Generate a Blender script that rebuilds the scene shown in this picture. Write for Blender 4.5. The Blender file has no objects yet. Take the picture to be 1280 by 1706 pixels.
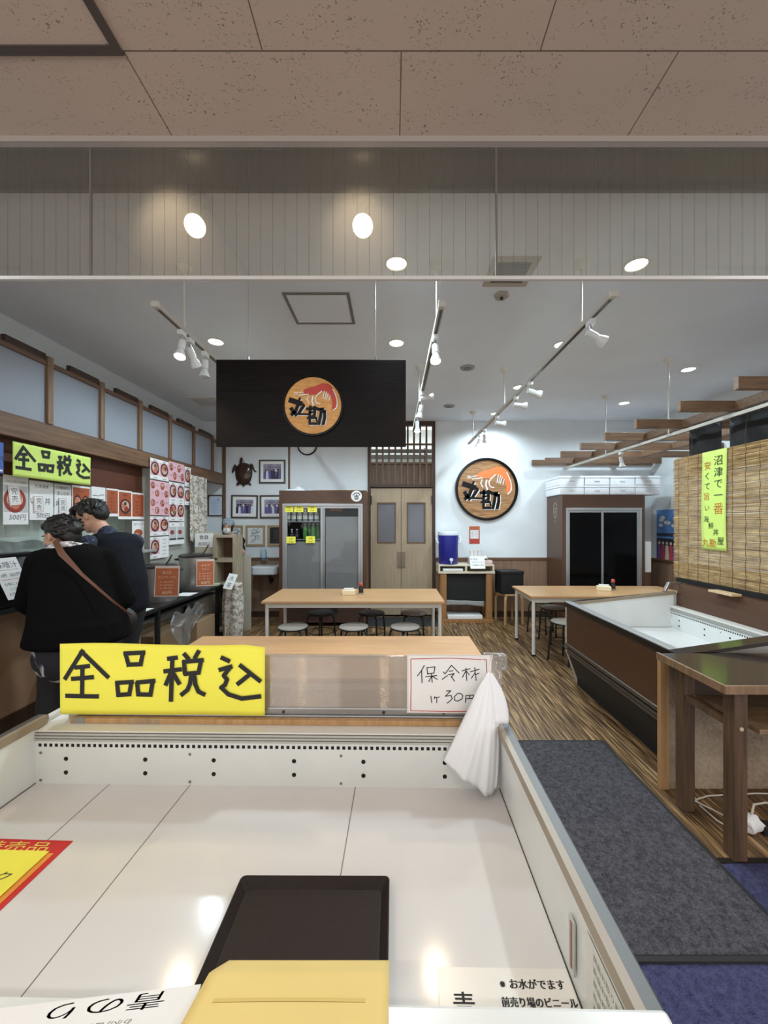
import bpy, bmesh, math, random
from mathutils import Vector, Matrix, Euler

C = bpy.context.scene.collection
SC = bpy.context.scene
PI = math.pi
RND = random.Random(11)

# ---------------------------------------------------------------- camera, world, exposure
F = 650.0                                    # focal length in pixels of the 1280x1706 frame
CAMZ = 1.5
cam = bpy.data.cameras.new('camera')
cam.sensor_width = 36.0
cam.lens = F / 1706 * 36.0
cam.shift_x = -15 / 1706
cam.shift_y = 17 / 1706
cam.clip_start = 0.05
camo = bpy.data.objects.new('camera', cam)
camo.location = (0, 0, CAMZ)
camo.rotation_euler = (PI / 2, 0, 0)
C.objects.link(camo)
SC.camera = camo

SC.view_settings.view_transform = 'Standard'
SC.view_settings.look = 'None'
SC.view_settings.gamma = 1.0
SC.view_settings.use_curve_mapping = False
SC.view_settings.exposure = 0.0

w = bpy.data.worlds.new('world')
SC.world = w
w.use_nodes = True
w.node_tree.nodes['Background'].inputs[0].default_value = (0.97, 0.96, 0.95, 1)
w.node_tree.nodes['Background'].inputs[1].default_value = 1.75

# the light levels of the place's lamps
E_DOWN = 76.0          # each recessed downlight of the shop
E_TRACK = 24.0         # each lit track lamp
E_SPOT = 22.0          # the two ceiling spots behind the glass
E_TUBE = 9.0          # each fluorescent fitting of the mall ceiling
COOL = (0.86, 0.95, 1.0)
WARM = (1.0, 0.80, 0.56)


def at(px, py, Y):
    """photograph pixel -> world point at depth Y"""
    return Vector(((px - 655) / F * Y, Y, CAMZ + (870 - py) / F * Y))


def lin(c):
    return tuple(((v / 255) / 12.92 if v / 255 <= 0.04045 else ((v / 255 + 0.055) / 1.055) ** 2.4) for v in c)


# ---------------------------------------------------------------- mesh builder
class MB:
    def __init__(s):
        s.v, s.f, s.mi, s.m = [], [], [], 0

    def add(s, vs, fs, M=None):
        o = len(s.v)
        s.v += [tuple(M @ Vector(p)) if M else tuple(p) for p in vs]
        for f in fs:
            s.f.append([i + o for i in f])
            s.mi.append(s.m)
        return s

    def box(s, x0, x1, y0, y1, z0, z1, M=None):
        vs = [(x, y, z) for z in (z0, z1) for y in (y0, y1) for x in (x0, x1)]
        return s.add(vs, [(0, 2, 3, 1), (4, 5, 7, 6), (0, 1, 5, 4), (2, 6, 7, 3), (0, 4, 6, 2), (1, 3, 7, 5)], M)

    def quad(s, a, b, c, d):
        return s.add([a, b, c, d], [(0, 1, 2, 3)])

    def cyl(s, p0, p1, r0, r1=None, n=16):
        return s.tube([p0, p1], [r0, r0 if r1 is None else r1], n)

    def tube(s, pts, r, n=8, caps=True):
        pts = [Vector(p) for p in pts]
        rs = r if isinstance(r, (list, tuple)) else [r] * len(pts)
        vs, fs = [], []
        u = None
        for i, p in enumerate(pts):
            d = (pts[min(i + 1, len(pts) - 1)] - pts[max(i - 1, 0)]).normalized()
            if u is None:
                u = d.orthogonal().normalized()
            u = (u - d * u.dot(d))
            u = u.normalized() if u.length > 1e-6 else d.orthogonal().normalized()
            w_ = d.cross(u)
            for k in range(n):
                a = 2 * PI * k / n
                vs.append(p + (u * math.cos(a) + w_ * math.sin(a)) * rs[i])
        for i in range(len(pts) - 1):
            for k in range(n):
                k2 = (k + 1) % n
                fs.append((i * n + k, i * n + k2, (i + 1) * n + k2, (i + 1) * n + k))
        if caps:
            fs.append(tuple(range(n - 1, -1, -1)))
            fs.append(tuple((len(pts) - 1) * n + k for k in range(n)))
        return s.add(vs, fs)

    def lathe(s, prof, n=32, M=None, caps=True):
        vs, fs = [], []
        for r, z in prof:
            for k in range(n):
                a = 2 * PI * k / n
                vs.append((r * math.cos(a), r * math.sin(a), z))
        for i in range(len(prof) - 1):
            for k in range(n):
                k2 = (k + 1) % n
                fs.append((i * n + k, i * n + k2, (i + 1) * n + k2, (i + 1) * n + k))
        if caps:
            if prof[0][0] > 1e-5 and abs(prof[0][1] - prof[1][1]) > 1e-6:
                fs.append(tuple(range(n - 1, -1, -1)))
            if prof[-1][0] > 1e-5 and abs(prof[-1][1] - prof[-2][1]) > 1e-6:
                fs.append(tuple((len(prof) - 1) * n + k for k in range(n)))
        return s.add(vs, fs, M)

    def prism(s, poly, z0, z1, M=None):
        n = len(poly)
        a = sum(poly[i][0] * poly[(i + 1) % n][1] - poly[(i + 1) % n][0] * poly[i][1] for i in range(n))
        if a < 0:
            poly = poly[::-1]
        vs = [(x, y, z0) for x, y in poly] + [(x, y, z1) for x, y in poly]
        fs = [tuple(range(n - 1, -1, -1)), tuple(range(n, 2 * n))]
        fs += [(i, (i + 1) % n, n + (i + 1) % n, n + i) for i in range(n)]
        return s.add(vs, fs, M)

    def disc(s, x, y, z, r, ry=None, n=28, th=0.0006):
        ry = r if ry is None else ry
        return s.prism([(x + r * math.cos(2 * PI * k / n), y + ry * math.sin(2 * PI * k / n)) for k in range(n)], z, z + th)

    def grid(s, fn, nu, nv):
        vs = [fn(i / nu, j / nv) for j in range(nv + 1) for i in range(nu + 1)]
        fs = [(j * (nu + 1) + i, j * (nu + 1) + i + 1, (j + 1) * (nu + 1) + i + 1, (j + 1) * (nu + 1) + i) for j in range(nv) for i in range(nu)]
        return s.add(vs, fs)

    def stroke(s, pts, wd, z=0.001, zf=None, step=0.012):
        """a flat brush stroke in the local xy plane"""
        q = [Vector((p[0], p[1], 0)) for p in pts]
        for a, b in zip(q[:-1], q[1:]):
            d = b - a
            L = d.length
            if L < 1e-6:
                continue
            d = d / L
            nrm = Vector((-d.y, d.x, 0)) * wd / 2
            a2, b2 = a - d * wd * 0.25, b + d * wd * 0.25
            n = max(1, int(L / step)) if zf else 1
            vs = []
            for k in range(n + 1):
                c = a2.lerp(b2, k / n)
                for p in (c + nrm, c - nrm):
                    vs.append((p.x, p.y, z + (zf(p.x, p.y) if zf else 0)))
            s.add(vs, [(2 * k + 1, 2 * k + 3, 2 * k + 2, 2 * k) for k in range(n)])
            z += 0.00003
        return s

    def build(s, name, mat, parent=None, smooth=None, bevel=0, solid=0, subsurf=0, at_=None, rot=None):
        me = bpy.data.meshes.new(name)
        me.from_pydata(s.v, [], s.f)
        for m in (mat if isinstance(mat, (list, tuple)) else [mat]):
            me.materials.append(m)
        if isinstance(mat, (list, tuple)):
            me.polygons.foreach_set('material_index', s.mi)
        me.update()
        if smooth is not None:
            me.polygons.foreach_set('use_smooth', [True] * len(me.polygons))
            if smooth < 180:
                me.set_sharp_from_angle(angle=math.radians(smooth))
        o = bpy.data.objects.new(name, me)
        C.objects.link(o)
        if parent:
            o.parent = parent
        if at_:
            o.location = at_
        if rot:
            o.rotation_euler = rot
        if bevel:
            b = o.modifiers.new('bevel', 'BEVEL')
            b.width = bevel
            b.segments = 2
            b.limit_method = 'ANGLE'
        if solid:
            b = o.modifiers.new('solid', 'SOLIDIFY')
            b.thickness = solid
            b.offset = 0
        if subsurf:
            b = o.modifiers.new('sub', 'SUBSURF')
            b.levels = b.render_levels = subsurf
        return o


FACE = {'F': (PI / 2, 0, 0), 'L': (PI / 2, 0, PI / 2), 'R': (PI / 2, 0, -PI / 2), 'U': (0, 0, 0)}


def thing(name, label, cat, loc=(0, 0, 0), rot=(0, 0, 0), group=None):
    o = bpy.data.objects.new(name, None)
    o.empty_display_size = 0.05
    C.objects.link(o)
    o.location = loc
    o.rotation_euler = FACE[rot] if isinstance(rot, str) else rot
    o['label'] = label
    o['category'] = cat
    if group:
        o['group'] = group
    return o


def tag(o, label, cat, group=None):
    o['label'] = label
    o['category'] = cat
    if group:
        o['group'] = group
    return o


def struct(o):
    o['kind'] = 'structure'
    return o


def dup(root, label, loc, rotz=None, group=None):
    def cp(o, par):
        c = o.copy()
        C.objects.link(c)
        if par:
            c.parent = par
        for ch in list(o.children):
            cp(ch, c)
        return c
    r = cp(root, None)
    r.location = loc
    if rotz is not None:
        e = r.rotation_euler.copy()
        e.z = rotz
        r.rotation_euler = e
    r['label'] = label
    if group:
        r['group'] = group
    return r


# ---------------------------------------------------------------- lettering
_gl = {}


def glyph(ch):
    if ch not in _gl:
        c = bpy.data.curves.new('g', 'FONT')
        c.body = ch
        c.resolution_u = 3
        o = bpy.data.objects.new('g', c)
        C.objects.link(o)
        dg = bpy.context.evaluated_depsgraph_get()
        me = bpy.data.meshes.new_from_object(o.evaluated_get(dg))
        vs = [tuple(v.co) for v in me.vertices]
        fs = [tuple(p.vertices) for p in me.polygons]
        bpy.data.objects.remove(o)
        bpy.data.curves.remove(c)
        bpy.data.meshes.remove(me)
        wd = 1.0 if ord(ch) > 0x2000 else (max([v[0] for v in vs], default=0.3) + 0.08)
        _gl[ch] = (vs, fs, wd)
    return _gl[ch]


def text(mb, s_, x, y, h, z=0.0012, center=True, vert=False, sx=1.0, rot=0.0, slant=0.0, gap=0.0):
    """write s_ with character height h; (x,y) = centre (or left) of the base line"""
    tot = sum(glyph(c)[2] + gap for c in s_) * h * sx
    M0 = Matrix.Translation((x, y, z)) @ Matrix.Rotation(rot, 4, 'Z')
    cx = -tot / 2 if center and not vert else 0
    cy = 0
    for c in s_:
        if c == ' ':
            cx += 0.4 * h * sx
            continue
        vs, fs, wd = glyph(c)
        if vert:
            cx = -wd * h * sx / 2
        mb.add([(cx + (v[0] + slant * v[1]) * h * sx, cy + v[1] * h, 0) for v in vs], fs, M0)
        if vert:
            cy -= h * (1.05 + gap)
        else:
            cx += (wd + gap) * h * sx
    return mb


# ---------------------------------------------------------------- materials
_M = {}


def pm(name, col, rough=0.5, metal=0.0, spec=0.5, var=None, bump=None, emit=None, coat=0.0, alpha=None, stretch=None, sheen=0.0):
    """principled material; col in sRGB 0-255; var=(scale, amount), bump=(scale, strength)"""
    if name in _M:
        return _M[name]
    m = bpy.data.materials.new(name)
    m.use_nodes = True
    nt = m.node_tree
    b = nt.nodes['Principled BSDF']
    c = lin(col)
    b.inputs['Base Color'].default_value = (*c, 1)
    b.inputs['Roughness'].default_value = rough
    b.inputs['Metallic'].default_value = metal
    b.inputs['Specular IOR Level'].default_value = spec
    b.inputs['Coat Weight'].default_value = coat
    if sheen:
        b.inputs['Sheen Weight'].default_value = sheen
    if emit:
        b.inputs['Emission Color'].default_value = (*emit[0], 1)
        b.inputs['Emission Strength'].default_value = emit[1]
    if alpha is not None:
        b.inputs['Alpha'].default_value = alpha
    if var or bump:
        tc = nt.nodes.new('ShaderNodeTexCoord')
        mp = nt.nodes.new('ShaderNodeMapping')
        mp.inputs['Scale'].default_value = stretch or (1, 1, 1)
        nt.links.new(tc.outputs['Object'], mp.inputs['Vector'])
    if var:
        n = nt.nodes.new('ShaderNodeTexNoise')
        n.inputs['Scale'].default_value = var[0]
        n.inputs['Detail'].default_value = 4
        nt.links.new(mp.outputs[0], n.inputs['Vector'])
        mx = nt.nodes.new('ShaderNodeMix')
        mx.data_type = 'RGBA'
        mx.inputs[6].default_value = (*[v * (1 - var[1]) for v in c], 1)
        mx.inputs[7].default_value = (*[min(1, v * (1 + var[1])) for v in c], 1)
        rp = nt.nodes.new('ShaderNodeMapRange')
        rp.inputs[1].default_value = 0.3
        rp.inputs[2].default_value = 0.7
        nt.links.new(n.outputs[0], rp.inputs[0])
        nt.links.new(rp.outputs[0], mx.inputs[0])
        nt.links.new(mx.outputs[2], b.inputs['Base Color'])
    if bump:
        n = nt.nodes.new('ShaderNodeTexNoise')
        n.inputs['Scale'].default_value = bump[0]
        n.inputs['Detail'].default_value = 3
        nt.links.new(mp.outputs[0], n.inputs['Vector'])
        bp = nt.nodes.new('ShaderNodeBump')
        bp.inputs['Strength'].default_value = bump[1]
        bp.inputs['Distance'].default_value = 0.01
        nt.links.new(n.outputs[0], bp.inputs['Height'])
        nt.links.new(bp.outputs[0], b.inputs['Normal'])
    _M[name] = m
    return m


def ramp(nt, fac, stops, interp='LINEAR'):
    r = nt.nodes.new('ShaderNodeValToRGB')
    r.color_ramp.interpolation = interp
    el = r.color_ramp.elements
    while len(el) < len(stops):
        el.new(0.5)
    for e, (p, c) in zip(el, stops):
        e.position = p
        e.color = (*c, 1) if len(c) == 3 else c
    nt.links.new(fac, r.inputs[0])
    return r.outputs[0]


def noise(nt, scale, stretch=(1, 1, 1), detail=4, dist=0.0, coord='Object'):
    tc = nt.nodes.new('ShaderNodeTexCoord')
    mp = nt.nodes.new('ShaderNodeMapping')
    mp.inputs['Scale'].default_value = stretch
    nt.links.new(tc.outputs[coord], mp.inputs['Vector'])
    n = nt.nodes.new('ShaderNodeTexNoise')
    n.inputs['Scale'].default_value = scale
    n.inputs['Detail'].default_value = detail
    n.inputs['Distortion'].default_value = dist
    nt.links.new(mp.outputs[0], n.inputs['Vector'])
    return n.outputs[0]


def newmat(name):
    m = bpy.data.materials.new(name)
    m.use_nodes = True
    return m, m.node_tree, m.node_tree.nodes['Principled BSDF']


def wood(name, c0, c1, stretch, scale=6, rough=0.45, contrast=(0.3, 0.7), coat=0.0):
    if name in _M:
        return _M[name]
    m, nt, b = newmat(name)
    f = noise(nt, scale, stretch, 6, 0.6)
    nt.links.new(ramp(nt, f, [(contrast[0], lin(c0)), (contrast[1], lin(c1))]), b.inputs['Base Color'])
    b.inputs['Roughness'].default_value = rough
    b.inputs['Coat Weight'].default_value = coat
    _M[name] = m
    return m


def mixrgb(nt, fac, a, b, mode='MIX'):
    mx = nt.nodes.new('ShaderNodeMix')
    mx.data_type = 'RGBA'
    mx.blend_type = mode
    for sock, v in ((0, fac), (6, a), (7, b)):
        if hasattr(v, 'is_output'):
            nt.links.new(v, mx.inputs[sock])
        elif sock == 0:
            mx.inputs[0].default_value = v
        else:
            mx.inputs[sock].default_value = (*v, 1)
    return mx.outputs[2]


def glassy(name, tint=(0.95, 0.97, 0.97), gloss=0.08, rough=0.02, dust=0.0, dustcol=(0.8, 0.8, 0.78), fres=True, fmul=1.0):
    """thin clear sheet: transparent + glossy (+ a little scattering dust)"""
    if name in _M:
        return _M[name]
    m = bpy.data.materials.new(name)
    m.use_nodes = True
    nt = m.node_tree
    nt.nodes.clear()
    out = nt.nodes.new('ShaderNodeOutputMaterial')
    tr = nt.nodes.new('ShaderNodeBsdfTransparent')
    tr.inputs[0].default_value = (*tint, 1)
    gl = nt.nodes.new('ShaderNodeBsdfGlossy')
    gl.inputs['Roughness'].default_value = rough
    mx = nt.nodes.new('ShaderNodeMixShader')
    if fres:
        lw = nt.nodes.new('ShaderNodeFresnel')
        ge = nt.nodes.new('ShaderNodeNewGeometry')
        io = nt.nodes.new('ShaderNodeMapRange')          # same reflectance on both faces of the sheet
        io.inputs[3].default_value = 1.45
        io.inputs[4].default_value = 1 / 1.45
        nt.links.new(ge.outputs['Backfacing'], io.inputs[0])
        nt.links.new(io.outputs[0], lw.inputs[0])
        mt = nt.nodes.new('ShaderNodeMath')
        mt.operation = 'MULTIPLY_ADD'
        mt.inputs[1].default_value = fmul
        mt.inputs[2].default_value = gloss
        nt.links.new(lw.outputs[0], mt.inputs[0])
        nt.links.new(mt.outputs[0], mx.inputs[0])
    else:
        mx.inputs[0].default_value = gloss
    nt.links.new(tr.outputs[0], mx.inputs[1])
    nt.links.new(gl.outputs[0], mx.inputs[2])
    last = mx.outputs[0]
    if dust:
        tl = nt.nodes.new('ShaderNodeBsdfTranslucent')
        tl.inputs[0].default_value = (*dustcol, 1)
        df = nt.nodes.new('ShaderNodeBsdfDiffuse')
        df.inputs[0].default_value = (*dustcol, 1)
        m2 = nt.nodes.new('ShaderNodeMixShader')
        nt.links.new(tl.outputs[0], m2.inputs[1])
        nt.links.new(df.outputs[0], m2.inputs[2])
        m3 = nt.nodes.new('ShaderNodeMixShader')
        m3.inputs[0].default_value = dust
        nt.links.new(last, m3.inputs[1])
        nt.links.new(m2.outputs[0], m3.inputs[2])
        last = m3.outputs[0]
    nt.links.new(last, out.inputs[0])
    _M[name] = m
    return m


def emis(name, col, strength):
    if name in _M:
        return _M[name]
    m = bpy.data.materials.new(name)
    m.use_nodes = True
    nt = m.node_tree
    nt.nodes.clear()
    out = nt.nodes.new('ShaderNodeOutputMaterial')
    e = nt.nodes.new('ShaderNodeEmission')
    e.inputs[0].default_value = (*col, 1)
    e.inputs[1].default_value = strength
    nt.links.new(e.outputs[0], out.inputs[0])
    _M[name] = m
    return m


def m_shop_floor():
    m, nt, b = newmat('streaked_wood_floor')
    f1 = noise(nt, 1.0, (75, 3.2, 1), 5, 0.4)
    f2 = noise(nt, 1.0, (22, 1.1, 1), 3, 0.2)
    c1 = ramp(nt, f1, [(0.33, lin((58, 41, 27))), (0.50, lin((112, 84, 55))), (0.63, lin((176, 142, 98)))])
    c2 = ramp(nt, f2, [(0.30, (0.50, 0.47, 0.44)), (0.62, (1.0, 1.0, 1.0))])
    c = mixrgb(nt, 1.0, c1, c2, 'MULTIPLY')
    nt.links.new(c, b.inputs['Base Color'])
    b.inputs['Roughness'].default_value = 0.42
    return m


def m_tiles():
    m, nt, b = newmat('pitted_ceiling_tile')
    tc = nt.nodes.new('ShaderNodeTexCoord')
    mp = nt.nodes.new('ShaderNodeMapping')
    mp.inputs['Location'].default_value = (0.428 + 0.91 * 6, -1.2775 + 0.455 * 20, 0)
    nt.links.new(tc.outputs['Object'], mp.inputs['Vector'])
    br = nt.nodes.new('ShaderNodeTexBrick')
    br.inputs['Scale'].default_value = 1
    br.inputs['Mortar Size'].default_value = 0.0022
    br.inputs['Mortar Smooth'].default_value = 0.0
    br.inputs['Brick Width'].default_value = 0.91
    br.inputs['Row Height'].default_value = 0.455
    br.offset = 0.5
    br.inputs['Color1'].default_value = br.inputs['Color2'].default_value = (1, 1, 1, 1)
    br.inputs['Mortar'].default_value = (0.30, 0.27, 0.25, 1)
    nt.links.new(mp.outputs[0], br.inputs['Vector'])
    f1 = noise(nt, 1.0, (85, 125, 1), 2, 1.2)
    f2 = noise(nt, 9.0, (1, 1.6, 1), 2)
    p = ramp(nt, f1, [(0.635, (0, 0, 0)), (0.68, (1, 1, 1))])
    q = ramp(nt, f2, [(0.40, (0, 0, 0)), (0.58, (1, 1, 1))])
    pq = mixrgb(nt, 1.0, p, q, 'MULTIPLY')
    base = mixrgb(nt, pq, lin((206, 184, 164)), lin((128, 110, 94)))
    nt.links.new(mixrgb(nt, 1.0, base, br.outputs['Color'], 'MULTIPLY'), b.inputs['Base Color'])
    b.inputs['Roughness'].default_value = 0.9
    bp = nt.nodes.new('ShaderNodeBump')
    bp.inputs['Strength'].default_value = 0.5
    bp.inputs['Distance'].default_value = 0.004
    bp.invert = True
    nt.links.new(pq, bp.inputs['Height'])
    nt.links.new(bp.outputs[0], b.inputs['Normal'])
    return m


def m_carpet(name, c0, c1, sc=230):
    m, nt, b = newmat(name)
    f = noise(nt, sc, (1, 1, 1), 3)
    g = noise(nt, 45, (1, 1, 1), 4)
    a = mixrgb(nt, 0.45, f, g)
    nt.links.new(ramp(nt, a, [(0.36, lin(c0)), (0.62, lin(c1))]), b.inputs['Base Color'])
    b.inputs['Roughness'].default_value = 0.95
    b.inputs['Specular IOR Level'].default_value = 0.15
    bp = nt.nodes.new('ShaderNodeBump')
    bp.inputs['Strength'].default_value = 0.6
    bp.inputs['Distance'].default_value = 0.004
    nt.links.new(f, bp.inputs['Height'])
    nt.links.new(bp.outputs[0], b.inputs['Normal'])
    return m


def m_floral(name, base, spots, scale=26):
    m, nt, b = newmat(name)
    c = None
    for i, (col, th) in enumerate(spots):
        tc = nt.nodes.new('ShaderNodeTexCoord')
        mp = nt.nodes.new('ShaderNodeMapping')
        mp.inputs['Location'].default_value = (i * 3.7, i * 1.9, i * 5.1)
        nt.links.new(tc.outputs['Object'], mp.inputs['Vector'])
        n = nt.nodes.new('ShaderNodeTexNoise')
        n.inputs['Scale'].default_value = scale * (0.7 + 0.25 * i)
        n.inputs['Detail'].default_value = 3
        nt.links.new(mp.outputs[0], n.inputs['Vector'])
        msk = ramp(nt, n.outputs[0], [(th, (0, 0, 0)), (th + 0.03, (1, 1, 1))])
        c = mixrgb(nt, msk, lin(base) if c is None else c, lin(col))
    nt.links.new(c, b.inputs['Base Color'])
    b.inputs['Roughness'].default_value = 0.85
    return m


def m_bamboo():
    m, nt, b = newmat('bamboo_splints')
    f = noise(nt, 1.0, (3, 2.2, 150), 3)
    g = noise(nt, 1.0, (2, 9, 30), 3)
    a = mixrgb(nt, 0.35, f, g)
    nt.links.new(ramp(nt, a, [(0.30, lin((92, 66, 34))), (0.48, lin((160, 126, 76))), (0.66, lin((214, 184, 128)))]), b.inputs['Base Color'])
    b.inputs['Roughness'].default_value = 0.55
    return m


def m_polycarb():
    """twin-wall sheet: see-through with fine horizontal ribs"""
    m = bpy.data.materials.new('ribbed_clear_plastic')
    m.use_nodes = True
    nt = m.node_tree
    nt.nodes.clear()
    out = nt.nodes.new('ShaderNodeOutputMaterial')
    tc = nt.nodes.new('ShaderNodeTexCoord')
    wv = nt.nodes.new('ShaderNodeTexWave')
    wv.bands_direction = 'Z'
    wv.inputs['Scale'].default_value = 52
    nt.links.new(tc.outputs['Object'], wv.inputs['Vector'])
    gl = nt.nodes.new('ShaderNodeBsdfAnisotropic')       # ribs spread the highlights up and down
    gl.inputs['Color'].default_value = (1.0, 0.93, 0.88, 1)
    gl.inputs['Roughness'].default_value = 0.22
    gl.inputs['Anisotropy'].default_value = 0.985
    gl.inputs['Rotation'].default_value = 0.25
    tg = nt.nodes.new('ShaderNodeTangent')
    tg.direction_type = 'RADIAL'
    tg.axis = 'X'
    nt.links.new(tg.outputs[0], gl.inputs['Tangent'])
    tr = nt.nodes.new('ShaderNodeBsdfTransparent')
    nt.links.new(ramp(nt, wv.outputs[0], [(0.25, (0.62, 0.56, 0.50)), (0.7, (0.90, 0.86, 0.81))]), tr.inputs[0])
    df = nt.nodes.new('ShaderNodeBsdfTranslucent')
    df.inputs[0].default_value = (0.72, 0.64, 0.57, 1)
    d2 = nt.nodes.new('ShaderNodeBsdfDiffuse')
    d2.inputs[0].default_value = (0.72, 0.64, 0.57, 1)
    m0 = nt.nodes.new('ShaderNodeMixShader')
    nt.links.new(df.outputs[0], m0.inputs[1])
    nt.links.new(d2.outputs[0], m0.inputs[2])
    m1 = nt.nodes.new('ShaderNodeMixShader')
    m1.inputs[0].default_value = 0.34
    nt.links.new(tr.outputs[0], m1.inputs[1])
    nt.links.new(m0.outputs[0], m1.inputs[2])
    m2 = nt.nodes.new('ShaderNodeMixShader')
    m2.inputs[0].default_value = 0.30
    nt.links.new(m1.outputs[0], m2.inputs[1])
    nt.links.new(gl.outputs[0], m2.inputs[2])
    nt.links.new(m2.outputs[0], out.inputs[0])
    return m


def m_wired_glass():
    """old wired glass: clear, slightly dusty, with thin vertical wires 49 mm apart"""
    m = glassy('wired_glass', (0.86, 0.85, 0.82), 0.02, 0.01, 0.085, (0.85, 0.8, 0.72))
    nt = m.node_tree
    out = [n for n in nt.nodes if n.type == 'OUTPUT_MATERIAL'][0]
    last = out.inputs[0].links[0].from_socket
    tc = nt.nodes.new('ShaderNodeTexCoord')
    sp = nt.nodes.new('ShaderNodeSeparateXYZ')
    nt.links.new(tc.outputs['Object'], sp.inputs[0])
    d = nt.nodes.new('ShaderNodeMath')
    d.operation = 'DIVIDE'
    d.inputs[1].default_value = 0.049
    nt.links.new(sp.outputs[0], d.inputs[0])
    fr = nt.nodes.new('ShaderNodeMath')
    fr.operation = 'FRACT'
    nt.links.new(d.outputs[0], fr.inputs[0])
    ls = nt.nodes.new('ShaderNodeMath')
    ls.operation = 'LESS_THAN'
    ls.inputs[1].default_value = 0.035
    nt.links.new(fr.outputs[0], ls.inputs[0])
    ml = nt.nodes.new('ShaderNodeMath')
    ml.operation = 'MULTIPLY'
    ml.inputs[1].default_value = 0.40
    nt.links.new(ls.outputs[0], ml.inputs[0])
    wire = nt.nodes.new('ShaderNodeBsdfDiffuse')
    wire.inputs[0].default_value = (0.10, 0.085, 0.07, 1)
    mx = nt.nodes.new('ShaderNodeMixShader')
    nt.links.new(ml.outputs[0], mx.inputs[0])
    nt.links.new(last, mx.inputs[1])
    nt.links.new(wire.outputs[0], mx.inputs[2])
    nt.links.new(mx.outputs[0], out.inputs[0])
    return m


WHITE_WALL = pm('white_wallpaper', (222, 226, 228), 0.9, var=(3, 0.03), bump=(140, 0.08))
CEIL = pm('plain_ceiling_board', (226, 231, 238), 0.95, var=(2, 0.03))
BROWN_LAM = pm('brown_laminate', (82, 55, 39), 0.35, var=(6, 0.12), stretch=(1, 1, 6))
DKBROWN = pm('dark_brown_wood', (62, 42, 30), 0.5, var=(9, 0.2), stretch=(1, 1, 0.15))
BEAMWOOD = wood('beam_wood', (92, 66, 47), (128, 95, 68), (8, 0.6, 8), 5)
POSTWOOD = wood('post_wood', (116, 90, 66), (146, 117, 89), (8, 8, 0.5), 5)
LEGWOOD = wood('worn_brown_wood', (68, 50, 36), (104, 79, 57), (9, 9, 0.6), 5, 0.5)
PALEWOOD = wood('pale_pine', (160, 122, 80), (190, 150, 104), (9, 9, 0.6), 4)
SLATWOOD = wood('slat_wood', (92, 68, 50), (126, 96, 72), (0.7, 8, 8), 5)
TABLEWOOD = wood('beech_laminate', (180, 137, 95), (197, 155, 111), (0.8, 14, 4), 4, 0.35)
TRIMWOOD = pm('brown_trim', (104, 76, 56), 0.5, var=(8, 0.15))
WAINS = wood('wainscot_board', (128, 100, 80), (150, 119, 96), (6, 6, 0.4), 4, 0.6)
DOORWOOD = wood('pale_door_veneer', (152, 134, 110), (172, 152, 126), (20, 20, 0.7), 4, 0.5)
BLACKMET = pm('black_metal', (22, 22, 24), 0.4)
BLACKMAT = pm('matt_black', (16, 15, 16), 0.7)
WHITEMET = pm('white_painted_metal', (218, 214, 206), 0.35)
GREYSEAT = pm('grey_vinyl', (150, 142, 132), 0.5, var=(20, 0.06))
CHROME = pm('brushed_steel', (190, 188, 184), 0.28, 1.0)
ALU = pm('aluminium', (178, 180, 182), 0.38, 0.9)
DKMET = pm('dark_steel', (82, 78, 74), 0.3, 0.9)
PAPER = pm('white_paper', (232, 230, 228), 0.8)
INK = pm('black_ink', (28, 26, 26), 0.7)
INK2 = pm('soft_black_ink', (60, 58, 62), 0.8)
REDINK = pm('red_ink', (186, 70, 58), 0.8)
ORINK = pm('orange_ink', (196, 110, 36), 0.8)
YELLOW = pm('yellow_paper', (244, 236, 84), 0.75, var=(5, 0.03))
LIME = pm('lime_paper', (210, 234, 118), 0.75, var=(6, 0.03))
REDP = pm('red_card', (206, 42, 44), 0.6)
MANILA = pm('manila_card', (232, 204, 128), 0.7, var=(4, 0.05))
LINER = pm('white_enamel', (222, 218, 216), 0.13, spec=0.28, var=(3, 0.02))
LINER2 = pm('white_enamel_wall', (224, 226, 224), 0.25, var=(6, 0.03))
HOLE = pm('black_hole', (12, 12, 12), 0.8)
STEEL_POT = pm('pot_steel', (172, 168, 162), 0.36, 0.75)
CLEARP = glassy('clear_plastic', (0.93, 0.93, 0.92), 0.06, 0.08, 0.10)
CLEARG = glassy('clear_glass', (0.9, 0.92, 0.92), 0.0, 0.01, fmul=0.45)
LAMPW = emis('lit_lamp_white', (1.0, 0.98, 0.92), 9.0)
LAMPY = emis('lit_lamp_warm', (1.0, 0.86, 0.62), 16.0)
LAMPWHITEB = pm('white_lamp_body', (222, 222, 220), 0.35)
SKIN = pm('skin', (196, 150, 124), 0.55, var=(12, 0.05))
HAIR = pm('dark_hair', (22, 18, 17), 0.45, var=(60, 0.3), bump=(160, 0.4), stretch=(1, 1, 0.2))
# ================================================================ THE SETTING
XL, XR, YB, ZC, ZM, YG = -3.0, 4.1, 6.2, 3.1, 3.043, 1.587

struct(MB().box(-7, 7, -3.5, 1.726, -0.06, 0.0).build('floor_mall', m_carpet('blue_carpet_tile', (42, 43, 70), (78, 79, 112))))
struct(MB().box(-3.1, 4.2, 1.726, 6.3, -0.06, 0.0).build('floor', m_shop_floor()))
struct(MB().box(-7, 7, -3.5, YG, ZM, ZM + 0.05).build('ceiling_mall', m_tiles()))
struct(MB().box(-3.1, 4.2, YG + 0.012, 6.3, ZC, ZC + 0.06).build('ceiling', CEIL))
struct(MB().box(-3.1, XL, 1.6, 6.3, 0, ZC).build('wall_left', WHITE_WALL))
struct(MB().box(XR, XR + 0.1, 1.6, 6.3, 0, ZC).build('wall_right', WHITE_WALL))
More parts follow.
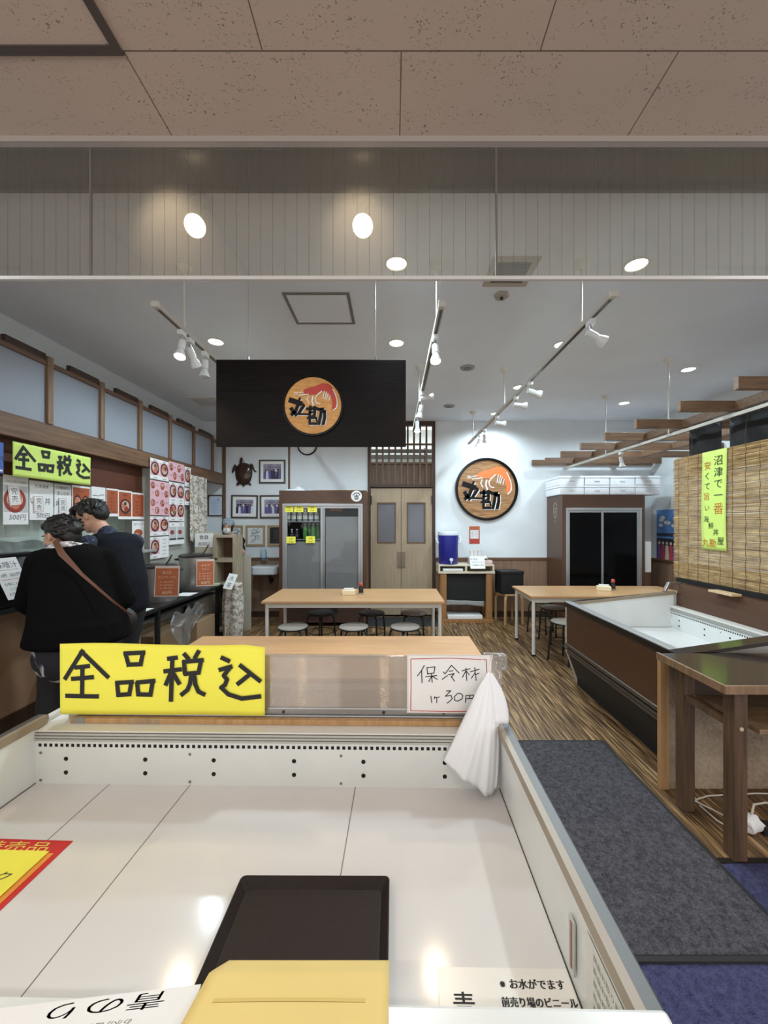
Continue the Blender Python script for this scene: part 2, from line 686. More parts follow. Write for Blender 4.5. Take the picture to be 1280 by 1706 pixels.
# back wall with the opening of the service door and its transom
DX0, DX1 = -0.40, 0.67
b = MB()
b.box(XL - 0.1, DX0, YB, YB + 0.1, 0, ZC)
b.box(DX1, XR + 0.1, YB, YB + 0.1, 0, ZC)
struct(b.build('wall_back', WHITE_WALL))
# wainscot, cap rail and baseboard
b = MB()
for x0, x1 in ((XL, DX0), (DX1, XR)):
    x = x0
    while x < x1 - 0.01:
        b.box(x + 0.002, min(x + 0.30, x1) - 0.002, YB - 0.012, YB, 0.09, 0.90)
        x += 0.30
y = 4.0
while y < YB - 0.02:
    b.box(XR - 0.012, XR, y + 0.002, min(y + 0.30, YB - 0.012) - 0.002, 0.09, 0.90)
    y += 0.30
struct(b.build('trim_wainscot', WAINS))
b = MB()
for x0, x1 in ((XL, DX0), (DX1, XR)):
    b.box(x0, x1, YB - 0.028, YB, 0.90, 0.94)
b.box(XR - 0.028, XR, 4.0, YB - 0.028, 0.90, 0.94)
struct(b.build('trim_chair_rail', TRIMWOOD, bevel=0.004))
b = MB()
for x0, x1 in ((XL, DX0), (DX1, XR)):
    b.box(x0, x1, YB - 0.02, YB, 0, 0.09)
struct(b.build('baseboard_back', DKBROWN))
struct(MB().box(-1.665, -1.635, YB - 0.012, YB, 0.94, ZC).build('trim_post', TRIMWOOD))
struct(MB().box(-2.70, -2.655, YB - 0.03, YB, 0.94, ZC).build('trim_corner_post', TRIMWOOD))

# mall ceiling edge trim and the steel shutter slot behind the glass
struct(MB().box(-7, 7, YG - 0.03, YG - 0.004, ZM - 0.022, ZM).build('trim_ceiling_edge', pm('ceiling_edge_profile', (176, 164, 154), 0.5)))
b = MB()
b.box(-3.0, 4.1, 1.625, 1.845, ZC - 0.02, ZC)
b.box(-3.0, 4.1, 1.625, 1.645, ZC - 0.05, ZC - 0.02)
b.box(-3.0, 4.1, 1.825, 1.845, ZC - 0.045, ZC - 0.02)
struct(b.build('trim_shutter_slot', pm('shutter_slot_steel', (64, 56, 50), 0.32, 0.6)))

# service door under a lattice transom
t = thing('door_1', 'pale double swing doors with small dark windows below a wooden lattice transom', 'door', (0, YB, 0))
t['kind'] = 'structure'
b = MB()
b.box(DX0, DX0 + 0.04, -0.03, 0.06, 0, ZC)
b.box(DX1 - 0.04, DX1, -0.03, 0.06, 0, ZC)
b.box(DX0 + 0.04, DX1 - 0.04, -0.03, 0.06, 2.05, 2.10)
b.box(DX0 + 0.04, DX1 - 0.04, -0.03, 0.06, 3.03, ZC)
b.build('door_frame', DKBROWN, t, bevel=0.004)
for s, x0, x1 in ((-1, DX0 + 0.045, 0.128), (1, 0.134, DX1 - 0.045)):
    cx = (x0 + x1) / 2 - 0.01 * s
    wx0, wx1, wz0, wz1 = cx - 0.135, cx + 0.135, 1.18, 1.80
    d = MB()
    d.box(x0, wx0, 0.0, 0.04, 0.03, 2.04).box(wx1, x1, 0.0, 0.04, 0.03, 2.04)
    d.box(wx0, wx1, 0.0, 0.04, 0.03, wz0).box(wx0, wx1, 0.0, 0.04, wz1, 2.04)
    d = d.build('door_leaf', DOORWOOD, t)
    MB().box(wx0, wx1, 0.014, 0.024, wz0, wz1).build('window_pane', pm('grey_pane', (104, 104, 110), 0.25), d)
    f = MB()
    f.box(wx0 - 0.015, wx0 + 0.004, -0.008, 0.01, wz0 - 0.015, wz1 + 0.015).box(wx1 - 0.004, wx1 + 0.015, -0.008, 0.01, wz0 - 0.015, wz1 + 0.015)
    f.box(wx0, wx1, -0.008, 0.01, wz0 - 0.015, wz0 + 0.004).box(wx0, wx1, -0.008, 0.01, wz1 - 0.004, wz1 + 0.015)
    f.build('window_frame', TRIMWOOD, d)
    xi = x1 if s < 0 else x0
    MB().box(min(xi - s * 0.005, xi + s * 0.06), max(xi - s * 0.005, xi + s * 0.06), -0.012, 0.002, 0.78, 1.03).build('push_plate', pm('worn_steel_plate', (130, 118, 104), 0.4, 0.7), d)
    xo = x0 if s < 0 else x1
    MB().box(min(xo, xo - s * 0.02), max(xo, xo - s * 0.02), -0.01, 0.0, 1.78, 1.92).build('hinge', DKMET, d)
b = MB()
b.box(0.09, 0.17, 0.045, 0.055, 0.0, 2.05).box(DX0 + 0.04, DX1 - 0.04, 0.045, 0.055, 0.0, 0.08).box(DX0 + 0.04, DX1 - 0.04, 0.045, 0.055, 2.0, 2.06).box(DX0 + 0.04, DX0 + 0.08, 0.045, 0.055, 0.08, 2.0).box(DX1 - 0.08, DX1 - 0.04, 0.045, 0.055, 0.08, 2.0)
b.build('gap_light_block', BLACKMAT, t)  # dark strips added behind the leaf gaps to block light from beyond
b = MB()
nb = 10
for k in range(nb + 1):
    x = DX0 + 0.04 + (DX1 - DX0 - 0.08) * k / nb
    b.box(x - 0.015, x + 0.015, -0.022, 0.012, 2.10, 3.03)
for z in (2.735, 2.44):
    b.box(DX0 + 0.04, DX1 - 0.04, -0.016, 0.02, z - 0.014, z + 0.014)
b.build('lattice', TRIMWOOD, t)
MB().box(DX0 + 0.04, DX1 - 0.04, 0.022, 0.034, 2.10, 2.44).build('lattice_board', wood('lattice_backboard', (84, 64, 48), (112, 86, 66), (8, 8, 1), 4), t)
MB().box(DX0 + 0.04, DX1 - 0.04, 0.05, 0.056, 2.44, 3.03).build('transom_glass', CLEARG, t)
# the lit room seen through the transom
struct(MB().box(-1.4, 1.7, 7.6, 7.65, 0, 3.3).build('wall_room_beyond', pm('room_beyond_wall', (206, 210, 206), 0.9)))
b = MB()
for z in (2.72, 2.83):
    b.box(-1.3, 1.6, 7.2, 7.55, z, z + 0.02)
t2 = thing('kitchen_shelf', 'steel kitchen shelf glimpsed through the lattice transom above the doors', 'shelf', (0, 0, 0))
b.build('shelf_board', DKMET, t2)
b = MB()
for x in (-1.2, -0.3, 0.6, 1.5):
    b.box(x - 0.015, x + 0.015, 7.36, 7.39, 0, 2.9)
b.build('upright', DKMET, t2)
la = bpy.data.lights.new('room_beyond_lamp', 'AREA')
la.shape = 'RECTANGLE'
la.size, la.size_y = 1.6, 0.5
la.energy = 40
la.color = (0.9, 0.97, 1.0)
lo = bpy.data.objects.new('room_beyond_lamp', la)
lo.location = (0.2, 6.85, 3.2)
C.objects.link(lo)

# door mat in front of the service door
t = tag(MB().box(-0.42, 0.68, 5.62, 6.12, 0.0, 0.012).build('door_mat', pm('black_rubber', (34, 33, 34), 0.8), bevel=0.004), 'dark rubber mat on the floor below the pale double doors', 'mat')

# ================================================================ LAMPS OF THE PLACE
def light(name, kind, loc, energy, color, parent=None, direction=None, **kw):
    l = bpy.data.lights.new(name, kind)
    l.energy = energy
    l.color = color
    for k, v in kw.items():
        setattr(l, k, v)
    o = bpy.data.objects.new(name, l)
    C.objects.link(o)
    o.location = loc
    if direction is not None:
        o.rotation_euler = Vector(direction).to_track_quat('-Z', 'Y').to_euler()
    if parent:
        o.parent = parent
    return o


# fluorescent fittings of the mall ceiling at sides; rear pair added as frontal fill
for nm, x, fy, fe in (('left of the glass screen', -2.85, 0.73, 1.0), ('right of the glass screen', 2.5, 0.73, 1.0), ('added as fill behind the viewer on the left', -1.3, -1.3, 2.2), ('added as fill behind the viewer on the right', 1.3, -1.3, 2.2)):
    t = thing('fluorescent_fitting', 'long white fluorescent fitting on the tiled ceiling, %s' % nm, 'lamp', (x, fy, ZM), group=None)
    b = MB()
    b.prism([(-0.06, 0.0), (0.06, 0.0), (0.035, -0.05), (-0.035, -0.05)], -0.6, 0.6, Matrix.Rotation(PI / 2, 4, 'Y') @ Matrix.Rotation(PI / 2, 4, 'Z'))
    b.build('housing', WHITEMET, t)
    MB().cyl((-0.58, 0, -0.07), (0.58, 0, -0.07), 0.014).build('tube', emis('tube_white', (0.92, 0.97, 1.0), 12), t, smooth=40)
    light('tube_light', 'AREA', (0, 0, -0.09), E_TUBE * fe, COOL if fe == 1.0 else (1.0, 0.96, 0.90), t, (0, 0, -1), shape='RECTANGLE', size=1.15, size_y=0.05)

# warm mall ceiling lamps behind the camera
for i, (x, y) in enumerate(((-1.04, -0.5), (-0.17, -0.5), (1.5, -0.6))):
    t = thing('ceiling_spotlight', 'warm recessed spotlight in the tiled ceiling behind the viewer, %s' % ('left one', 'middle one', 'right one')[i], 'lamp', (x, y, ZM))
    MB().lathe([(0.075, 0.0), (0.075, -0.006), (0.058, -0.006), (0.055, 0.0)], 28).build('trim_ring', WHITEMET, t, smooth=40)
    MB().lathe([(0.055, -0.002), (0.02, -0.004), (0.0, -0.004)], 24).build('lens', LAMPY, t)
    light('spot', 'SPOT', (0, 0, -0.02), 6, WARM, t, (0, 0.25, -1), spot_size=1.9, spot_blend=0.6, shadow_soft_size=0.05)

# the two adjustable spots with bulbs on the shop ceiling, just behind the glass
for i, x in enumerate((-0.96, -0.147)):
    t = thing('adjustable_spotlight', 'lit bulb spotlight on a round ceiling rose behind the glass, the %s of the two' % ('left', 'right')[i], 'lamp', (x, 1.93, ZC), group='spotlights behind the glass screen')
    MB().lathe([(0.055, 0), (0.055, -0.012), (0.045, -0.022), (0.0, -0.024)], 24).build('ceiling_rose', LAMPWHITEB, t, smooth=40)
    MB().cyl((0, 0, -0.02), (0, 0, -0.10), 0.010).build('stem', LAMPWHITEB, t, smooth=40)
    d = Vector((0.12 - 0.1 * i, -0.80, -0.62)).normalized()
    p = Vector((0, 0.03, -0.11))
    MB().tube([p - d * 0.02, p + d * 0.055], [0.028, 0.028], 20).build('socket', LAMPWHITEB, t, smooth=40)
    MB().tube([p + d * 0.055, p + d * 0.075, p + d * 0.115, p + d * 0.125], [0.022, 0.032, 0.050, 0.051], 24).build('reflector_bulb', LAMPWHITEB, t, smooth=40)
    MB().tube([p + d * 0.1255, p + d * 0.131], [0.047, 0.035], 24).build('lens', LAMPY, t, smooth=40)
    light('spot', 'SPOT', p + d * 0.15, E_SPOT, WARM, t, d, spot_size=1.1, spot_blend=1.0, shadow_soft_size=0.03)

# recessed downlights of the shop ceiling
def downlight():
    t = thing('recessed_downlight', '', 'lamp', (0, 0, ZC), group='round downlights in the shop ceiling')
    MB().lathe([(0.078, 0.0), (0.078, -0.006), (0.064, -0.008), (0.060, 0.0)], 28).build('trim_ring', WHITEMET, t, smooth=40)
    MB().lathe([(0.060, -0.003), (0.02, -0.003), (0.0, -0.003)], 24, caps=False).build('lens', emis('downlight_lens', (0.97, 1.0, 0.90), 7), t)
    light('downlight_beam', 'SPOT', (0, 0, -0.015), E_DOWN, (0.74, 0.91, 1.0), t, (0, 0, -1), spot_size=2.8, spot_blend=0.5, shadow_soft_size=0.06)
    return t


dl = downlight()
DLS = [(0.022, 2.41, 'round lit downlight seen through the glass near its middle'),
       (1.51, 2.42, 'round lit downlight seen through the glass on the right'),
       (-1.57, 3.455, 'round lit downlight above the upper left corner of the black hanging sign'),
       (0.03, 3.478, 'round lit downlight above the upper right corner of the black hanging sign'),
       (1.52, 3.51, 'round lit downlight touching the near half of the long right-hand track'),
       (3.09, 4.08, 'round lit downlight nearest the slatted wooden canopy'),
       (3.10, 5.23, 'round lit downlight far right above the corner refrigerator'),
       (1.49, 4.62, 'round lit downlight behind the middle of the long right-hand track'),
       (1.51, 5.75, 'round lit downlight farthest back, above the round wall emblem'),
       (-1.57, 4.62, 'round downlight hidden behind the left half of the black hanging sign'),
       (0.03, 4.62, 'round downlight hidden behind the right end of the black hanging sign')]
for i, (x, y, lab) in enumerate(DLS):
    if i == 0:
        dl.location = (x, y, ZC)
        dl['label'] = lab
    else:
        dup(dl, lab, (x, y, ZC), group='round downlights in the shop ceiling')

# track rails
def track(name_lab, x, y0, y1, z, rods, rodcol=WHITEMET):
    t = thing('lighting_track', name_lab, 'lighting track', (x, 0, z))
    b = MB()
    b.box(-0.018, 0.018, y0, y1, -0.014, 0.014)
    b.build('rail', pm('track_rail_white', (196, 190, 180), 0.4), t, bevel=0.003)
    MB().box(-0.008, 0.008, y0 + 0.03, y1 - 0.03, -0.0148, -0.012).build('slot', DKMET, t)
    for e in (y0, y1):
        MB().box(-0.02, 0.02, e - 0.012, e + 0.012, -0.016, 0.016).build('end_cap', WHITEMET, t, bevel=0.003)
    for y in rods:
        r = MB()
        r.cyl((0, y, 0.012), (0, y, ZC - z - 0.03), 0.007, n=10)
        r = r.build('suspension_rod', rodcol, t, smooth=40)
        MB().lathe([(0.0, ZC - z - 0.045), (0.03, ZC - z - 0.035), (0.045, ZC - z - 0.012), (0.045, ZC - z)], 20, Matrix.Translation((0, y, 0))).build('ceiling_rose', WHITEMET, r, smooth=40)
    return t


track('white lighting track hanging left of the black sign', -1.31, 2.15, 5.9, 2.70, (2.45, 4.1, 5.6))
track('white lighting track hanging right of the black sign over the tables', 0.27, 2.15, 5.1, 2.70, (2.40, 4.0))
track('long white lighting track running towards the round wall emblem', 1.16, 2.05, 5.95, 2.70, (2.40, 4.06, 5.65))
track('white lighting track below the slatted wooden canopy', 2.70, 2.3, 6.05, 2.345, (3.82, 4.95))


def spot(label, x, y, z, d, lit=None, ln=0.10, drop=0.05):
    t = thing('track_spotlight', label, 'lamp', (x, y, z - 0.015), group='small spotlights on the tracks')
    MB().box(-0.016, 0.016, -0.03, 0.03, -0.03, 0.0).build('adapter', LAMPWHITEB, t, bevel=0.003)
    MB().cyl((0, 0, -0.03), (0, 0, -0.03 - drop), 0.006, n=8).build('arm', CHROME, t, smooth=40)
    d = Vector(d).normalized()
    p = Vector((0, 0, -0.03 - drop))
    MB().tube([p - d * 0.022, p + d * 0.04], [0.021, 0.022], 16).build('socket', LAMPWHITEB, t, smooth=40)
    MB().tube([p + d * 0.04, p + d * 0.055, p + d * 0.09, p + d * 0.098], [0.017, 0.022, 0.034, 0.034], 18).build('reflector_bulb', LAMPWHITEB, t, smooth=40)
    lens = MB().tube([p + d * 0.0985, p + d * 0.104], [0.031, 0.020], 18)
    lens.build('lens', {None: pm('unlit_lens', (196, 200, 204), 0.15), 'warm': LAMPY, 'cool': LAMPW}[lit], t, smooth=40)
    if lit:
        light('track_beam', 'SPOT', p + d * 0.12, E_TRACK * (1.0 if lit == 'warm' else 0.45), WARM if lit == 'warm' else COOL, t, d, spot_size=2.0, spot_blend=0.5, shadow_soft_size=0.03)
    return t


spot('lit warm track spotlight left of the black sign', -1.31, 2.42, 2.70, (0.05, -0.35, -1), 'warm')
spot('unlit white spotlight on the left track just beside the black sign', -1.31, 2.72, 2.70, (0.0, -0.1, -1), None)
spot('unlit spotlight folded behind the lit one on the left track', -1.31, 2.52, 2.70, (0.1, 0.6, -0.7), None)
spot('lit warm spotlight at the near end of the middle track', 0.27, 2.48, 2.70, (-0.02, -0.3, -1), 'warm')
spot('small spotlight turned sideways on the middle track', 0.27, 3.55, 2.70, (0.8, 0.1, 0.15), None, drop=0.03)
spot('small white spotlight halfway along the middle track', 0.27, 3.75, 2.70, (-0.2, 0.2, -1), None)
spot('lit white spotlight at the far end of the middle track', 0.27, 4.35, 2.70, (0.0, -0.1, -1), 'cool')
spot('large white spotlight near the front end of the long right track', 1.16, 2.29, 2.70, (0.9, 0.1, -0.45), None)
spot('spotlight turned right, second from the front on the long right track', 1.16, 3.30, 2.70, (0.9, 0.2, -0.2), None)
spot('spotlight turned right, third from the front on the long right track', 1.16, 3.68, 2.70, (0.95, 0.0, -0.1), None)
spot('spotlight turned right, fourth from the front on the long right track', 1.16, 4.35, 2.70, (0.9, 0.3, -0.05), None)
spot('lit white spotlight on the long right track nearest the emblem', 1.16, 4.95, 2.70, (0.25, 0.75, -0.75), 'cool')
spot('spotlight hanging next to the lit one at the far end of the long right track', 1.16, 5.25, 2.70, (-0.2, 0.5, -0.9), None)
spot('white spotlight hanging from the track below the wooden canopy', 2.70, 4.62, 2.345, (0.1, -0.1, -1), None)

# ceiling fittings
def flat_hatch(name, label, cat, x0, x1, y0, y1, z, fw, mf, mp):
    t = thing(name, label, cat, (x0, y0, z))
    W, D = x1 - x0, y1 - y0
    b = MB()
    b.box(0, W, 0, fw, -0.008, 0).box(0, W, D - fw, D, -0.008, 0).box(0, fw, fw, D - fw, -0.008, 0).box(W - fw, W, fw, D - fw, -0.008, 0)
    b.build('frame', mf, t)
    MB().box(fw, W - fw, fw, D - fw, -0.004, 0).build('panel', mp, t)
    return t


flat_hatch('ceiling_hatch', 'square ceiling hatch with a grey frame above the black hanging sign', 'hatch', -0.774, -0.305, 2.715, 3.14, ZC, 0.02, pm('hatch_frame', (120, 112, 106), 0.5), CEIL)
flat_hatch('ceiling_hatch', 'tiled ceiling hatch with a dark frame at the upper left corner of the view', 'hatch', -1.50, -0.885, 0.66, 1.285, ZM, 0.028, pm('hatch_frame_dark', (96, 86, 80), 0.4, 0.3), [m for m in bpy.data.materials if m.name == 'pitted_ceiling_tile'][0])
t = thing('air_vent', 'square dark air vent in the ceiling behind the glass', 'air vent', (0.75, 2.49, ZC))
b = MB()
b.box(-0.145, 0.145, -0.145, -0.105, -0.010, 0).box(-0.145, 0.145, 0.105, 0.145, -0.010, 0).box(-0.145, -0.105, -0.105, 0.105, -0.010, 0).box(0.105, 0.145, -0.105, 0.105, -0.010, 0)
b.build('frame', pm('vent_frame', (170, 158, 144), 0.5), t)
b = MB()
b.box(-0.105, 0.105, -0.105, 0.105, -0.002, 0)
for k in range(9):
    b.box(-0.105, 0.105, -0.098 + k * 0.023, -0.090 + k * 0.023, -0.009, -0.002)
b.build('grille', pm('vent_grille', (58, 52, 48), 0.5, 0.4), t)
t = thing('air_vent', 'white square air vent high up left of the black sign', 'air vent', (-2.45, 5.15, ZC))
MB().box(-0.2, 0.2, -0.2, 0.2, -0.012, 0).build('frame', WHITEMET, t, bevel=0.004)
b = MB()
for k in range(7):
    b.box(-0.15, 0.15, -0.14 + k * 0.045, -0.118 + k * 0.045, -0.018, -0.012)
b.build('louvre', pm('vent_louvre', (190, 190, 190), 0.5), t)
t = thing('smoke_detector', 'pale angular smoke detector on the ceiling below the dark vent', 'smoke detector', (0.764, 2.745, ZC))
MB().lathe([(0.055, 0), (0.055, -0.012), (0.045, -0.02), (0.0, -0.02)], 6).build('base', pm('detector_beige', (168, 156, 142), 0.5), t)
MB().lathe([(0.012, -0.02), (0.012, -0.035), (0.0, -0.036)], 12).build('sensor', DKMET, t)
for x, y, lab in ((0.775, 5.36, 'small grey ceiling disc left of the far end of the long track'), (0.77, 4.03, 'small white ceiling disc between the middle and long tracks')):
    t = thing('ceiling_speaker', lab, 'speaker', (x, y, ZC))
    MB().lathe([(0.075, 0), (0.072, -0.012), (0.06, -0.016), (0.0, -0.016)], 24).build('cover', pm('speaker_cover', (150, 150, 152), 0.6), t, smooth=40)
    MB().lathe([(0.04, -0.016), (0.036, -0.020), (0.0, -0.020)], 20).build('grille', DKMET, t, smooth=40)

# ================================================================ GLASS SMOKE SCREEN
t = thing('glass_smoke_screen', 'wired glass smoke screen hanging from the ceiling edge with a white bottom rail', 'glass screen', (0, YG, 0))
WG = m_wired_glass()
GZ0, GZ1 = 2.497, ZM
JX = (-2.88, -1.23, 0.42, 2.07, 3.72)
for a, bx in zip(JX[:-1], JX[1:]):
    MB().box(a + 0.003, bx - 0.003, -0.002, 0.002, GZ0, GZ1).build('glass_panel', WG, t)
for x in JX[1:-1]:
    MB().box(x - 0.004, x + 0.004, -0.004, 0.004, GZ0, GZ1).build('joint_seal', pm('grey_sealant', (112, 104, 96), 0.6), t)
MB().box(JX[0], JX[-1], -0.008, 0.008, 2.484, 2.499).build('bottom_rail', pm('white_rail', (214, 210, 204), 0.3), t, bevel=0.002)

# ================================================================ LEFT WALL: TRANSOM PARTITION
XP = -2.72
t = thing('transom_partition', 'brown framed partition of grey obscure panes on a wooden beam along the left wall', 'partition', (XP, 0, 0))
MB().box(-0.06, 0.05, 1.7, 6.2, 2.10, 2.245).build('beam', BEAMWOOD, t, bevel=0.006)
MB().box(-0.03, 0.02, 1.7, 6.2, 2.245, 2.27).build('bottom_rail', TRIMWOOD, t)
MB().box(-0.03, 0.02, 1.7, 6.2, 2.725, 2.76).build('top_rail', TRIMWOOD, t)
ys = [1.96, 2.52, 3.07, 3.62, 4.17, 4.73, 5.29, 5.84]
pane = pm('obscure_pane', (150, 156, 166), 0.45, var=(300, 0.10), bump=(260, 0.3))
for y in ys:
    MB().box(-0.035, 0.03, y - 0.025, y + 0.025, 2.27, 2.80).build('post', POSTWOOD if y < 5 else TRIMWOOD, t, bevel=0.004)
for y0, y1 in zip(ys[:-1], ys[1:]):
    MB().box(-0.008, 0.004, y0 + 0.025, y1 - 0.025, 2.27, 2.725).build('pane', pane, t)
    MB().box(-0.02, 0.012, y0 + 0.20, y1 - 0.025, 2.76, 2.815).build('top_board', DKBROWN, t)

# far corner behind the partition
V_ = Vector
# ================================================================ FREEZER CASES
def freezer(name, label, loc, rotz, L, D, zf, zr0, zr1, ledge, seams, nearcap=False, bayvent=None):
    """open refrigerated display case; local x = length, y = depth (0 = customer side), z up"""
    yb = bayvent                        # inner back wall of the well
    t = thing(name, label, 'display case', loc, (0, 0, rotz))
    wt = 0.035
    # outer shell
    MB().box(0.02, L - 0.02, 0.10, D, 0.0, 0.16).build('plinth', BLACKMAT, t)
    b = MB()
    M = Matrix.Rotation(PI / 2, 4, 'Y') @ Matrix.Rotation(PI / 2, 4, 'Z')       # polygon (y,z) extruded along x
    b.prism([(0.0, zr0 - 0.03), (0.0, 0.39), (0.02, 0.39), (0.02, zr0 - 0.03)], 0.03, L - 0.03, M)
    b.build('front_panel', BROWN_LAM, t)
    b = MB()
    for z, h, y in ((0.375, 0.03, -0.012), (0.335, 0.02, -0.006), (0.305, 0.025, 0.004)):
        b.box(0.0, L, y, y + 0.03, z - h / 2, z + h / 2)
    b.build('bumper', pm('bumper_metal', (112, 104, 96), 0.35, 0.7), t, bevel=0.006)
    MB().prism([(0.012, 0.30), (0.11, 0.03), (0.14, 0.03), (0.042, 0.30)], 0.02, L - 0.02, M).build('kick_panel', pm('kick_dark', (30, 27, 26), 0.6), t)
    for x0, x1 in ((0.0, 0.022), (L - 0.022, L)):
        b = MB()
        b.prism([(0.0, zr0 - 0.02), (0.0, 0.31), (0.11, 0.0), (D, 0.0), (D, zr1 - 0.02), (yb, zr1 - 0.02), (0.10, zr0 - 0.02)], x0, x1, M)
        b.build('end_panel', pm('end_panel_white', (206, 202, 194), 0.4), t)
    # white liner: floor and four walls
    b = MB()
    b.box(wt, L - wt, 0.07, yb, zf - 0.012, zf)
    b.build('liner_floor', LINER, t)
    b = MB()
    for x in seams:
        b.box(x - 0.0012, x + 0.0012, 0.07, yb, zf, zf + 0.0006)
    b.box(wt, L - wt, 0.07, 0.0715, zf, zf + 0.001)
    b.build('floor_seam', pm('seam_grey', (120, 112, 104), 0.7), t)
    for x0, x1 in ((0.022, wt), (L - wt, L - 0.022)):
        MB().prism([(0.05, zf - 0.01), (yb + 0.03, zf - 0.01), (yb + 0.03, zr1 - 0.012), (0.05, zr0 - 0.012)], x0, x1, M).build('liner_wall', LINER2, t)
    MB().prism([(0.07, zf - 0.01), (0.022, zf - 0.01), (0.022, zr0 - 0.012), (0.055, zr0 - 0.012)], 0.0355, L - 0.0355, M).build('liner_wall', LINER2, t)
    # corner lines
    b = MB()
    for x in (wt + 0.0004, L - wt - 0.0024):
        b.box(x, x + 0.002, 0.07, yb, zf, zf + 0.002)
    b.build('corner_gap', pm('gap_dark', (60, 54, 48), 0.8), t)
    # rim
    b = MB()
    for x0, x1 in ((0.0, 0.04), (L - 0.04, L)):
        MB().prism([(0.0, zr0 - 0.022), (yb + 0.05, zr1 - 0.022), (yb + 0.05, zr1), (0.0, zr0)], x0, x1, M).build('side_rim', pm('rim_steel', (112, 111, 110), 0.5, 0.8) if nearcap else DKMET, t, bevel=0.004)
    for x0, x1 in ((0.028, 0.044), (L - 0.044, L - 0.028)):
        MB().prism([(0.05, zr0 - 0.026), (yb + 0.04, zr1 - 0.026), (yb + 0.04, zr1 + 0.002), (0.05, zr0 + 0.002)], x0, x1, M).build('inner_bead', pm('bead_tan', (150, 134, 114), 0.35), t)
    b = MB()
    b.box(0.0, L, -0.008, 0.058, zr0 - 0.02, zr0 + 0.004)
    b.build('front_rim', LINER2 if nearcap else pm('rim_band_grey', (158, 157, 155), 0.4, 0.3), t, bevel=0.006)
    if not nearcap:
        MB().box(0.0, L, -0.014, 0.004, zr0 - 0.045, zr0 + 0.000).build('rim_bumper', DKMET, t, bevel=0.006)
    # air vent wall at the back of the well
    p = MB().box(wt, L - wt, yb, yb + 0.012, zf, zf + 0.150)
    vent = p.build('vent_panel', LINER2, t)
    b = MB()
    n = int((L - 2 * wt - 0.02) / 0.0195)
    for k in range(n):
        x = wt + 0.012 + k * 0.0195
        b.box(x, x + 0.0105, yb - 0.0006, yb + 0.001, zf + 0.130, zf + 0.141)
    b.build('air_slots', HOLE, vent)
    for x in [wt + 0.11 + k * 0.262 + (0.02 if k % 2 else 0) for k in range(int((L - 0.2) / 0.262) + 1)]:
        for z in (0.040, 0.088):
            MB().lathe([(0.0, 0.0), (0.0075, 0.0), (0.0075, 0.0012)], 14, Matrix.Translation((x, yb - 0.0008, zf + z)) @ Matrix.Rotation(-PI / 2, 4, 'X')).build('bracket_hole', HOLE, vent)
    for x in [wt + 0.02 + k * 0.53 for k in range(int(L / 0.53) + 1)]:
        for z in (0.012, 0.108):
            MB().lathe([(0.0, -0.001), (0.005, -0.0005), (0.005, 0.001)], 10, Matrix.Translation((x, yb - 0.0008, zf + z)) @ Matrix.Rotation(-PI / 2, 4, 'X')).build('screw', pm('screw_grey', (140, 136, 130), 0.4, 0.6), vent)
    b = MB()
    for k in range(3):
        z = zf + 0.1515 + 0.0105 * k
        b.prism([(yb - 0.005, z), (yb + 0.010, z), (yb + 0.010, z + 0.006), (yb - 0.003, z + 0.006)], wt, L - wt, M)
    b.build('vent_louvres', pm('louvre_grey', (176, 174, 168), 0.4), vent)
    MB().box(wt, L - wt, yb + 0.006, yb + 0.012, zf + 0.150, zf + 0.182).build('louvre_gap', pm('louvre_gap_grey', (58, 56, 54), 0.7), vent)
    if ledge:
        b = MB()
        b.box(wt, L - wt, yb - 0.002, yb + 0.075, zf + 0.1825, zf + 0.20)
        b.build('vent_lip', WHITEMET, t)
        b = MB()
        b.prism([(yb + 0.06, ledge[0] - 0.10), (yb + 0.09, ledge[0]), (D, ledge[0]), (D, 0.1), (yb + 0.06, 0.1)], 0.03, L - 0.022, M)
        b.build('rear_ledge', BROWN_LAM, t)
        for x0, x1 in ((0.0, 0.035), (L - 0.035, L)):
            b = MB()
            b.prism([(yb - 0.05, zr1 - 0.02), (yb - 0.05, zr1 + 0.004), (yb - 0.01, ledge[0] + 0.012), (yb + 0.11, ledge[0] + 0.012), (yb + 0.11, ledge[0] - 0.012), (yb + 0.01, ledge[0] - 0.012)], x0, x1, M)
            b.build('ledge_corner', CHROME, t, bevel=0.003)
    else:
        MB().box(0.03, L - 0.03, yb - 0.005, yb + 0.112, zf + 0.1825, zf + 0.1885).build('vent_lip', WHITEMET, t, bevel=0.003)
        MB().box(0.0, L, yb + 0.06, D, 0.1, zf + 0.178).build('rear_housing', pm('rear_housing', (170, 166, 158), 0.5), t)
    return t


FC_ROT = -0.017
FC = (-1.310, 0.530, 0.0)
freezer('freezer_display_case', 'white empty display case in the foreground, front edge at the bottom of the view', FC, FC_ROT, 1.70, 1.02, 0.58, 0.80, 0.80, None, (0.30, 0.585, 1.165), nearcap=True, bayvent=0.845)


def fcp(x, y, z):
    """a point of the foreground case: real X, Y before the case's 1 degree turn"""
    c, s = math.cos(FC_ROT), math.sin(FC_ROT)
    lx, ly = x - FC[0], y - FC[1]
    return Vector((FC[0] + lx * c - ly * s, FC[1] + lx * s + ly * c, z))


freezer('freezer_display_case', 'brown fronted empty display case on the right below the bamboo blind', (1.60, 3.62, 0.0), -PI / 2, 1.40, 1.26, 0.535, 0.765, 0.865, (0.935,), (0.7,), bayvent=0.95)

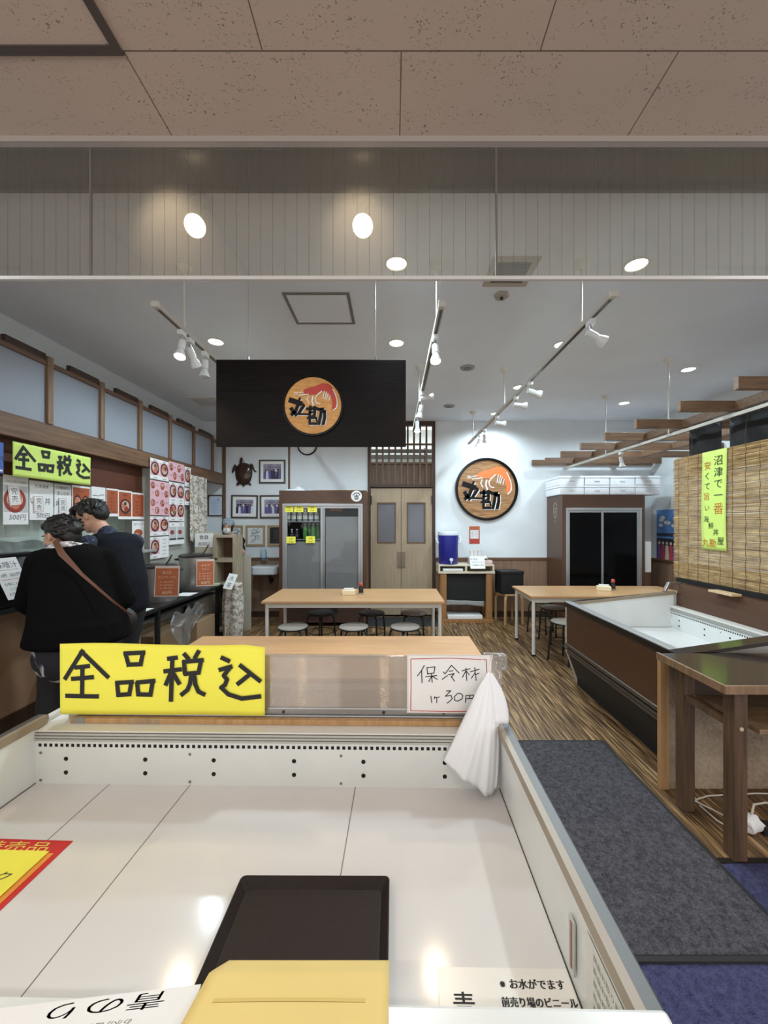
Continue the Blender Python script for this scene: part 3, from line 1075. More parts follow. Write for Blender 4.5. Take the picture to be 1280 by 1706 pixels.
# ---------------------------------------------------------------- screen behind the foreground case
YS = 1.46                                     # depth of the screen
ZS0, ZS1 = 0.80, 1.012
t = thing('plastic_screen', 'ribbed clear plastic screen standing on the back edge of the foreground case', 'screen', tuple(fcp(0, YS + 0.008, -0.0075)), (0, 0, FC_ROT))
SX0, SX1 = -1.22, 0.385
MB().box(SX0, SX1, -0.004, 0.004, ZS0 + 0.012, ZS1).build('ribbed_sheet', m_polycarb(), t)
b = MB()
b.box(SX0, SX1, -0.02, 0.016, 0.777, ZS0 - 0.002)
b.box(SX0, SX1, -0.012, -0.006, ZS0 - 0.002, ZS0 + 0.022)
rail = b.build('bottom_rail', ALU, t, bevel=0.003)
b = MB()
for x in (-0.42, -0.05, 0.17, 0.33):
    b.lathe([(0.006, 0), (0.005, 0.003), (0.0, 0.0035)], 12, Matrix.Translation((x, -0.0125, ZS0 + 0.008)) @ Matrix.Rotation(PI / 2, 4, 'X'))
b.build('screws', DKMET, rail)
MB().box(SX0, -0.04, -0.007, 0.007, ZS1 - 0.004, ZS1 + 0.004).build('top_edge', CLEARP, t)
b = MB()
b.box(0.32, 0.395, -0.010, 0.010, ZS1 - 0.012, ZS1 + 0.012).box(0.372, 0.402, -0.016, 0.014, ZS1 - 0.045, ZS1 + 0.008)
b.build('corner_clip', CLEARP, t, bevel=0.003)
t = tag(MB().box(0, 1.42, 0, 0.024, 0.0, 0.018).build('wooden_batten', PALEWOOD, bevel=0.002, at_=tuple(fcp(-1.19, 1.420, 0.769)), rot=(0, 0, FC_ROT)), 'long thin wooden batten lying along the back edge of the foreground case', 'batten')
t['label'] = 'long thin wooden batten along the back of the foreground case, under the yellow sign'
for (x, lab) in ((-1.155, 'small grey clip at the left end of the wooden batten'),):
    MB().box(x + 1.17, x + 1.21, -0.0015, 0.002, -0.003, 0.021).build('metal_clip', pm('clip_grey', (150, 150, 146), 0.4, 0.5), t)
MB().box(0.22, 0.33, -0.0025, 0.0005, -0.005, 0.021).build('tape', CLEARP, t)

# ---------------------------------------------------------------- hand-lettered yellow sign
KANJI4 = [
    [((160, 78), (55, 240)), ((150, 80), (312, 230)), ((118, 175), (198, 166)), ((160, 168), (158, 335)), ((98, 240), (222, 230)), ((63, 338), (252, 340))],
    [((418, 92), (438, 162)), ((412, 92), (530, 86)), ((522, 88), (508, 158)), ((430, 156), (514, 153)), ((367, 262), (374, 335)), ((362, 262), (462, 255)), ((453, 258), (440, 328)), ((370, 331), (445, 326)),
     ((488, 260), (494, 328)), ((487, 258), (590, 248)), ((581, 250), (567, 328)), ((490, 326), (573, 327))],
    [((670, 122), (720, 116)), ((695, 118), (688, 362)), ((650, 194), (745, 183)), ((690, 195), (658, 270)), ((700, 205), (736, 265)), ((765, 95), (790, 122)), ((852, 78), (828, 118)), ((764, 140), (770, 208)), ((760, 140), (876, 129)), ((866, 131), (850, 205)), ((768, 209), (855, 201)),
     ((808, 210), (800, 265), (785, 300), (750, 328)), ((824, 208), (832, 270), (850, 310), (885, 326))],
    [((990, 113), (1034, 132)), ((978, 183), (1048, 163)), ((1042, 166), (1003, 215), (1022, 238), (1010, 268), (986, 286)), ((986, 283), (1030, 322), (1110, 345), (1218, 332)), ((1100, 156), (1218, 245)), ((1156, 208), (1086, 262))],
]


def kanji_sign(mb, W, H, wd, zf=None, z=0.0016):
    for ch in KANJI4:
        for st in ch:
            pts = [((u - 22) / 1222 * W, (445 - v) / 405 * H) for u, v in st]
            mb.stroke(pts, wd, z, zf)
            z += 0.00008


def yellow_sign(name, label, loc, rot, W, H, mat, wd, wav=0.003, wavelen=9.0, seed=0):
    t = thing(name, label, 'sign', loc, rot)

    def zf(x, y):
        return wav * (math.sin(x * wavelen + seed) * 0.6 + math.sin(x * wavelen * 2.3 + y * 7 + seed) * 0.4)

    def P(u, v):
        x, y = u * W, v * H
        return (x, y + 0.004 * math.sin(u * 7 + seed) * v - (0.012 * max(0, u - 0.9) / 0.1 * v if not seed else 0), zf(x, y))
    MB().grid(P, 60, 12).build('sheet', mat, t, smooth=180, solid=0.0006)
    b = MB()
    kanji_sign(b, W, H, wd, zf)
    b.build('lettering', INK, t)
    return t


YW = (440 - 97) / F * 1.435
yellow_sign('paper_sign', 'yellow paper sign with large black characters standing on the foreground case', tuple(fcp(at(97, 0, 1.43).x - 0.012, 1.436, 0.795)), (PI / 2, 0, FC_ROT), YW, 0.258, YELLOW, 0.016)

# ---------------------------------------------------------------- white sign with red border
t = thing('price_sign', 'white handwritten price sign with red border on the plastic screen', 'sign', tuple(fcp(at(679, 0, 1.44).x - 0.012, 1.448, 0.808)), (PI / 2, 0, FC_ROT))
SW, SH = 0.296, 0.205
MB().box(-0.006, SW + 0.006, -0.004, SH + 0.004, 0.0, 0.0012).build('clear_sleeve', pm('sleeve_edge', (214, 206, 198), 0.3), t)
MB().box(0, SW, 0, SH, 0.0013, 0.0018).build('sheet', PAPER, t)
b = MB()
bp = [(105, 125), (540, 112), (970, 128), (975, 430), (968, 725), (540, 733), (102, 728), (108, 420), (105, 125)]
cv = lambda u, v: ((u - 78) / 932 * SW, (742 - v) / 655 * SH)
b.stroke([cv(*p) for p in bp], 0.0028, 0.0022)
b.build('border', REDINK, t)
b = MB()
for st in [((260, 198), (225, 262), (180, 322)), ((228, 255), (233, 402)), ((290, 225), (298, 302)), ((290, 225), (382, 214), (370, 285)), ((298, 297), (372, 286)), ((274, 330), (402, 316)), ((340, 288), (350, 396)), ((343, 325), (310, 386)), ((350, 325), (408, 360)),
           ((475, 272), (498, 296)), ((463, 360), (525, 315)), ((570, 195), (500, 292)), ((570, 195), (658, 285)), ((542, 264), (588, 258)), ((532, 305), (602, 292), (568, 335)), ((566, 322), (606, 380)),
           ((690, 260), (785, 232)), ((735, 226), (746, 372)), ((732, 265), (695, 335)), ((745, 265), (775, 308)), ((785, 270), (888, 238)), ((835, 220), (852, 370)), ((842, 275), (798, 345)), ((852, 300), (886, 284)),
           ((335, 555), (345, 632)), ((374, 576), (432, 564)), ((402, 570), (402, 632)), ((380, 560), (372, 585)),
           ((512, 494), (562, 492), (500, 556), (566, 545), (578, 582), (552, 612), (520, 636)),
           ((640, 522), (604, 560), (606, 600), (640, 612), (690, 585), (700, 545), (672, 520), (640, 522)),
           ((736, 545), (730, 625)), ((736, 545), (822, 540), (812, 610)), ((778, 542), (778, 582)), ((736, 582), (818, 578))]:
    b.stroke([cv(*p) for p in st], 0.0034, 0.0024)
b.build('lettering', INK, t)

# ---------------------------------------------------------------- white plastic bag hanging from the corner clip
t = thing('plastic_bag', 'thin white plastic bag hanging from the right corner of the plastic screen', 'bag', (0, 0, 0))
APX = V_((0.336, 1.372, 0.972))
BOT = [(0.172, 1.335, 0.686), (0.215, 1.322, 0.655), (0.262, 1.318, 0.626), (0.305, 1.312, 0.598), (0.340, 1.318, 0.592), (0.360, 1.335, 0.640)]


def bagp(u, v, side):
    k = u * (len(BOT) - 1)
    i = min(int(k), len(BOT) - 2)
    e = V_(BOT[i]).lerp(V_(BOT[i + 1]), k - i)
    p = APX.lerp(e, v)
    p.x += 0.022 * (u - 0.45) * min(1, v * 6) * (1 - v) + 0.035 * math.sin(PI * v) * max(0, u - 0.6)
    bulge = math.sin(PI * u) ** 0.7 * math.sin(PI * min(1, 0.08 + 0.70 * v))
    pl = 0.008 * math.sin(u * 19 + 2.2 * v) * v + 0.004 * math.sin(u * 41 + v * 3) * v
    p.y += side * (0.034 * bulge + (pl if side < 0 else 0.3 * pl) * math.sin(PI * u) ** 0.5)
    return p


bagm = pm('white_film', (240, 241, 244), 0.45, bump=(22, 0.25))
MB().grid(lambda u, v: bagp(u, v, -1), 44, 26).build('front_film', bagm, t, smooth=180, solid=0.0008)
MB().grid(lambda u, v: bagp(u, v, 0.55), 44, 26).build('back_film', bagm, t, smooth=180, solid=0.0008)


def flap(u, v):
    e = V_((0.345, 1.335, 0.815)).lerp(V_((0.402, 1.352, 0.806)), u)
    p = (APX + V_((0.012 * u, -0.006, 0.0))).lerp(e, v)
    p.x += 0.016 * u * math.sin(PI * v)
    p.y -= 0.012 * math.sin(PI * u) * v + 0.004 * math.sin(9 * u) * v
    return p


MB().grid(flap, 16, 14).build('side_flap', bagm, t, smooth=180, solid=0.0008)
MB().tube([APX + V_((-0.006, 0, -0.01)), APX + V_((-0.012, 0.03, 0.022)), APX + V_((-0.016, 0.045, 0.046))], 0.0014, 6).build('string', PAPER, t)
MB().tube([APX + V_((0.004, 0, -0.01)), APX + V_((0.016, 0.03, 0.022)), APX + V_((0.026, 0.045, 0.046))], 0.0014, 6).build('string', PAPER, t)

# ---------------------------------------------------------------- things lying in the foreground case
ZF = 0.5805
t = thing('serving_tray', 'dark brown rectangular serving tray lying in the foreground case', 'tray', (-0.385, 0.655, ZF), (0, 0, -0.004))
TW, TD = 0.375, 0.335
tm = pm('tray_brown', (40, 30, 27), 0.5, spec=0.25, var=(40, 0.15))
b = MB()


def ring(o, z):
    r = 0.012
    pts = []
    for cx, cy, a0 in ((TW - o - r, TD - o - r, 0), (o + r, TD - o - r, 90), (o + r, o + r, 180), (TW - o - r, o + r, 270)):
        for k in range(5):
            a = math.radians(a0 + 90 * k / 4)
            pts.append((cx + r * math.cos(a), cy + r * math.sin(a), z))
    return pts


rings = [ring(0.018, 0.0), ring(0.004, 0.020), ring(0.0, 0.024), ring(0.003, 0.026), ring(0.020, 0.006)]
n = len(rings[0])
vs = [p for r in rings for p in r]
fs = [tuple(range(n - 1, -1, -1))]
for i in range(4):
    fs += [(i * n + k, i * n + (k + 1) % n, (i + 1) * n + (k + 1) % n, (i + 1) * n + k) for k in range(n)]
fs.append(tuple(4 * n + k for k in range(n)))
b.add(vs, fs)
b.build('tray_body', tm, t)
b = MB()
b.add([(x, y, 0.0064) for x, y, _ in ring(0.024, 0)], [tuple(range(n))])
b.build('tray_bottom', pm('tray_bottom', (46, 36, 33), 0.6, spec=0.2, var=(120, 0.12)), t)

# folded manila card leaning over the front rim
t = thing('folded_card', 'blank folded pale yellow card leaning over the front rim beside the dark tray', 'card', (0, 0, 0))


def cardp(u, v):
    y = 0.662 - 0.162 * v
    z = 0.756 + 0.058 * (min(v, 0.42) / 0.42) + 0.024 * max(0, v - 0.42) / 0.58
    x = -0.278 + 0.272 * u - 0.004 * v * (1 - u)
    return (x, y, z + 0.003 * math.sin(PI * u) * v)


MB().grid(cardp, 16, 14).build('front_sheet', MANILA, t, smooth=180, solid=0.0012)
MB().grid(lambda u, v: (cardp(u, v)[0] * 0.985, cardp(u, v)[1] + 0.002, cardp(u, v)[2] - 0.0035), 8, 8).build('back_sheet', MANILA, t, smooth=180, solid=0.0012)
b = MB()
b.grid(lambda u, v: (cardp(0.10 + 0.78 * u, 0.70)[0], cardp(0.1 + 0.78 * u, 0.68 + 0.035 * v)[1], cardp(0.10 + 0.78 * u, 0.68 + 0.035 * v)[2] + 0.0012), 16, 2)
b.build('darker_band', pm('manila_darker', (214, 184, 106), 0.7), t)  # thin band slightly darker than the card

# white notice on the rim, its writing turned away from the viewer
t = thing('handwritten_notice', 'white notice lying upside down over the front rim at the lower left', 'notice', (-0.283, 0.540, 0.8065), (0, 0, math.radians(180 + 6)))
MB().box(-0.0, 0.62, -0.045, 0.14, 0, 0.0012).build('sheet', PAPER, t)
b = MB()
text(b, '青のり', 0.125, -0.040, 0.022, slant=0.1, sx=2.6)
text(b, 'お水が出ます', 0.115, -0.012, 0.0095, slant=0.1, sx=1.3)
text(b, 'ビニールに入れて', 0.115, 0.002, 0.009, slant=0.1, sx=1.3)
text(b, 'おさしみ', 0.30, 0.004, 0.013, slant=0.1, sx=1.5)
text(b, '丸干し', 0.31, -0.014, 0.013, slant=0.1, sx=1.5)
b.build('lettering', INK2, t)

# clear taped notice on the floor of the case, lower right
t = thing('taped_notice', 'white taped notice with black handwriting on the case floor at lower right', 'notice', tuple(fcp(0.085, 0.645, ZF + 0.0006)), (0, 0, FC_ROT))
MB().box(0, 0.265, 0, 0.185, 0, 0.0008).build('sheet', pm('taped_sheet', (236, 230, 222), 0.25), t)
b = MB()
for dx in (0, 0.0008, 0.0016):
    text(b, '※お水がでます', 0.186 + dx, 0.150, 0.0185, z=0.0012 + dx * 0.1, slant=0.05)
    text(b, '前売り場のビニール', 0.190 + dx, 0.121, 0.0170, z=0.0012 + dx * 0.1, slant=0.05, sx=0.95)
    text(b, 'に入れてください', 0.190 + dx, 0.098, 0.0165, z=0.0012 + dx * 0.1, slant=0.05)
    text(b, '青', 0.046 + dx, 0.100, 0.050, z=0.0012 + dx * 0.1, sx=0.9)
text(b, 'のり', 0.105, 0.075, 0.034, center=True)
b.build('lettering', INK, t)

# red and yellow price cards at the left edge
t = thing('price_card', 'red and yellow price card lying at the left of the foreground case', 'price card', (at(0, 1400, 1.127).x - 0.10, 0.90, ZF), (0, 0, math.radians(-2)))
MB().box(-0.03, 0.305, 0.0, 0.235, 0, 0.0015).build('red_card', REDP, t)
MB().box(-0.03, 0.275, -0.012, 0.192, 0.006, 0.0072).build('yellow_sheet', YELLOW, t)
MB().box(-0.02, 0.29, -0.004, 0.19, 0.002, 0.0034).build('orange_sheet', pm('orange_paper', (232, 150, 60), 0.7), t)
b = MB()
text(b, '特売品', 0.16, 0.197, 0.036, z=0.0022, sx=1.9)
b.build('lettering', pm('yellow_ink', (244, 214, 96), 0.7), t)
b = MB()
text(b, '1パック', 0.17, 0.10, 0.032, z=0.0078, sx=1.5)
text(b, '500円', 0.15, 0.03, 0.04, z=0.0078, sx=1.2)
b.build('handwriting', INK2, t)

# thermometer strip and faded note on the right inner wall of the case
XW = 0.3895 - 0.0352
t = thing('thermometer_strip', 'narrow clear thermometer strip stuck on the right inner wall of the foreground case', 'thermometer', tuple(fcp(XW - 0.002, 0.80, 0.612)), (PI / 2, 0, -PI / 2 + FC_ROT))
MB().box(-0.012, 0.012, 0, 0.105, 0, 0.004).build('strip', pm('strip_grey', (190, 188, 182), 0.3), t, bevel=0.001)
MB().box(-0.003, 0.003, 0.008, 0.098, 0.004, 0.0052).build('glass_tube', pm('tube_red', (150, 92, 80), 0.3), t)
t = thing('faded_note', 'faded handwritten note stuck on the right inner wall of the foreground case', 'notice', tuple(fcp(XW - 0.001, 0.745, 0.600)), (PI / 2, 0, -PI / 2 + FC_ROT))
MB().box(0, 0.16, 0, 0.15, 0, 0.0008).build('sheet', pm('faded_sheet', (222, 220, 212), 0.5), t)
b = MB()
for k in range(6):
    text(b, '商品お取り扱い中', 0.08, 0.125 - 0.022 * k, 0.014)
b.build('lettering', pm('faded_ink', (150, 146, 140), 0.8), t)
# ================================================================ TABLES AND STOOLS
def table(label, loc, W, D, H=0.68, rotz=0.0):
    t = thing('dining_table', label, 'table', loc, (0, 0, rotz), group='long dining tables')
    MB().box(0, W, 0, D, H - 0.028, H).build('table_top', TABLEWOOD, t, bevel=0.003)
    MB().box(-0.002, W + 0.002, -0.002, D + 0.002, H - 0.022, H - 0.006).build('edge_band', pm('table_edge', (190, 150, 108), 0.5), t)
    b = MB()
    b.box(0.05, W - 0.05, 0.035, 0.055, H - 0.075, H - 0.028).box(0.05, W - 0.05, D - 0.055, D - 0.035, H - 0.075, H - 0.028)
    b.box(0.035, 0.055, 0.05, D - 0.05, H - 0.075, H - 0.028).box(W - 0.055, W - 0.035, 0.05, D - 0.05, H - 0.075, H - 0.028)
    b.build('apron_frame', WHITEMET, t)
    for x in (0.045, W - 0.045):
        for y in (0.045, D - 0.045):
            leg = MB().cyl((x, y, 0.012), (x, y, H - 0.03), 0.019, n=16).build('leg', WHITEMET, t, smooth=40)
            MB().cyl((x, y, 0), (x, y, 0.02), 0.021, n=16).build('foot_cap', BLACKMAT, leg, smooth=40)
    return t


table('long beech topped table in front of the drinks refrigerator', (-1.365, 4.04, 0), 1.90, 0.77)
table('long beech topped table right behind the plastic screen', (-1.37, 2.05, 0), 1.92, 0.76)
table('long beech topped table on the right, behind the brown display case', (1.53, 4.33, 0), 1.86, 0.71, rotz=-0.012)


def stool():
    t = thing('stool', '', 'stool', (0, 0, 0), group='round stackable stools')
    MB().lathe([(0.0, 0.405), (0.138, 0.405), (0.150, 0.412), (0.153, 0.422), (0.148, 0.432), (0.12, 0.437), (0.0, 0.438)], 36).build('seat', GREYSEAT, t, smooth=40)
    MB().lathe([(0.150, 0.408), (0.156, 0.411), (0.157, 0.420), (0.153, 0.424)], 36, caps=False).build('seat_band', BLACKMET, t, smooth=60)
    for k in range(4):
        a = PI / 4 + k * PI / 2
        c, s = math.cos(a), math.sin(a)
        pts = [(0.06 * c, 0.06 * s, 0.400), (0.125 * c, 0.125 * s, 0.396), (0.150 * c, 0.150 * s, 0.372), (0.158 * c, 0.158 * s, 0.33), (0.178 * c, 0.178 * s, 0.012)]
        leg = MB().tube(pts, 0.010, 10).build('leg', BLACKMET, t, smooth=60)
        MB().cyl((0.1785 * c, 0.1785 * s, 0.0), (0.178 * c, 0.178 * s, 0.03), 0.0125, n=10).build('foot_cap', BLACKMAT, leg, smooth=40)
    MB().lathe([(0.150, 0.205), (0.156, 0.200), (0.162, 0.205), (0.156, 0.210), (0.150, 0.205)], 32, caps=False).build('ring_brace', BLACKMET, t, smooth=60)
    return t


st = stool()
STS = [(-1.03, 4.02, 'stool at the left, in the nearer row at the table by the drinks refrigerator'),
       (-0.405, 4.02, 'middle stool of the nearer row at the table by the drinks refrigerator'),
       (0.125, 4.02, 'right stool of the nearer row at the table by the drinks refrigerator'),
       (-0.86, 4.64, 'dark seated stool at the left of the row farther behind the refrigerator table'),
       (-0.255, 4.64, 'dark seated stool in the middle of the row behind the refrigerator table'),
       (0.245, 4.64, 'stool at the right of the farther row, in front of the pale double doors'),
       (2.03, 4.93, 'stool under the right-hand table, at its far side left of the display case'),
       (1.87, 4.22, 'stool half hidden by the corner of the brown display case'),
       (2.02, 5.35, 'stool whose black legs show behind the left end of the right-hand table')]
for i, (x, y, lab) in enumerate(STS):
    if i == 0:
        st.location = (x, y, 0)
        st['label'] = lab
        s_ = st
    else:
        s_ = dup(st, lab, (x, y, 0), rotz=0.3 * i, group='round stackable stools')
    if i in (3, 4):
        for ch in s_.children:
            if ch.name.startswith('seat') and not ch.name.startswith('seat_band'):
                ch.data = ch.data.copy()
                ch.data.materials[0] = pm('dark_vinyl', (52, 50, 50), 0.45)


def caddy(label, x, y, rotz, lab2):
    """tissue holder with a sauce bottle beside it"""
    t = thing('napkin_box', label, 'napkin box', (x, y, 0.68), (0, 0, rotz))
    b = MB()
    b.box(-0.075, 0.075, -0.05, 0.05, 0.0, 0.055)
    b.build('box', pm('cream_plastic', (232, 216, 180), 0.4), t, bevel=0.006)
    MB().box(-0.055, 0.055, -0.012, 0.012, 0.054, 0.075).build('napkins', PAPER, t, bevel=0.003)
    MB().box(-0.060, 0.060, -0.018, 0.018, 0.0548, 0.0562).build('slot_lip', pm('cream_shadow', (196, 176, 140), 0.5), t)
    t = thing('soy_sauce_bottle', lab2, 'sauce bottle', (x + 0.135 * math.cos(rotz), y + 0.03, 0.68))
    MB().lathe([(0.0, 0.0), (0.032, 0.0), (0.034, 0.006), (0.034, 0.018), (0.0, 0.019)], 24).build('saucer', pm('saucer_glass', (150, 140, 130), 0.2), t, smooth=40)
    MB().lathe([(0.026, 0.018), (0.028, 0.03), (0.026, 0.07), (0.018, 0.09), (0.016, 0.098)], 24).build('bottle_body', pm('soy_dark', (34, 22, 20), 0.12), t, smooth=40)
    MB().lathe([(0.021, 0.095), (0.023, 0.105), (0.020, 0.125), (0.010, 0.134), (0.0, 0.135)], 24).build('cap', pm('red_cap', (178, 72, 60), 0.4), t, smooth=40)


caddy('cream napkin box on the table in front of the drinks refrigerator', -0.50, 4.42, 0.05, 'red capped soy sauce bottle on the table in front of the drinks refrigerator')
caddy('cream napkin box on the right-hand table', 2.53, 4.68, -0.35, 'red capped soy sauce bottle on the right-hand table')

# ================================================================ ROUND EMBLEM (carved shrimp and shop characters)
def emblem(par, R, shrimp_col, wood_m, z=0.0, rim_th=0.02):
    """carved round sign in the local xy plane, radius R"""
    k = R / 565.0
    cv = lambda u, v: ((u - 655) * k, (640 - v) * k)
    MB().lathe([(0.88 * R, z), (R * 0.985, z), (R, z + 0.3 * rim_th), (R * 0.99, z + rim_th), (R * 0.925, z + rim_th), (R * 0.91, z + rim_th * 0.45)], 72, caps=False).build('emblem_rim', pm('gloss_black', (12, 11, 12), 0.3, spec=0.2), par, smooth=40)
    MB().lathe([(0.0, z + rim_th * 0.5), (0.93 * R, z + rim_th * 0.5)], 64).build('emblem_disc', wood_m, par)
    z0 = z + rim_th * 0.5 + 0.0012
    b = MB()
    outline = [(470, 385), (520, 345), (600, 312), (700, 290), (740, 275), (790, 250), (850, 235), (930, 246), (985, 285), (1025, 340), (1058, 410), (1080, 470), (1100, 560), (1095, 640), (1070, 690), (1035, 722), (1005, 690), (1012, 610), (1000, 530), (965, 465), (900, 400), (840, 380), (810, 385), (770, 415), (720, 452), (660, 440), (600, 450), (540, 437), (480, 408)]
    b.prism([cv(*p) for p in outline], z0, z0 + 0.002)
    b.build('shrimp_emblem', shrimp_col, par)
    b = MB()
    for st_, w_ in [([(395, 458), (480, 450), (575, 436)], 16), ([(400, 410), (480, 400)], 12), ([(310, 405), (380, 410)], 12), ([(305, 436), (380, 436)], 12),
                    ([(575, 470), (548, 530), (585, 605)], 18), ([(655, 480), (640, 560), (668, 650)], 26), ([(700, 490), (700, 560), (730, 600), (785, 612)], 16), ([(815, 382), (730, 455), (690, 520)], 18),
                    ([(865, 380), (838, 520)], 13), ([(905, 395), (870, 530)], 14), ([(935, 425), (898, 540)], 14), ([(968, 462), (945, 552)], 13),
                    ([(1015, 340), (1060, 430), (1092, 530), (1100, 650)], 14), ([(1100, 600), (1085, 680), (1032, 728)], 18)]:
        b.stroke([cv(*p) for p in st_], w_ * k, z0 + 0.0025)
    b.build('shrimp_lines', PAPER, par)
    LET = [([(240, 545), (330, 575), (430, 610)], 80), ([(400, 560), (425, 510)], 34), ([(430, 590), (490, 650), (405, 780)], 48), ([(390, 800), (565, 806)], 30),
           ([(385, 640), (345, 740), (268, 815)], 52), ([(262, 695), (300, 760), (360, 815)], 56),
           ([(548, 708), (640, 700), (720, 695)], 46), ([(610, 660), (598, 800), (600, 960)], 42), ([(685, 665), (690, 780), (680, 880)], 42), ([(590, 770), (690, 765)], 24), ([(590, 840), (690, 835)], 24),
           ([(555, 875), (720, 872)], 34), ([(590, 975), (725, 975)], 40), ([(715, 880), (735, 940)], 26),
           ([(735, 705), (860, 752)], 50), ([(870, 745), (872, 860), (845, 985)], 46), ([(815, 700), (795, 850), (765, 985)], 46), ([(835, 730), (850, 690)], 26)]
    b = MB()
    for st_, w_ in LET:
        b.stroke([(x + 17 * k, y - 14 * k) for x, y in (cv(*p) for p in st_)], w_ * k, z0 + 0.002)
    b.build('lettering_outline', PAPER, par)
    b = MB()
    for st_, w_ in LET:
        b.stroke([cv(*p) for p in st_], w_ * 1.2 * k, z0 + 0.004)
    b.build('lettering', pm('gloss_black', (12, 11, 12), 0.3, spec=0.2), par)


EMW = wood('emblem_wood_warm', (198, 138, 72), (226, 170, 100), (3, 14, 3), 5, 0.5)
EMW2 = wood('emblem_wood', (118, 80, 46), (176, 130, 84), (1.2, 9, 3), 4, 0.5)
SY = 2.5
t = thing('hanging_sign', 'black hanging signboard with a round carved shrimp emblem', 'sign', at(360, 744, SY), 'F')
HW, HH = (676.5 - 360) / F * SY, (744 - 599) / F * SY
MB().box(0, HW, 0, HH, -0.02, 0.0).build('board', pm('dark_stained_board', (14, 9, 9), 0.4, spec=0.15, var=(7, 0.3), bump=(9, 0.12), stretch=(1, 9, 1)), t, bevel=0.002)
em = bpy.data.objects.new('round_emblem', None)
C.objects.link(em)
em.parent = t
em.location = ((522 - 360) / F * SY, (744 - 676) / F * SY, 0)
emblem(em, 51.5 / F * SY, pm('carved_red', (186, 66, 54), 0.6), EMW, 0.0, 0.014)
for px in (413, 626):
    x = (px - 360) / F * SY
    MB().cyl((x, HH - 0.01, -0.01), (x, HH + 0.022, -0.01), 0.006, n=10).build('hook', CHROME, t, smooth=40)
    MB().cyl((x, HH + 0.015, -0.01), (x, ZC - at(0, 744, SY).z, -0.01), 0.0011, n=6).build('wire', pm('steel_wire', (150, 146, 140), 0.4, 0.6), t)

t = thing('round_wall_emblem', 'large round carved shrimp emblem with black rim on the white back wall', 'sign', at(811, 815, 6.17) + Vector((0, 0.02, 0)), 'F')
emblem(t, 52.5 / F * 6.17, pm('carved_orange', (240, 120, 62), 0.55), EMW2, 0.0, 0.045)

# ================================================================ BACK WALL: PICTURES, TURTLE, CLOCK
YW_ = YB - 0.002


def frame(name, label, px0, py0, px1, py1, fm, fw, mat_w, picture, cat='picture', tilt=0.0):
    a, c = at(px0, py1, YW_), at(px1, py0, YW_)
    W, H = c.x - a.x, c.z - a.z
    t = thing(name, label, cat, (a.x, YW_, a.z), (PI / 2, tilt, 0))
    b = MB()
    b.box(0, W, 0, fw, 0, 0.022).box(0, W, H - fw, H, 0, 0.022).box(0, fw, fw, H - fw, 0, 0.022).box(W - fw, W, fw, H - fw, 0, 0.022)
    b.build('frame', fm, t, bevel=0.003)
    MB().box(fw * 0.9, W - fw * 0.9, fw * 0.9, H - fw * 0.9, 0, 0.008).build('mount', PAPER, t)
    picture(t, fw + mat_w, fw + mat_w, W - 2 * (fw + mat_w), H - 2 * (fw + mat_w))
    return t


def photo(seed):
    def f(t, x, y, W, H):
        r = random.Random(seed)
        mats = [pm('photo_back', (142, 138, 158), 0.4, var=(14, 0.3)), pm('photo_navy', (48, 44, 72), 0.5), pm('photo_white', (214, 214, 226), 0.5), pm('photo_skin', (190, 160, 150), 0.5), pm('photo_violet', (98, 88, 140), 0.5)]
        b = MB()
        b.box(x, x + W, y, y + H, 0.008, 0.0095)
        n = 7
        for k in range(n):
            cx = x + W * (k + 0.5) / n
            for row in (1, 0):
                top = H * (0.62 + 0.14 * row + r.uniform(-0.04, 0.04))
                b.m = r.choice((1, 2, 1, 4))
                w2 = W / n * 0.52
                px = min(max(cx + (0.4 if row else 0) * W / n, x + w2), x + W - w2)
                zz = 0.0098 + 0.0006 * (1 - row)
                b.prism([(px - w2, y), (px + w2, y), (px + w2 * 0.8, y + top - 0.1 * H), (px - w2 * 0.8, y + top - 0.1 * H)], zz, zz + 0.0002)
                b.m = 3
                b.disc(px, y + top - 0.04 * H, zz + 0.0002, w2 * 0.5, n=10, th=0.0002)
                b.m = 1
                b.disc(px, y + top + 0.005 * H, zz + 0.0003, w2 * 0.52, w2 * 0.3, n=10, th=0.0002)
        b.build('photograph', mats, t)
    return f


def autograph(seed, col=(222, 222, 220)):
    def f(t, x, y, W, H):
        r = random.Random(seed)
        MB().box(x, x + W, y, y + H, 0.008, 0.0095).build('autograph_board', pm('board_%d' % sum(col), col, 0.6), t)
        b = MB()
        for k in range(6):
            px, py = x + W * r.uniform(0.12, 0.35), y + H * (0.14 + 0.13 * k)
            pts = []
            for q in range(9):
                pts.append((min(x + W * 0.95, px + W * 0.07 * q), min(y + H * 0.94, py + H * 0.10 * r.uniform(-1, 1) + H * 0.018 * q)))
            b.stroke(pts, 0.006, 0.0102 + 0.0002 * k)
        b.build('autograph', INK2 if col[0] > 100 else pm('grey_chalk', (96, 92, 96), 0.8), t)
    return f


def certificate(t, x, y, W, H):
    MB().box(x, x + W, y, y + H, 0.008, 0.0095).build('certificate', pm('certificate_blue', (196, 208, 226), 0.5), t)
    b = MB()
    for k in range(11):
        b.box(x + W * 0.1, x + W * (0.55 + 0.3 * ((k * 7) % 3) / 2), y + H * (0.12 + 0.065 * k), y + H * (0.135 + 0.065 * k), 0.0096, 0.0100)
    b.disc(x + W * 0.72, y + H * 0.83, 0.0096, W * 0.09, n=14)
    b.build('print', pm('certificate_ink', (140, 152, 184), 0.6), t)


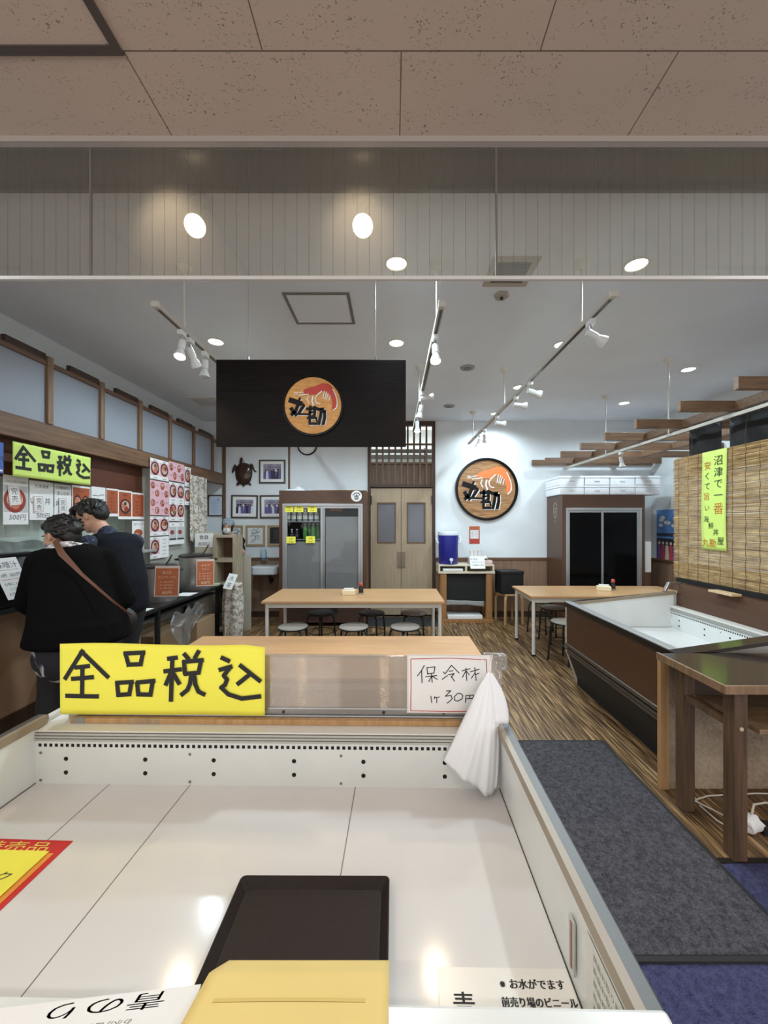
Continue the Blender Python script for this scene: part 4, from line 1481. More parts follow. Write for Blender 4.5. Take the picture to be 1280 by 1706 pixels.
FRD = pm('dark_frame', (78, 66, 58), 0.4)
FRL = pm('oak_frame', (176, 150, 112), 0.5)
frame('framed_photograph', 'framed group photograph to the right of the turtle shell', 432, 766, 476, 805.5, FRD, 0.024, 0.045, photo(1))
frame('framed_photograph', 'framed group photograph below the turtle shell', 385.5, 824.5, 430, 863, FRD, 0.024, 0.05, photo(2), tilt=0.012)
frame('framed_photograph', 'framed group photograph half hidden by the drinks refrigerator', 433.5, 825, 478, 863.5, FRD, 0.024, 0.05, photo(3), tilt=-0.008)
frame('framed_certificate', 'framed pale blue certificate left of the group photographs', 347, 824.5, 373, 860, FRD, 0.02, 0.012, certificate)
frame('framed_autograph', 'framed autograph board with looping black writing above the wash basin', 410, 875, 442, 909.5, FRL, 0.032, 0.004, autograph(4))
frame('framed_autograph', 'framed autograph board partly behind the masked worker', 379, 875, 405, 909.5, FRL, 0.032, 0.004, autograph(5))
frame('framed_autograph', 'framed black board half hidden by the drinks refrigerator', 446, 875, 478, 909.5, FRL, 0.032, 0.004, autograph(6, (38, 34, 36)))

t = thing('turtle_shell', 'mounted dark brown sea turtle on the white back wall', 'wall ornament', at(407, 789, YW_), 'F')
tk = 6.2 / F / 4.267
tp = lambda u, v: ((u - 285) * tk, (385 - v) * tk)
shell = pm('turtle_brown', (60, 38, 30), 0.18, var=(26, 0.35))


def shellp(u, v):
    a = 2 * PI * u
    rr = math.sin(v * PI / 2)
    ww = 64 * tk * (1 + 0.10 * math.sin(a) - 0.06 * math.cos(2 * a))
    hh = 80 * tk
    return (rr * ww * math.cos(a), rr * hh * math.sin(a) - 4 * tk, 0.015 + 0.06 * math.cos(v * PI / 2))


MB().grid(shellp, 40, 10).build('carapace', shell, t, smooth=180)
b = MB()
fl = [[(236, 335), (222, 318), (206, 345), (200, 378), (208, 382), (222, 362), (240, 352)],
      [(322, 332), (338, 312), (356, 330), (372, 365), (374, 378), (360, 372), (344, 348), (326, 350)],
      [(245, 440), (232, 462), (234, 472), (250, 468), (262, 452)], [(322, 438), (338, 460), (336, 472), (322, 468), (312, 452)]]
for p in fl:
    b = MB()
    b.prism([tp(*q) for q in p], 0.004, 0.028)
    b.build('flipper', shell, t, bevel=0.006)
b = MB()
b.prism([tp(*q) for q in [(256, 315), (260, 285), (271, 268), (280, 285), (286, 316), (280, 330), (262, 330)]], 0.006, 0.045)
b.build('head', shell, t, bevel=0.008)
b = MB()
b.prism([tp(*q) for q in [(272, 462), (284, 482), (294, 462)]], 0.006, 0.02)
b.build('tail', shell, t)

t = thing('wall_clock', 'round black rimmed wall clock half hidden by the hanging sign', 'clock', at(512.5, 742.5, YW_), 'F')
cr = 16.2 / F * 6.2
MB().lathe([(0.0, 0), (cr, 0), (cr, 0.03), (cr - 0.008, 0.036), (cr - 0.018, 0.03), (cr - 0.018, 0.02)], 48, caps=False).build('rim', pm('gloss_black', (12, 11, 12), 0.3, spec=0.2), t, smooth=40)
MB().lathe([(0.0, 0.018), (cr - 0.016, 0.018)], 40).build('dial', PAPER, t)
b = MB()
for h in range(1, 13):
    a = PI / 2 - h * PI / 6
    text(b, str(h), (cr - 0.042) * math.cos(a), (cr - 0.042) * math.sin(a) - 0.010, 0.028, z=0.019)
b.build('numerals', INK, t)
MB().box(-0.003, 0.003, -0.01, 0.085, 0.0195, 0.021).build('minute_hand', INK, t, rot=(0, 0, 0.9))
MB().box(-0.004, 0.004, -0.01, 0.060, 0.0215, 0.023).build('hour_hand', INK, t, rot=(0, 0, -1.2))

a, c = at(782, 906, YW_), at(799.5, 877, YW_)
t = thing('wall_notice', 'red and white notice on the back wall below the round emblem', 'notice', (a.x, YW_, a.z), 'F')
W, H = c.x - a.x, c.z - a.z
MB().box(0, W, 0, H, 0, 0.002).build('red_board', pm('notice_red', (176, 62, 48), 0.6), t)
MB().box(0, W, H * 0.80, H, 0.002, 0.0025).build('orange_band', pm('notice_orange', (186, 100, 56), 0.6), t)
MB().box(W * 0.1, W * 0.9, H * 0.30, H * 0.79, 0.002, 0.0028).build('paper', PAPER, t)
b = MB()
for k in range(6):
    text(b, 'ご自由にどうぞお水', W / 2, H * (0.70 - 0.065 * k), 0.014, z=0.003)
b.build('lettering', INK2, t)

# hand basin with a soap bottle
a = at(428, 952, YW_)
t = thing('wash_basin', 'small white wash basin on the brown wainscot beside the drinks refrigerator', 'basin', (at(449, 0, YB).x, YB - 0.012, 0.70))
b = MB()
b.prism([(-0.20, 0), (0.20, 0), (0.20, -0.26), (0.15, -0.31), (-0.15, -0.31), (-0.20, -0.26)], 0.0, 0.13)
b.build('bowl', pm('porcelain', (222, 224, 226), 0.15), t, bevel=0.02)
b = MB()
b.prism([(-0.15, -0.06), (0.15, -0.06), (0.14, -0.25), (-0.14, -0.25)], 0.129, 0.133)
b.build('basin_hollow', pm('porcelain_inner', (190, 194, 198), 0.2), t)
MB().tube([(0, -0.05, 0.13), (0, -0.05, 0.21), (0, -0.10, 0.225), (0, -0.13, 0.20)], 0.010, 10).build('tap', CHROME, t, smooth=60)
MB().tube([(0.06, -0.14, 0.0), (0.06, -0.14, -0.09), (0.06, -0.11, -0.14), (0.06, -0.06, -0.12), (0.06, 0.0, -0.10)], 0.018, 12).build('drain_trap', DKMET, t, smooth=60)
t = thing('soap_dispenser', 'pale blue soap dispenser on the wall above the wash basin', 'soap dispenser', at(439.5, 926, YB - 0.06))
MB().lathe([(0.0, -0.03), (0.038, -0.03), (0.045, 0.0), (0.045, 0.07), (0.034, 0.10), (0.0, 0.105)], 20).build('bottle', pm('soap_blue', (178, 202, 214), 0.25), t, smooth=40)
MB().box(-0.03, 0.03, -0.02, 0.06, -0.075, -0.03).build('holder', pm('holder_grey', (110, 120, 128), 0.4), t, bevel=0.006)

# ================================================================ DRINKS REFRIGERATOR
def fridge(label, loc, W, D, H, open_interior, rotz=0.0, body=BROWN_LAM):
    t = thing('display_refrigerator', label, 'refrigerator', loc, (0, 0, rotz))
    s = 0.05
    b = MB()
    b.box(0, s, 0, D, 0.05, H).box(W - s, W, 0, D, 0.05, H).box(s, W - s, 0.0, D, H - 0.19, H).box(s, W - s, D - 0.03, D, 0.05, H - 0.19)
    b.box(s, W - s, 0.04, D - 0.03, 0.05, 0.42)
    b.build('cabinet', body, t, bevel=0.004)
    b = MB()
    b.box(s, W - s, 0.03, 0.04, 0.06, 0.40)
    for k in range(40):
        x = s + 0.03 + k * (W * 0.5) / 40
        b.box(x, x + 0.006, 0.022, 0.031, 0.10, 0.36)
    b.build('base_grille', pm('grille_brown', (66, 44, 32), 0.5), t)
    MB().box(W * 0.60, W * 0.67, 0.018, 0.032, 0.20, 0.32).build('thermostat_panel', BLACKMAT, t)
    b = MB()
    fw = 0.035
    z0, z1 = 0.42, H - 0.19
    b.box(s, W - s, -0.012, 0.03, z1 - fw, z1).box(s, W - s, -0.012, 0.03, z0, z0 + fw).box(s, s + fw, -0.012, 0.03, z0 + fw, z1 - fw).box(W - s - fw, W - s, -0.012, 0.03, z0 + fw, z1 - fw)
    b.build('door_surround', ALU, t, bevel=0.003)
    for k in range(2):
        x0 = s + fw + (0 if k == 0 else (W / 2 - s - fw) - 0.03)
        x1 = W / 2 + 0.03 if k == 0 else W - s - fw
        yy = 0.0 if k == 0 else -0.0
        yy = 0.002 + 0.014 * (1 - k)
        d = MB()
        e = 0.03
        d.box(x0, x1, yy, yy + 0.012, z0 + fw, z0 + fw + e).box(x0, x1, yy, yy + 0.012, z1 - fw - e, z1 - fw).box(x0, x0 + e, yy, yy + 0.012, z0 + fw + e, z1 - fw - e).box(x1 - e, x1, yy, yy + 0.012, z0 + fw + e, z1 - fw - e)
        d = d.build('sliding_door', ALU, t)
        MB().box(x0 + e, x1 - e, yy + 0.004, yy + 0.008, z0 + fw + e, z1 - fw - e).build('door_glass', CLEARG if open_interior else pm('black_glass', (7, 7, 8), 0.12, spec=0.12), d)
    if open_interior:
        b = MB()
        b.box(s + 0.002, W - s - 0.002, D - 0.05, D - 0.031, 0.42, z1)
        b.build('rear_lining', pm('fridge_dark', (46, 48, 50), 0.5), t)
        for z in open_interior:
            MB().box(s + 0.005, W - s - 0.005, 0.06, D - 0.06, z - 0.012, z).build('shelf', pm('wire_shelf', (150, 156, 158), 0.35, 0.5), t)
    return t


FY, FX, FW, FH = 5.58, at(465, 0, 5.58).x, (610.5 - 465) / F * 5.58, 1.5 + (870 - 817) / F * 5.58
SH1, SH2 = 1.5 + (870 - 868.5) / F * 5.75, 1.5 + (870 - 898) / F * 5.75
fr = fridge('brown drinks refrigerator with sliding glass doors behind the long table', (FX, FY, 0), FW, 0.58, FH, (SH1, SH2))
# grey night sheets inside the doors
MB().box(0.11, FW * 0.47, 0.035, 0.04, 0.48, SH2 - 0.03).build('grey_sheet', pm('grey_film', (142, 137, 138), 0.35, var=(4, 0.05)), fr)
MB().box(FW * 0.53, FW - 0.10, 0.035, 0.04, 0.48, FH - 0.375).build('grey_sheet', pm('grey_film', (142, 137, 138), 0.35, var=(4, 0.05)), fr)
MB().box(FW * 0.56, FW * 0.70, 0.20, 0.26, FH - 0.29, FH - 0.23).build('price_strip', pm('dull_orange', (168, 92, 56), 0.6), fr)
st_ = MB().lathe([(0, 0), (0.078, 0), (0.078, 0.002), (0, 0.002)], 36, Matrix.Translation((0, 0, 0)))
sk = st_.build('round_sticker', PAPER, fr, at_=((594 - 465) / F * FY, -0.0005, FH - (826.5 - 817) / F * FY), rot=(PI / 2, 0, 0))
b = MB()
for p in ([(-0.05, 0.012), (-0.02, 0.042), (0.03, 0.042), (0.05, 0.012)], [(-0.03, 0.0), (0.03, 0.004)], [(-0.02, -0.005), (-0.018, -0.04)], [(0.02, -0.004), (0.022, -0.04)], [(0.0, 0.02), (0.0, -0.03)], [(-0.022, -0.042), (0.026, -0.042)]):
    b.stroke(p, 0.012, 0.0025)
b.build('sticker_mark', INK, sk)
la = light('fridge_light', 'AREA', (FW * 0.27, 0.12, FH - 0.2), 0.5, (0.9, 1.0, 0.97), fr, (0, 0.3, -1), shape='RECTANGLE', size=0.45, size_y=0.05)

# price tags on the refrigerator
for px, py, lab, txt in ((481, 848, 'yellow price tag at the upper left inside the drinks refrigerator', '150'), (498, 848, 'second yellow price tag in the top row of the drinks refrigerator', '150'), (520.5, 848, 'right yellow price tag in the top row of the drinks refrigerator', '¥160'),
                         (485, 900, 'lower left yellow price tag in the drinks refrigerator, under dark bottles', '¥150'), (517.5, 899.5, 'lower yellow price tag under the green bottles', '¥160')):
    p = at(px, py, 5.595)
    t = thing('price_tag', lab, 'price tag', (p.x, 5.594, p.z), 'F', group='yellow price tags of the refrigerator')
    MB().box(-0.066, 0.066, -0.045, 0.052, 0, 0.002).build('card', YELLOW, t, bevel=0.0015)
    b = MB()
    text(b, 'お茶', 0, 0.008, 0.028, z=0.0026)
    text(b, txt + '円' if txt[0] != '¥' else txt, 0, -0.034, 0.032, z=0.0026)
    b.build('lettering', INK2, t)

def bottle(label, x, y, z, h, r, mb_, cap, liquid_label=None):
    t = thing('drink_bottle', label, 'bottle', (x, y, z), group='bottles in the drinks refrigerator')
    MB().lathe([(0, 0), (r * 0.9, 0), (r, 0.008), (r, h * 0.55), (r * 0.93, h * 0.62), (r * 0.8, h * 0.74), (r * 0.4, h * 0.88), (r * 0.38, h * 0.93)], 20).build('bottle_body', mb_, t, smooth=40)
    MB().lathe([(r * 0.46, h * 0.93), (r * 0.46, h), (0, h)], 16).build('cap', cap, t, smooth=40)
    MB().lathe([(r * 1.01, h * 0.2), (r * 1.01, h * 0.5)], 20, caps=False).build('label_band', {0: PAPER, 1: pm('tea_label', (70, 130, 60), 0.5), 2: pm('dark_label', (58, 60, 64), 0.5)}[liquid_label or 0], t, smooth=40)
    return t


GREENB = pm('green_tea', (64, 132, 54), 0.15)
DARKB = pm('dark_drink', (28, 26, 26), 0.15)
CLRB = pm('clear_drink', (188, 192, 190), 0.1, alpha=0.55)
for k in range(6):
    bottle('clear bottle on the top shelf of the drinks refrigerator, %s' % ('first from the left', 'second from the left', 'third from the left', 'third from the right', 'second from the right', 'first from the right')[k], at(480 + 9.6 * k, 0, 5.72).x, 5.72, SH1, 0.17, 0.032, CLRB, PAPER, 0)
for k in range(3):
    bottle('dark bottle at the left of the second shelf, %s' % ('first from the left', 'second from the left', 'third from the left')[k], at(478 + 8.4 * k, 0, 5.72).x, 5.72, SH2, 0.145, 0.032, DARKB, PAPER, 2)
for k in range(4):
    bottle('green tea bottle on the second shelf of the refrigerator, %s' % ('leftmost', 'second from the left', 'third from the left', 'rightmost')[k], at(508.5 + 6.9 * k, 0, 5.72 + 0.06 * (k % 2)).x, 5.72 + 0.075 * (k % 2), SH2, 0.225, 0.032, GREENB, PAPER, 1)

# things on top of the refrigerator
t = thing('plastic_bag', 'flat white plastic bag lying on top of the drinks refrigerator', 'bag', (FX + 0.18, FY + 0.2, FH))
MB().grid(lambda u, v: (-0.14 + 0.32 * u, -0.12 + 0.28 * v, 0.004 + 0.075 * math.sin(PI * u) ** 0.7 * math.sin(PI * v) * (0.7 + 0.3 * math.sin(9 * u + 5 * v))), 20, 14).build('film', bagm, t, smooth=180, solid=0.001)
t = tag(MB().box(FX + 0.45, FX + FW - 0.12, FY + 0.22, FY + 0.26, FH, FH + 0.025).build('wooden_lath', PALEWOOD, bevel=0.003), 'long thin wooden lath lying on top of the drinks refrigerator', 'lath')

# corner refrigerator with black doors
CY, CX = 5.60, 2.43
CW, CH = (1076 - 938) / F * CY, 1.5 + (870 - 824) / F * CY
fridge('brown refrigerator with black sliding doors in the far right corner', (CX, CY, 0), CW, 0.56, CH, None)
b = MB()
t = thing('sticker', 'white outline sticker on the side of the corner refrigerator', 'sticker', (CX - 0.0006, 5.84, 1.5 + (870 - 853) / F * 5.85), 'R')
b.stroke([(-0.06, 0.02), (-0.05, 0.10), (0.0, 0.14), (0.05, 0.10), (0.06, 0.02), (0.045, -0.07), (0.0, -0.09), (-0.045, -0.07), (-0.06, 0.02)], 0.008, 0.001)
b.stroke([(-0.04, 0.05), (0.04, 0.05)], 0.006, 0.001)
b.stroke([(-0.035, 0.0), (0.035, 0.0)], 0.006, 0.001)
b.stroke([(0.0, 0.05), (0.0, -0.06)], 0.006, 0.001)
text(b, '丸', 0, -0.15, 0.035, z=0.001)
b.build('sticker_mark', pm('sticker_white', (196, 190, 184), 0.6), t)
# styrofoam boxes on top of it
def foam_box():
    t = thing('styrofoam_box', '', 'box', (0, 0, 0), group='styrofoam boxes on the corner refrigerator')
    MB().box(0, 0.355, 0, 0.26, 0, 0.100).build('box_body', pm('styrofoam', (228, 230, 234), 0.8, var=(60, 0.02)), t, bevel=0.008)
    MB().box(-0.004, 0.359, -0.004, 0.264, 0.101, 0.135).build('lid', pm('styrofoam', (228, 230, 234), 0.8), t, bevel=0.008)
    MB().box(0.14, 0.215, -0.008, 0.0, 0.050, 0.078).build('hand_grip', pm('styrofoam_shade', (214, 217, 222), 0.8), t, bevel=0.006)
    return t


fb = foam_box()
names = ('first', 'second', 'third', 'fourth')
first = True
for row in range(2):
    for k in range(4):
        lab = 'white styrofoam box on the corner refrigerator, %s row, %s from the left' % (('lower', 'upper')[row], names[k])
        x = CX + 0.09 + 0.367 * k - 0.12
        loc = (x, CY + 0.02 + 0.006 * ((k + row) % 2), CH + 0.137 * row)
        if first:
            fb.location = loc
            fb['label'] = lab
            first = False
        else:
            dup(fb, lab, loc, group='styrofoam boxes on the corner refrigerator')
    dup(fb, 'white styrofoam box on the corner refrigerator, %s row, behind the left end' % ('lower', 'upper')[row], (CX - 0.02, CY + 0.31 - 0.01, CH + 0.137 * row), rotz=0.0, group='styrofoam boxes on the corner refrigerator')
t = tag(MB().box(CX + CW + 0.01, CX + CW + 0.10, 5.62, 5.64, 0.78, 1.22).build('white_board', pm('offwhite_board', (206, 204, 198), 0.6)), 'narrow white board standing at the right side of the corner refrigerator', 'board')

# poster on the right wall
t = thing('wall_poster', 'colourful poster of blue sky and festive robes on the right wall', 'poster', (XR - 0.002, 6.06, 1.5 - 68 / F * 5.85), 'R')
PW, PH = 0.46, 0.80
MB().box(0, PW, 0, PH, 0, 0.002).build('sheet', pm('poster_blue', (92, 140, 206), 0.45, var=(6, 0.3)), t)
mats = [pm('cloud_white', (226, 232, 240), 0.5), pm('roof_navy', (44, 52, 86), 0.5), pm('robe_red', (186, 70, 78), 0.5), pm('robe_purple', (110, 70, 150), 0.5), pm('robe_cream', (226, 206, 190), 0.5), pm('poster_dark', (40, 40, 60), 0.5)]
b = MB()
r = random.Random(8)
b.m = 0
for k in range(7):
    b.disc(PW * r.uniform(0.15, 0.8), PH * r.uniform(0.66, 0.86), 0.0021 + 0.0001 * k, 0.05, 0.028, n=14, th=0.0001)
b.m = 1
b.box(0, PW, PH * 0.50, PH * 0.56, 0.0021, 0.003)
b.m = 5
b.box(0, PW, 0, PH * 0.46, 0.0021, 0.0026)
for k in range(5):
    b.m = (3, 2, 4, 2, 3)[k]
    x = PW * (0.14 + 0.18 * k)
    b.prism([(x - 0.045, 0.05), (x + 0.045, 0.05), (x + 0.03, PH * 0.33), (x - 0.03, PH * 0.33)], 0.003 + 0.0003 * k, 0.0032 + 0.0003 * k)
    b.m = 4
    b.disc(x, PH * 0.37, 0.0034 + 0.0003 * k, 0.024, n=12, th=0.0001)
b.build('printed_picture', mats, t)

# ================================================================ WATER STAND
WY = 5.80
wx0, wx1 = at(732, 0, WY).x, at(823, 0, WY).x
t = thing('wooden_stand', 'wooden side stand with a pale shelf tray below the round emblem', 'stand', (wx0, WY, 0))
WW, WD = wx1 - wx0, 0.36
CREAM = wood('cream_painted_wood', (196, 184, 160), (222, 212, 190), (2, 9, 9), 5, 0.6)
MB().box(-0.01, WW + 0.01, 0, WD, 0.845, 0.865).build('top_board', CREAM, t, bevel=0.002)
MB().box(-0.01, WW + 0.02, 0, WD, 0.735, 0.765).build('lower_board', CREAM, t, bevel=0.002)
for x in (-0.01, WW * 0.48, WW - 0.015):
    MB().box(x, x + 0.025, 0, WD, 0.765, 0.845).build('divider', CREAM, t)
for x in (0.02, WW - 0.11):
    MB().box(x, x + 0.09, 0.01, 0.09, 0.04, 0.735).build('leg', LEGWOOD if 0 else wood('stand_leg_wood', (134, 92, 54), (166, 120, 74), (8, 8, 0.6), 4), t, bevel=0.003)
    MB().box(x, x + 0.09, WD - 0.08, WD, 0.04, 0.735).build('leg', wood('stand_leg_wood', (134, 92, 54), (166, 120, 74), (8, 8, 0.6), 4), t, bevel=0.003)
MB().box(0, WW, 0.0, WD, 0.0, 0.05).build('base_board', wood('stand_leg_wood', (134, 92, 54), (166, 120, 74), (8, 8, 0.6), 4), t, bevel=0.003)
MB().box(0.11, WW - 0.11, 0.06, 0.07, 0.30, 0.735).build('dark_cloth', BLACKMAT, t)
b = MB()
b.grid(lambda u, v: (0.10 + (WW - 0.23) * u, 0.045 + 0.01 * math.sin(14 * u), 0.335 - 0.02 * u - 0.085 * v + 0.02 * v * math.sin(PI * u)), 20, 4)
b.build('grey_cloth', pm('grey_cloth', (150, 148, 146), 0.9), t, smooth=180, solid=0.003)
t = tag(MB().box(wx0 + 0.13, wx1 - 0.16, WY + 0.03, WY + 0.30, 0.052, 0.105).build('paper_stack', PAPER, bevel=0.006), 'white stack of paper lying on the base of the wooden stand', 'paper stack')
t = tag(MB().box(wx0 + 0.06, wx0 + 0.36, WY + 0.01, WY + 0.22, 0.768, 0.806).build('folded_towel', pm('white_cloth', (222, 222, 218), 0.9), bevel=0.010), 'folded white towel in the left shelf slot of the wooden stand', 'towel')

jx, jy = at(747, 0, WY + 0.17).x, WY + 0.17
t = thing('water_jug', 'blue round water jug with white lid and tap on the wooden stand', 'water jug', (jx, jy, 0.866))
MB().lathe([(0.0, 0.0), (0.138, 0.0), (0.146, 0.01), (0.150, 0.36), (0.156, 0.41), (0.156, 0.435), (0.0, 0.436)], 40).build('jug_body', pm('jug_blue', (38, 40, 132), 0.35), t, smooth=40)
MB().lathe([(0.0, 0.436), (0.158, 0.437), (0.160, 0.465), (0.154, 0.485), (0.12, 0.492), (0.0, 0.493)], 40).build('lid', pm('lid_white', (214, 220, 230), 0.4), t, smooth=40)
for s in (-1, 1):
    MB().tube([(s * 0.150, 0, 0.40), (s * 0.185, -0.01, 0.395), (s * 0.178, -0.06, 0.34), (s * 0.155, -0.07, 0.315)], [0.014, 0.014, 0.012, 0.012], 10).build('handle', pm('lid_white', (214, 220, 230), 0.4), t, smooth=60)
tp_ = MB().cyl((0.02, -0.14, 0.065), (0.02, -0.19, 0.065), 0.014, n=14).build('tap', pm('lid_white', (214, 220, 230), 0.4), t, smooth=40)
MB().lathe([(0.013, -0.006), (0.026, -0.004), (0.026, 0.004), (0.013, 0.006)], 18, Matrix.Translation((0.02, -0.193, 0.078)) @ Matrix.Rotation(PI / 2, 4, 'X')).build('tap_ring', pm('lid_white', (214, 220, 230), 0.4), tp_, smooth=40)
MB().cyl((0.02, -0.178, 0.06), (0.02, -0.178, 0.02), 0.011, 0.008, n=12).build('spout', pm('lid_white', (214, 220, 230), 0.4), tp_, smooth=40)

t = thing('cup_dispenser', 'white box of upright paper cups with a sloping notice on the wooden stand', 'cup box', (at(785, 0, WY + 0.1).x, WY + 0.12, 0.866))
MB().box(-0.02, 0.17, -0.04, 0.14, 0.0, 0.10).build('box', pm('cup_box_white', (214, 208, 200), 0.6), t, bevel=0.004)
for k in range(3):
    MB().lathe([(0.026, 0.0), (0.033, 0.12), (0.034, 0.125), (0.030, 0.125), (0.0, 0.118)], 20, Matrix.Translation((0.02 + 0.062 * k, 0.04, 0.085))).build('paper_cups', PAPER, t, smooth=40)
n_ = MB().box(-0.03, 0.19, 0, 0.19, 0, 0.002).build('notice', PAPER, t, at_=(0, -0.140, -0.055), rot=(math.radians(66), 0, 0))
b = MB()
text(b, 'お冷は', 0.03, 0.135, 0.036, z=0.003)
text(b, 'セルフサービス', 0.085, 0.09, 0.026, z=0.003)
text(b, 'でお願いします', 0.085, 0.045, 0.026, z=0.003)
b.build('lettering', INK, n_)
t = thing('napkin_pack', 'pale pink pack of napkins beside the cup box on the wooden stand', 'napkin pack', (at(812, 0, WY + 0.1).x - 0.06, WY + 0.08, 0.866))
MB().box(0, 0.14, 0, 0.12, 0, 0.055).build('pack', pm('pink_pack', (214, 188, 184), 0.5), t, bevel=0.012)
MB().grid(lambda u, v: (0.0 + 0.09 * u, 0.03 + 0.06 * v, 0.055 + 0.07 * math.sin(PI * u) * (0.5 + 0.5 * v)), 8, 6).build('loose_film', bagm, t, smooth=180, solid=0.001)

# bent-wood stool with a black box
t = thing('wooden_stool', 'bent pale wood stool carrying a black box beside the wooden stand', 'stool', (at(848, 0, 5.85).x, 5.85, 0), (0, 0, 0.25))
MB().lathe([(0, 0.42), (0.17, 0.42), (0.175, 0.43), (0.17, 0.445), (0, 0.446)], 32).build('seat', PALEWOOD, t, smooth=40)
for k in range(4):
    a_ = PI / 4 + k * PI / 2
    c_, s_ = math.cos(a_), math.sin(a_)
    b = MB()
    prof = [(0.06, 0.412), (0.15, 0.412), (0.185, 0.39), (0.195, 0.35), (0.20, 0.0)]
    b.tube([(x * c_, x * s_, z) for x, z in prof], 0.020, 10)
    b.build('leg', PALEWOOD, t, smooth=60)
t = thing('black_box', 'black cloth covered box standing on the bent wood stool', 'box', (at(848, 0, 5.85).x, 5.84, 0.4465), (0, 0, 0.12))
MB().box(-0.17, 0.17, -0.13, 0.13, 0, 0.31).build('box_body', BLACKMAT, t, bevel=0.01)
MB().box(-0.175, 0.175, -0.135, 0.135, 0.29, 0.335).build('lid', pm('black_lid', (20, 20, 22), 0.5), t, bevel=0.008)
# ================================================================ RIGHT SIDE: CANOPY, BLIND, DESK
t = thing('slatted_canopy', 'brown slatted wooden canopy hanging over the right side of the shop', 'canopy', (0, 0, 0))
ZS = 2.40
for y in (2.12, 2.65, 3.18, 3.75, 4.30, 4.85, 5.42, 5.97):
    MB().box(2.33, XR, y - 0.02, y + 0.02, ZS, ZS + 0.085).build('slat', SLATWOOD, t, bevel=0.002)
MB().box(2.2, XR, YB - 0.045, YB - 0.005, ZS, ZS + 0.085).build('slat', SLATWOOD, t, bevel=0.002)
for x in (2.79, 3.45):
    MB().box(x - 0.02, x + 0.02, 1.9, YB - 0.05, ZS + 0.005, ZS + 0.08).build('joist', SLATWOOD, t)

t = thing('black_cloth', 'black cloth strip hanging above the bamboo blind, left of the gap', 'cloth', (0, 0, 0), group='black cloths above the blind')
MB().grid(lambda u, v: (2.83 + 0.01 * math.sin(9 * u), 3.36 + 0.37 * u, 2.37 - 0.42 * v), 12, 6).build('fabric', BLACKMAT, t, smooth=180, solid=0.003)
t = thing('black_cloth', 'black cloth strip hanging above the bamboo blind at the right edge of the view', 'cloth', (0, 0, 0), group='black cloths above the blind')
MB().grid(lambda u, v: (2.83 + 0.01 * math.sin(13 * u), 2.2 + 1.08 * u, 2.37 - 0.42 * v), 20, 6).build('fabric', BLACKMAT, t, smooth=180, solid=0.003)
tag(MB().cyl((2.83, 2.1, 2.382), (2.83, 3.80, 2.382), 0.009, n=8).build('curtain_rod', BLACKMET, smooth=40), 'thin black rod under the slats carrying the black cloth strips', 'rod')

BXX, BY0, BY1, BZ0, BZ1 = 2.74, 2.15, 3.80, 0.975, 2.105
t = thing('bamboo_blind', 'bamboo blind hanging behind the brown display case', 'blind', (BXX, 0, 0))
b = MB()
r = random.Random(21)
z = BZ0
while z < BZ1:
    rr = r.uniform(0.0022, 0.0036)
    y0 = BY0
    y1 = BY1 + r.uniform(-0.012, 0.014)
    n = 4
    pts = [(r.uniform(-0.002, 0.002), y0 + (y1 - y0) * k / n, z + r.uniform(-0.0015, 0.0015)) for k in range(n + 1)]
    b.tube(pts, rr, 5)
    z += rr * 2.0
b.build('splints', m_bamboo(), t, smooth=60)
b = MB()
y = BY0 + 0.05
while y < BY1:
    b.tube([(-0.0045, y + 0.004 * math.sin(k * 2.1), BZ0 + (BZ1 - BZ0) * k / 24) for k in range(25)], 0.0014, 4)
    y += 0.118
b.build('binding_cord', pm('cord_brown', (94, 72, 44), 0.8), t)
MB().box(0.004, 0.014, BY0, BY1, BZ0 - 0.004, BZ0 + 0.014).build('bottom_bar', wood('bamboo_bar', (150, 116, 70), (184, 150, 96), (8, 1, 8), 4), t)
MB().box(0.004, 0.014, BY0, BY1, BZ1 - 0.012, BZ1 + 0.006).build('top_bar', wood('bamboo_bar', (150, 116, 70), (184, 150, 96), (8, 1, 8), 4), t)
for y in (2.5, 3.05, 3.6):
    MB().tube([(0.009, y, BZ1), (0.02, y, BZ1 + 0.15), (0.045, y, ZS + 0.003)], 0.002, 6).build('hanging_string', pm('cord_brown', (94, 72, 44), 0.8), t)

NX = BXX - 0.008
ny0 = (NX * F) / (1170.5 - 655)
ny1 = (NX * F) / (1211.5 - 655)
t = thing('hanging_notice', 'tall lime green handwritten notice on the bamboo blind', 'notice', (NX, ny0, 1.5 - 45 / F * ny0), 'R')
W, H = ny0 - ny1, (2.11) - (1.5 - 45 / F * ny0)
zf = lambda x, y: 0.003 * math.sin(4 * y) + 0.003
MB().grid(lambda u, v: (u * W - 0.004 * math.sin(5 * v), v * H, zf(u * W, v * H)), 6, 20).build('sheet', LIME, t, smooth=180, solid=0.0006)
g, o_ = MB(), MB()
text(g, '沼津で一', W * 0.70, H * 0.855, 0.088, z=0.008, vert=True, gap=0.06, sx=1.1)
text(o_, '番', W * 0.70, H * 0.855 - 0.088 * 1.11 * 4 - 0.02, 0.105, z=0.008, vert=True)
text(o_, '安', W * 0.26, H * 0.825, 0.075, z=0.008, vert=True)
text(g, 'くて', W * 0.25, H * 0.72, 0.070, z=0.008, vert=True, gap=0.2)
text(o_, '旨', W * 0.22, H * 0.51, 0.075, z=0.008, vert=True)
text(g, 'い', W * 0.24, H * 0.40, 0.060, z=0.008, vert=True)
text(g, '海', W * 0.20, H * 0.285, 0.060, z=0.008)
text(g, '鮮', W * 0.40, H * 0.220, 0.060, z=0.008)
text(g, '丼', W * 0.60, H * 0.155, 0.060, z=0.008)
text(g, '屋', W * 0.79, H * 0.065, 0.072, z=0.008)
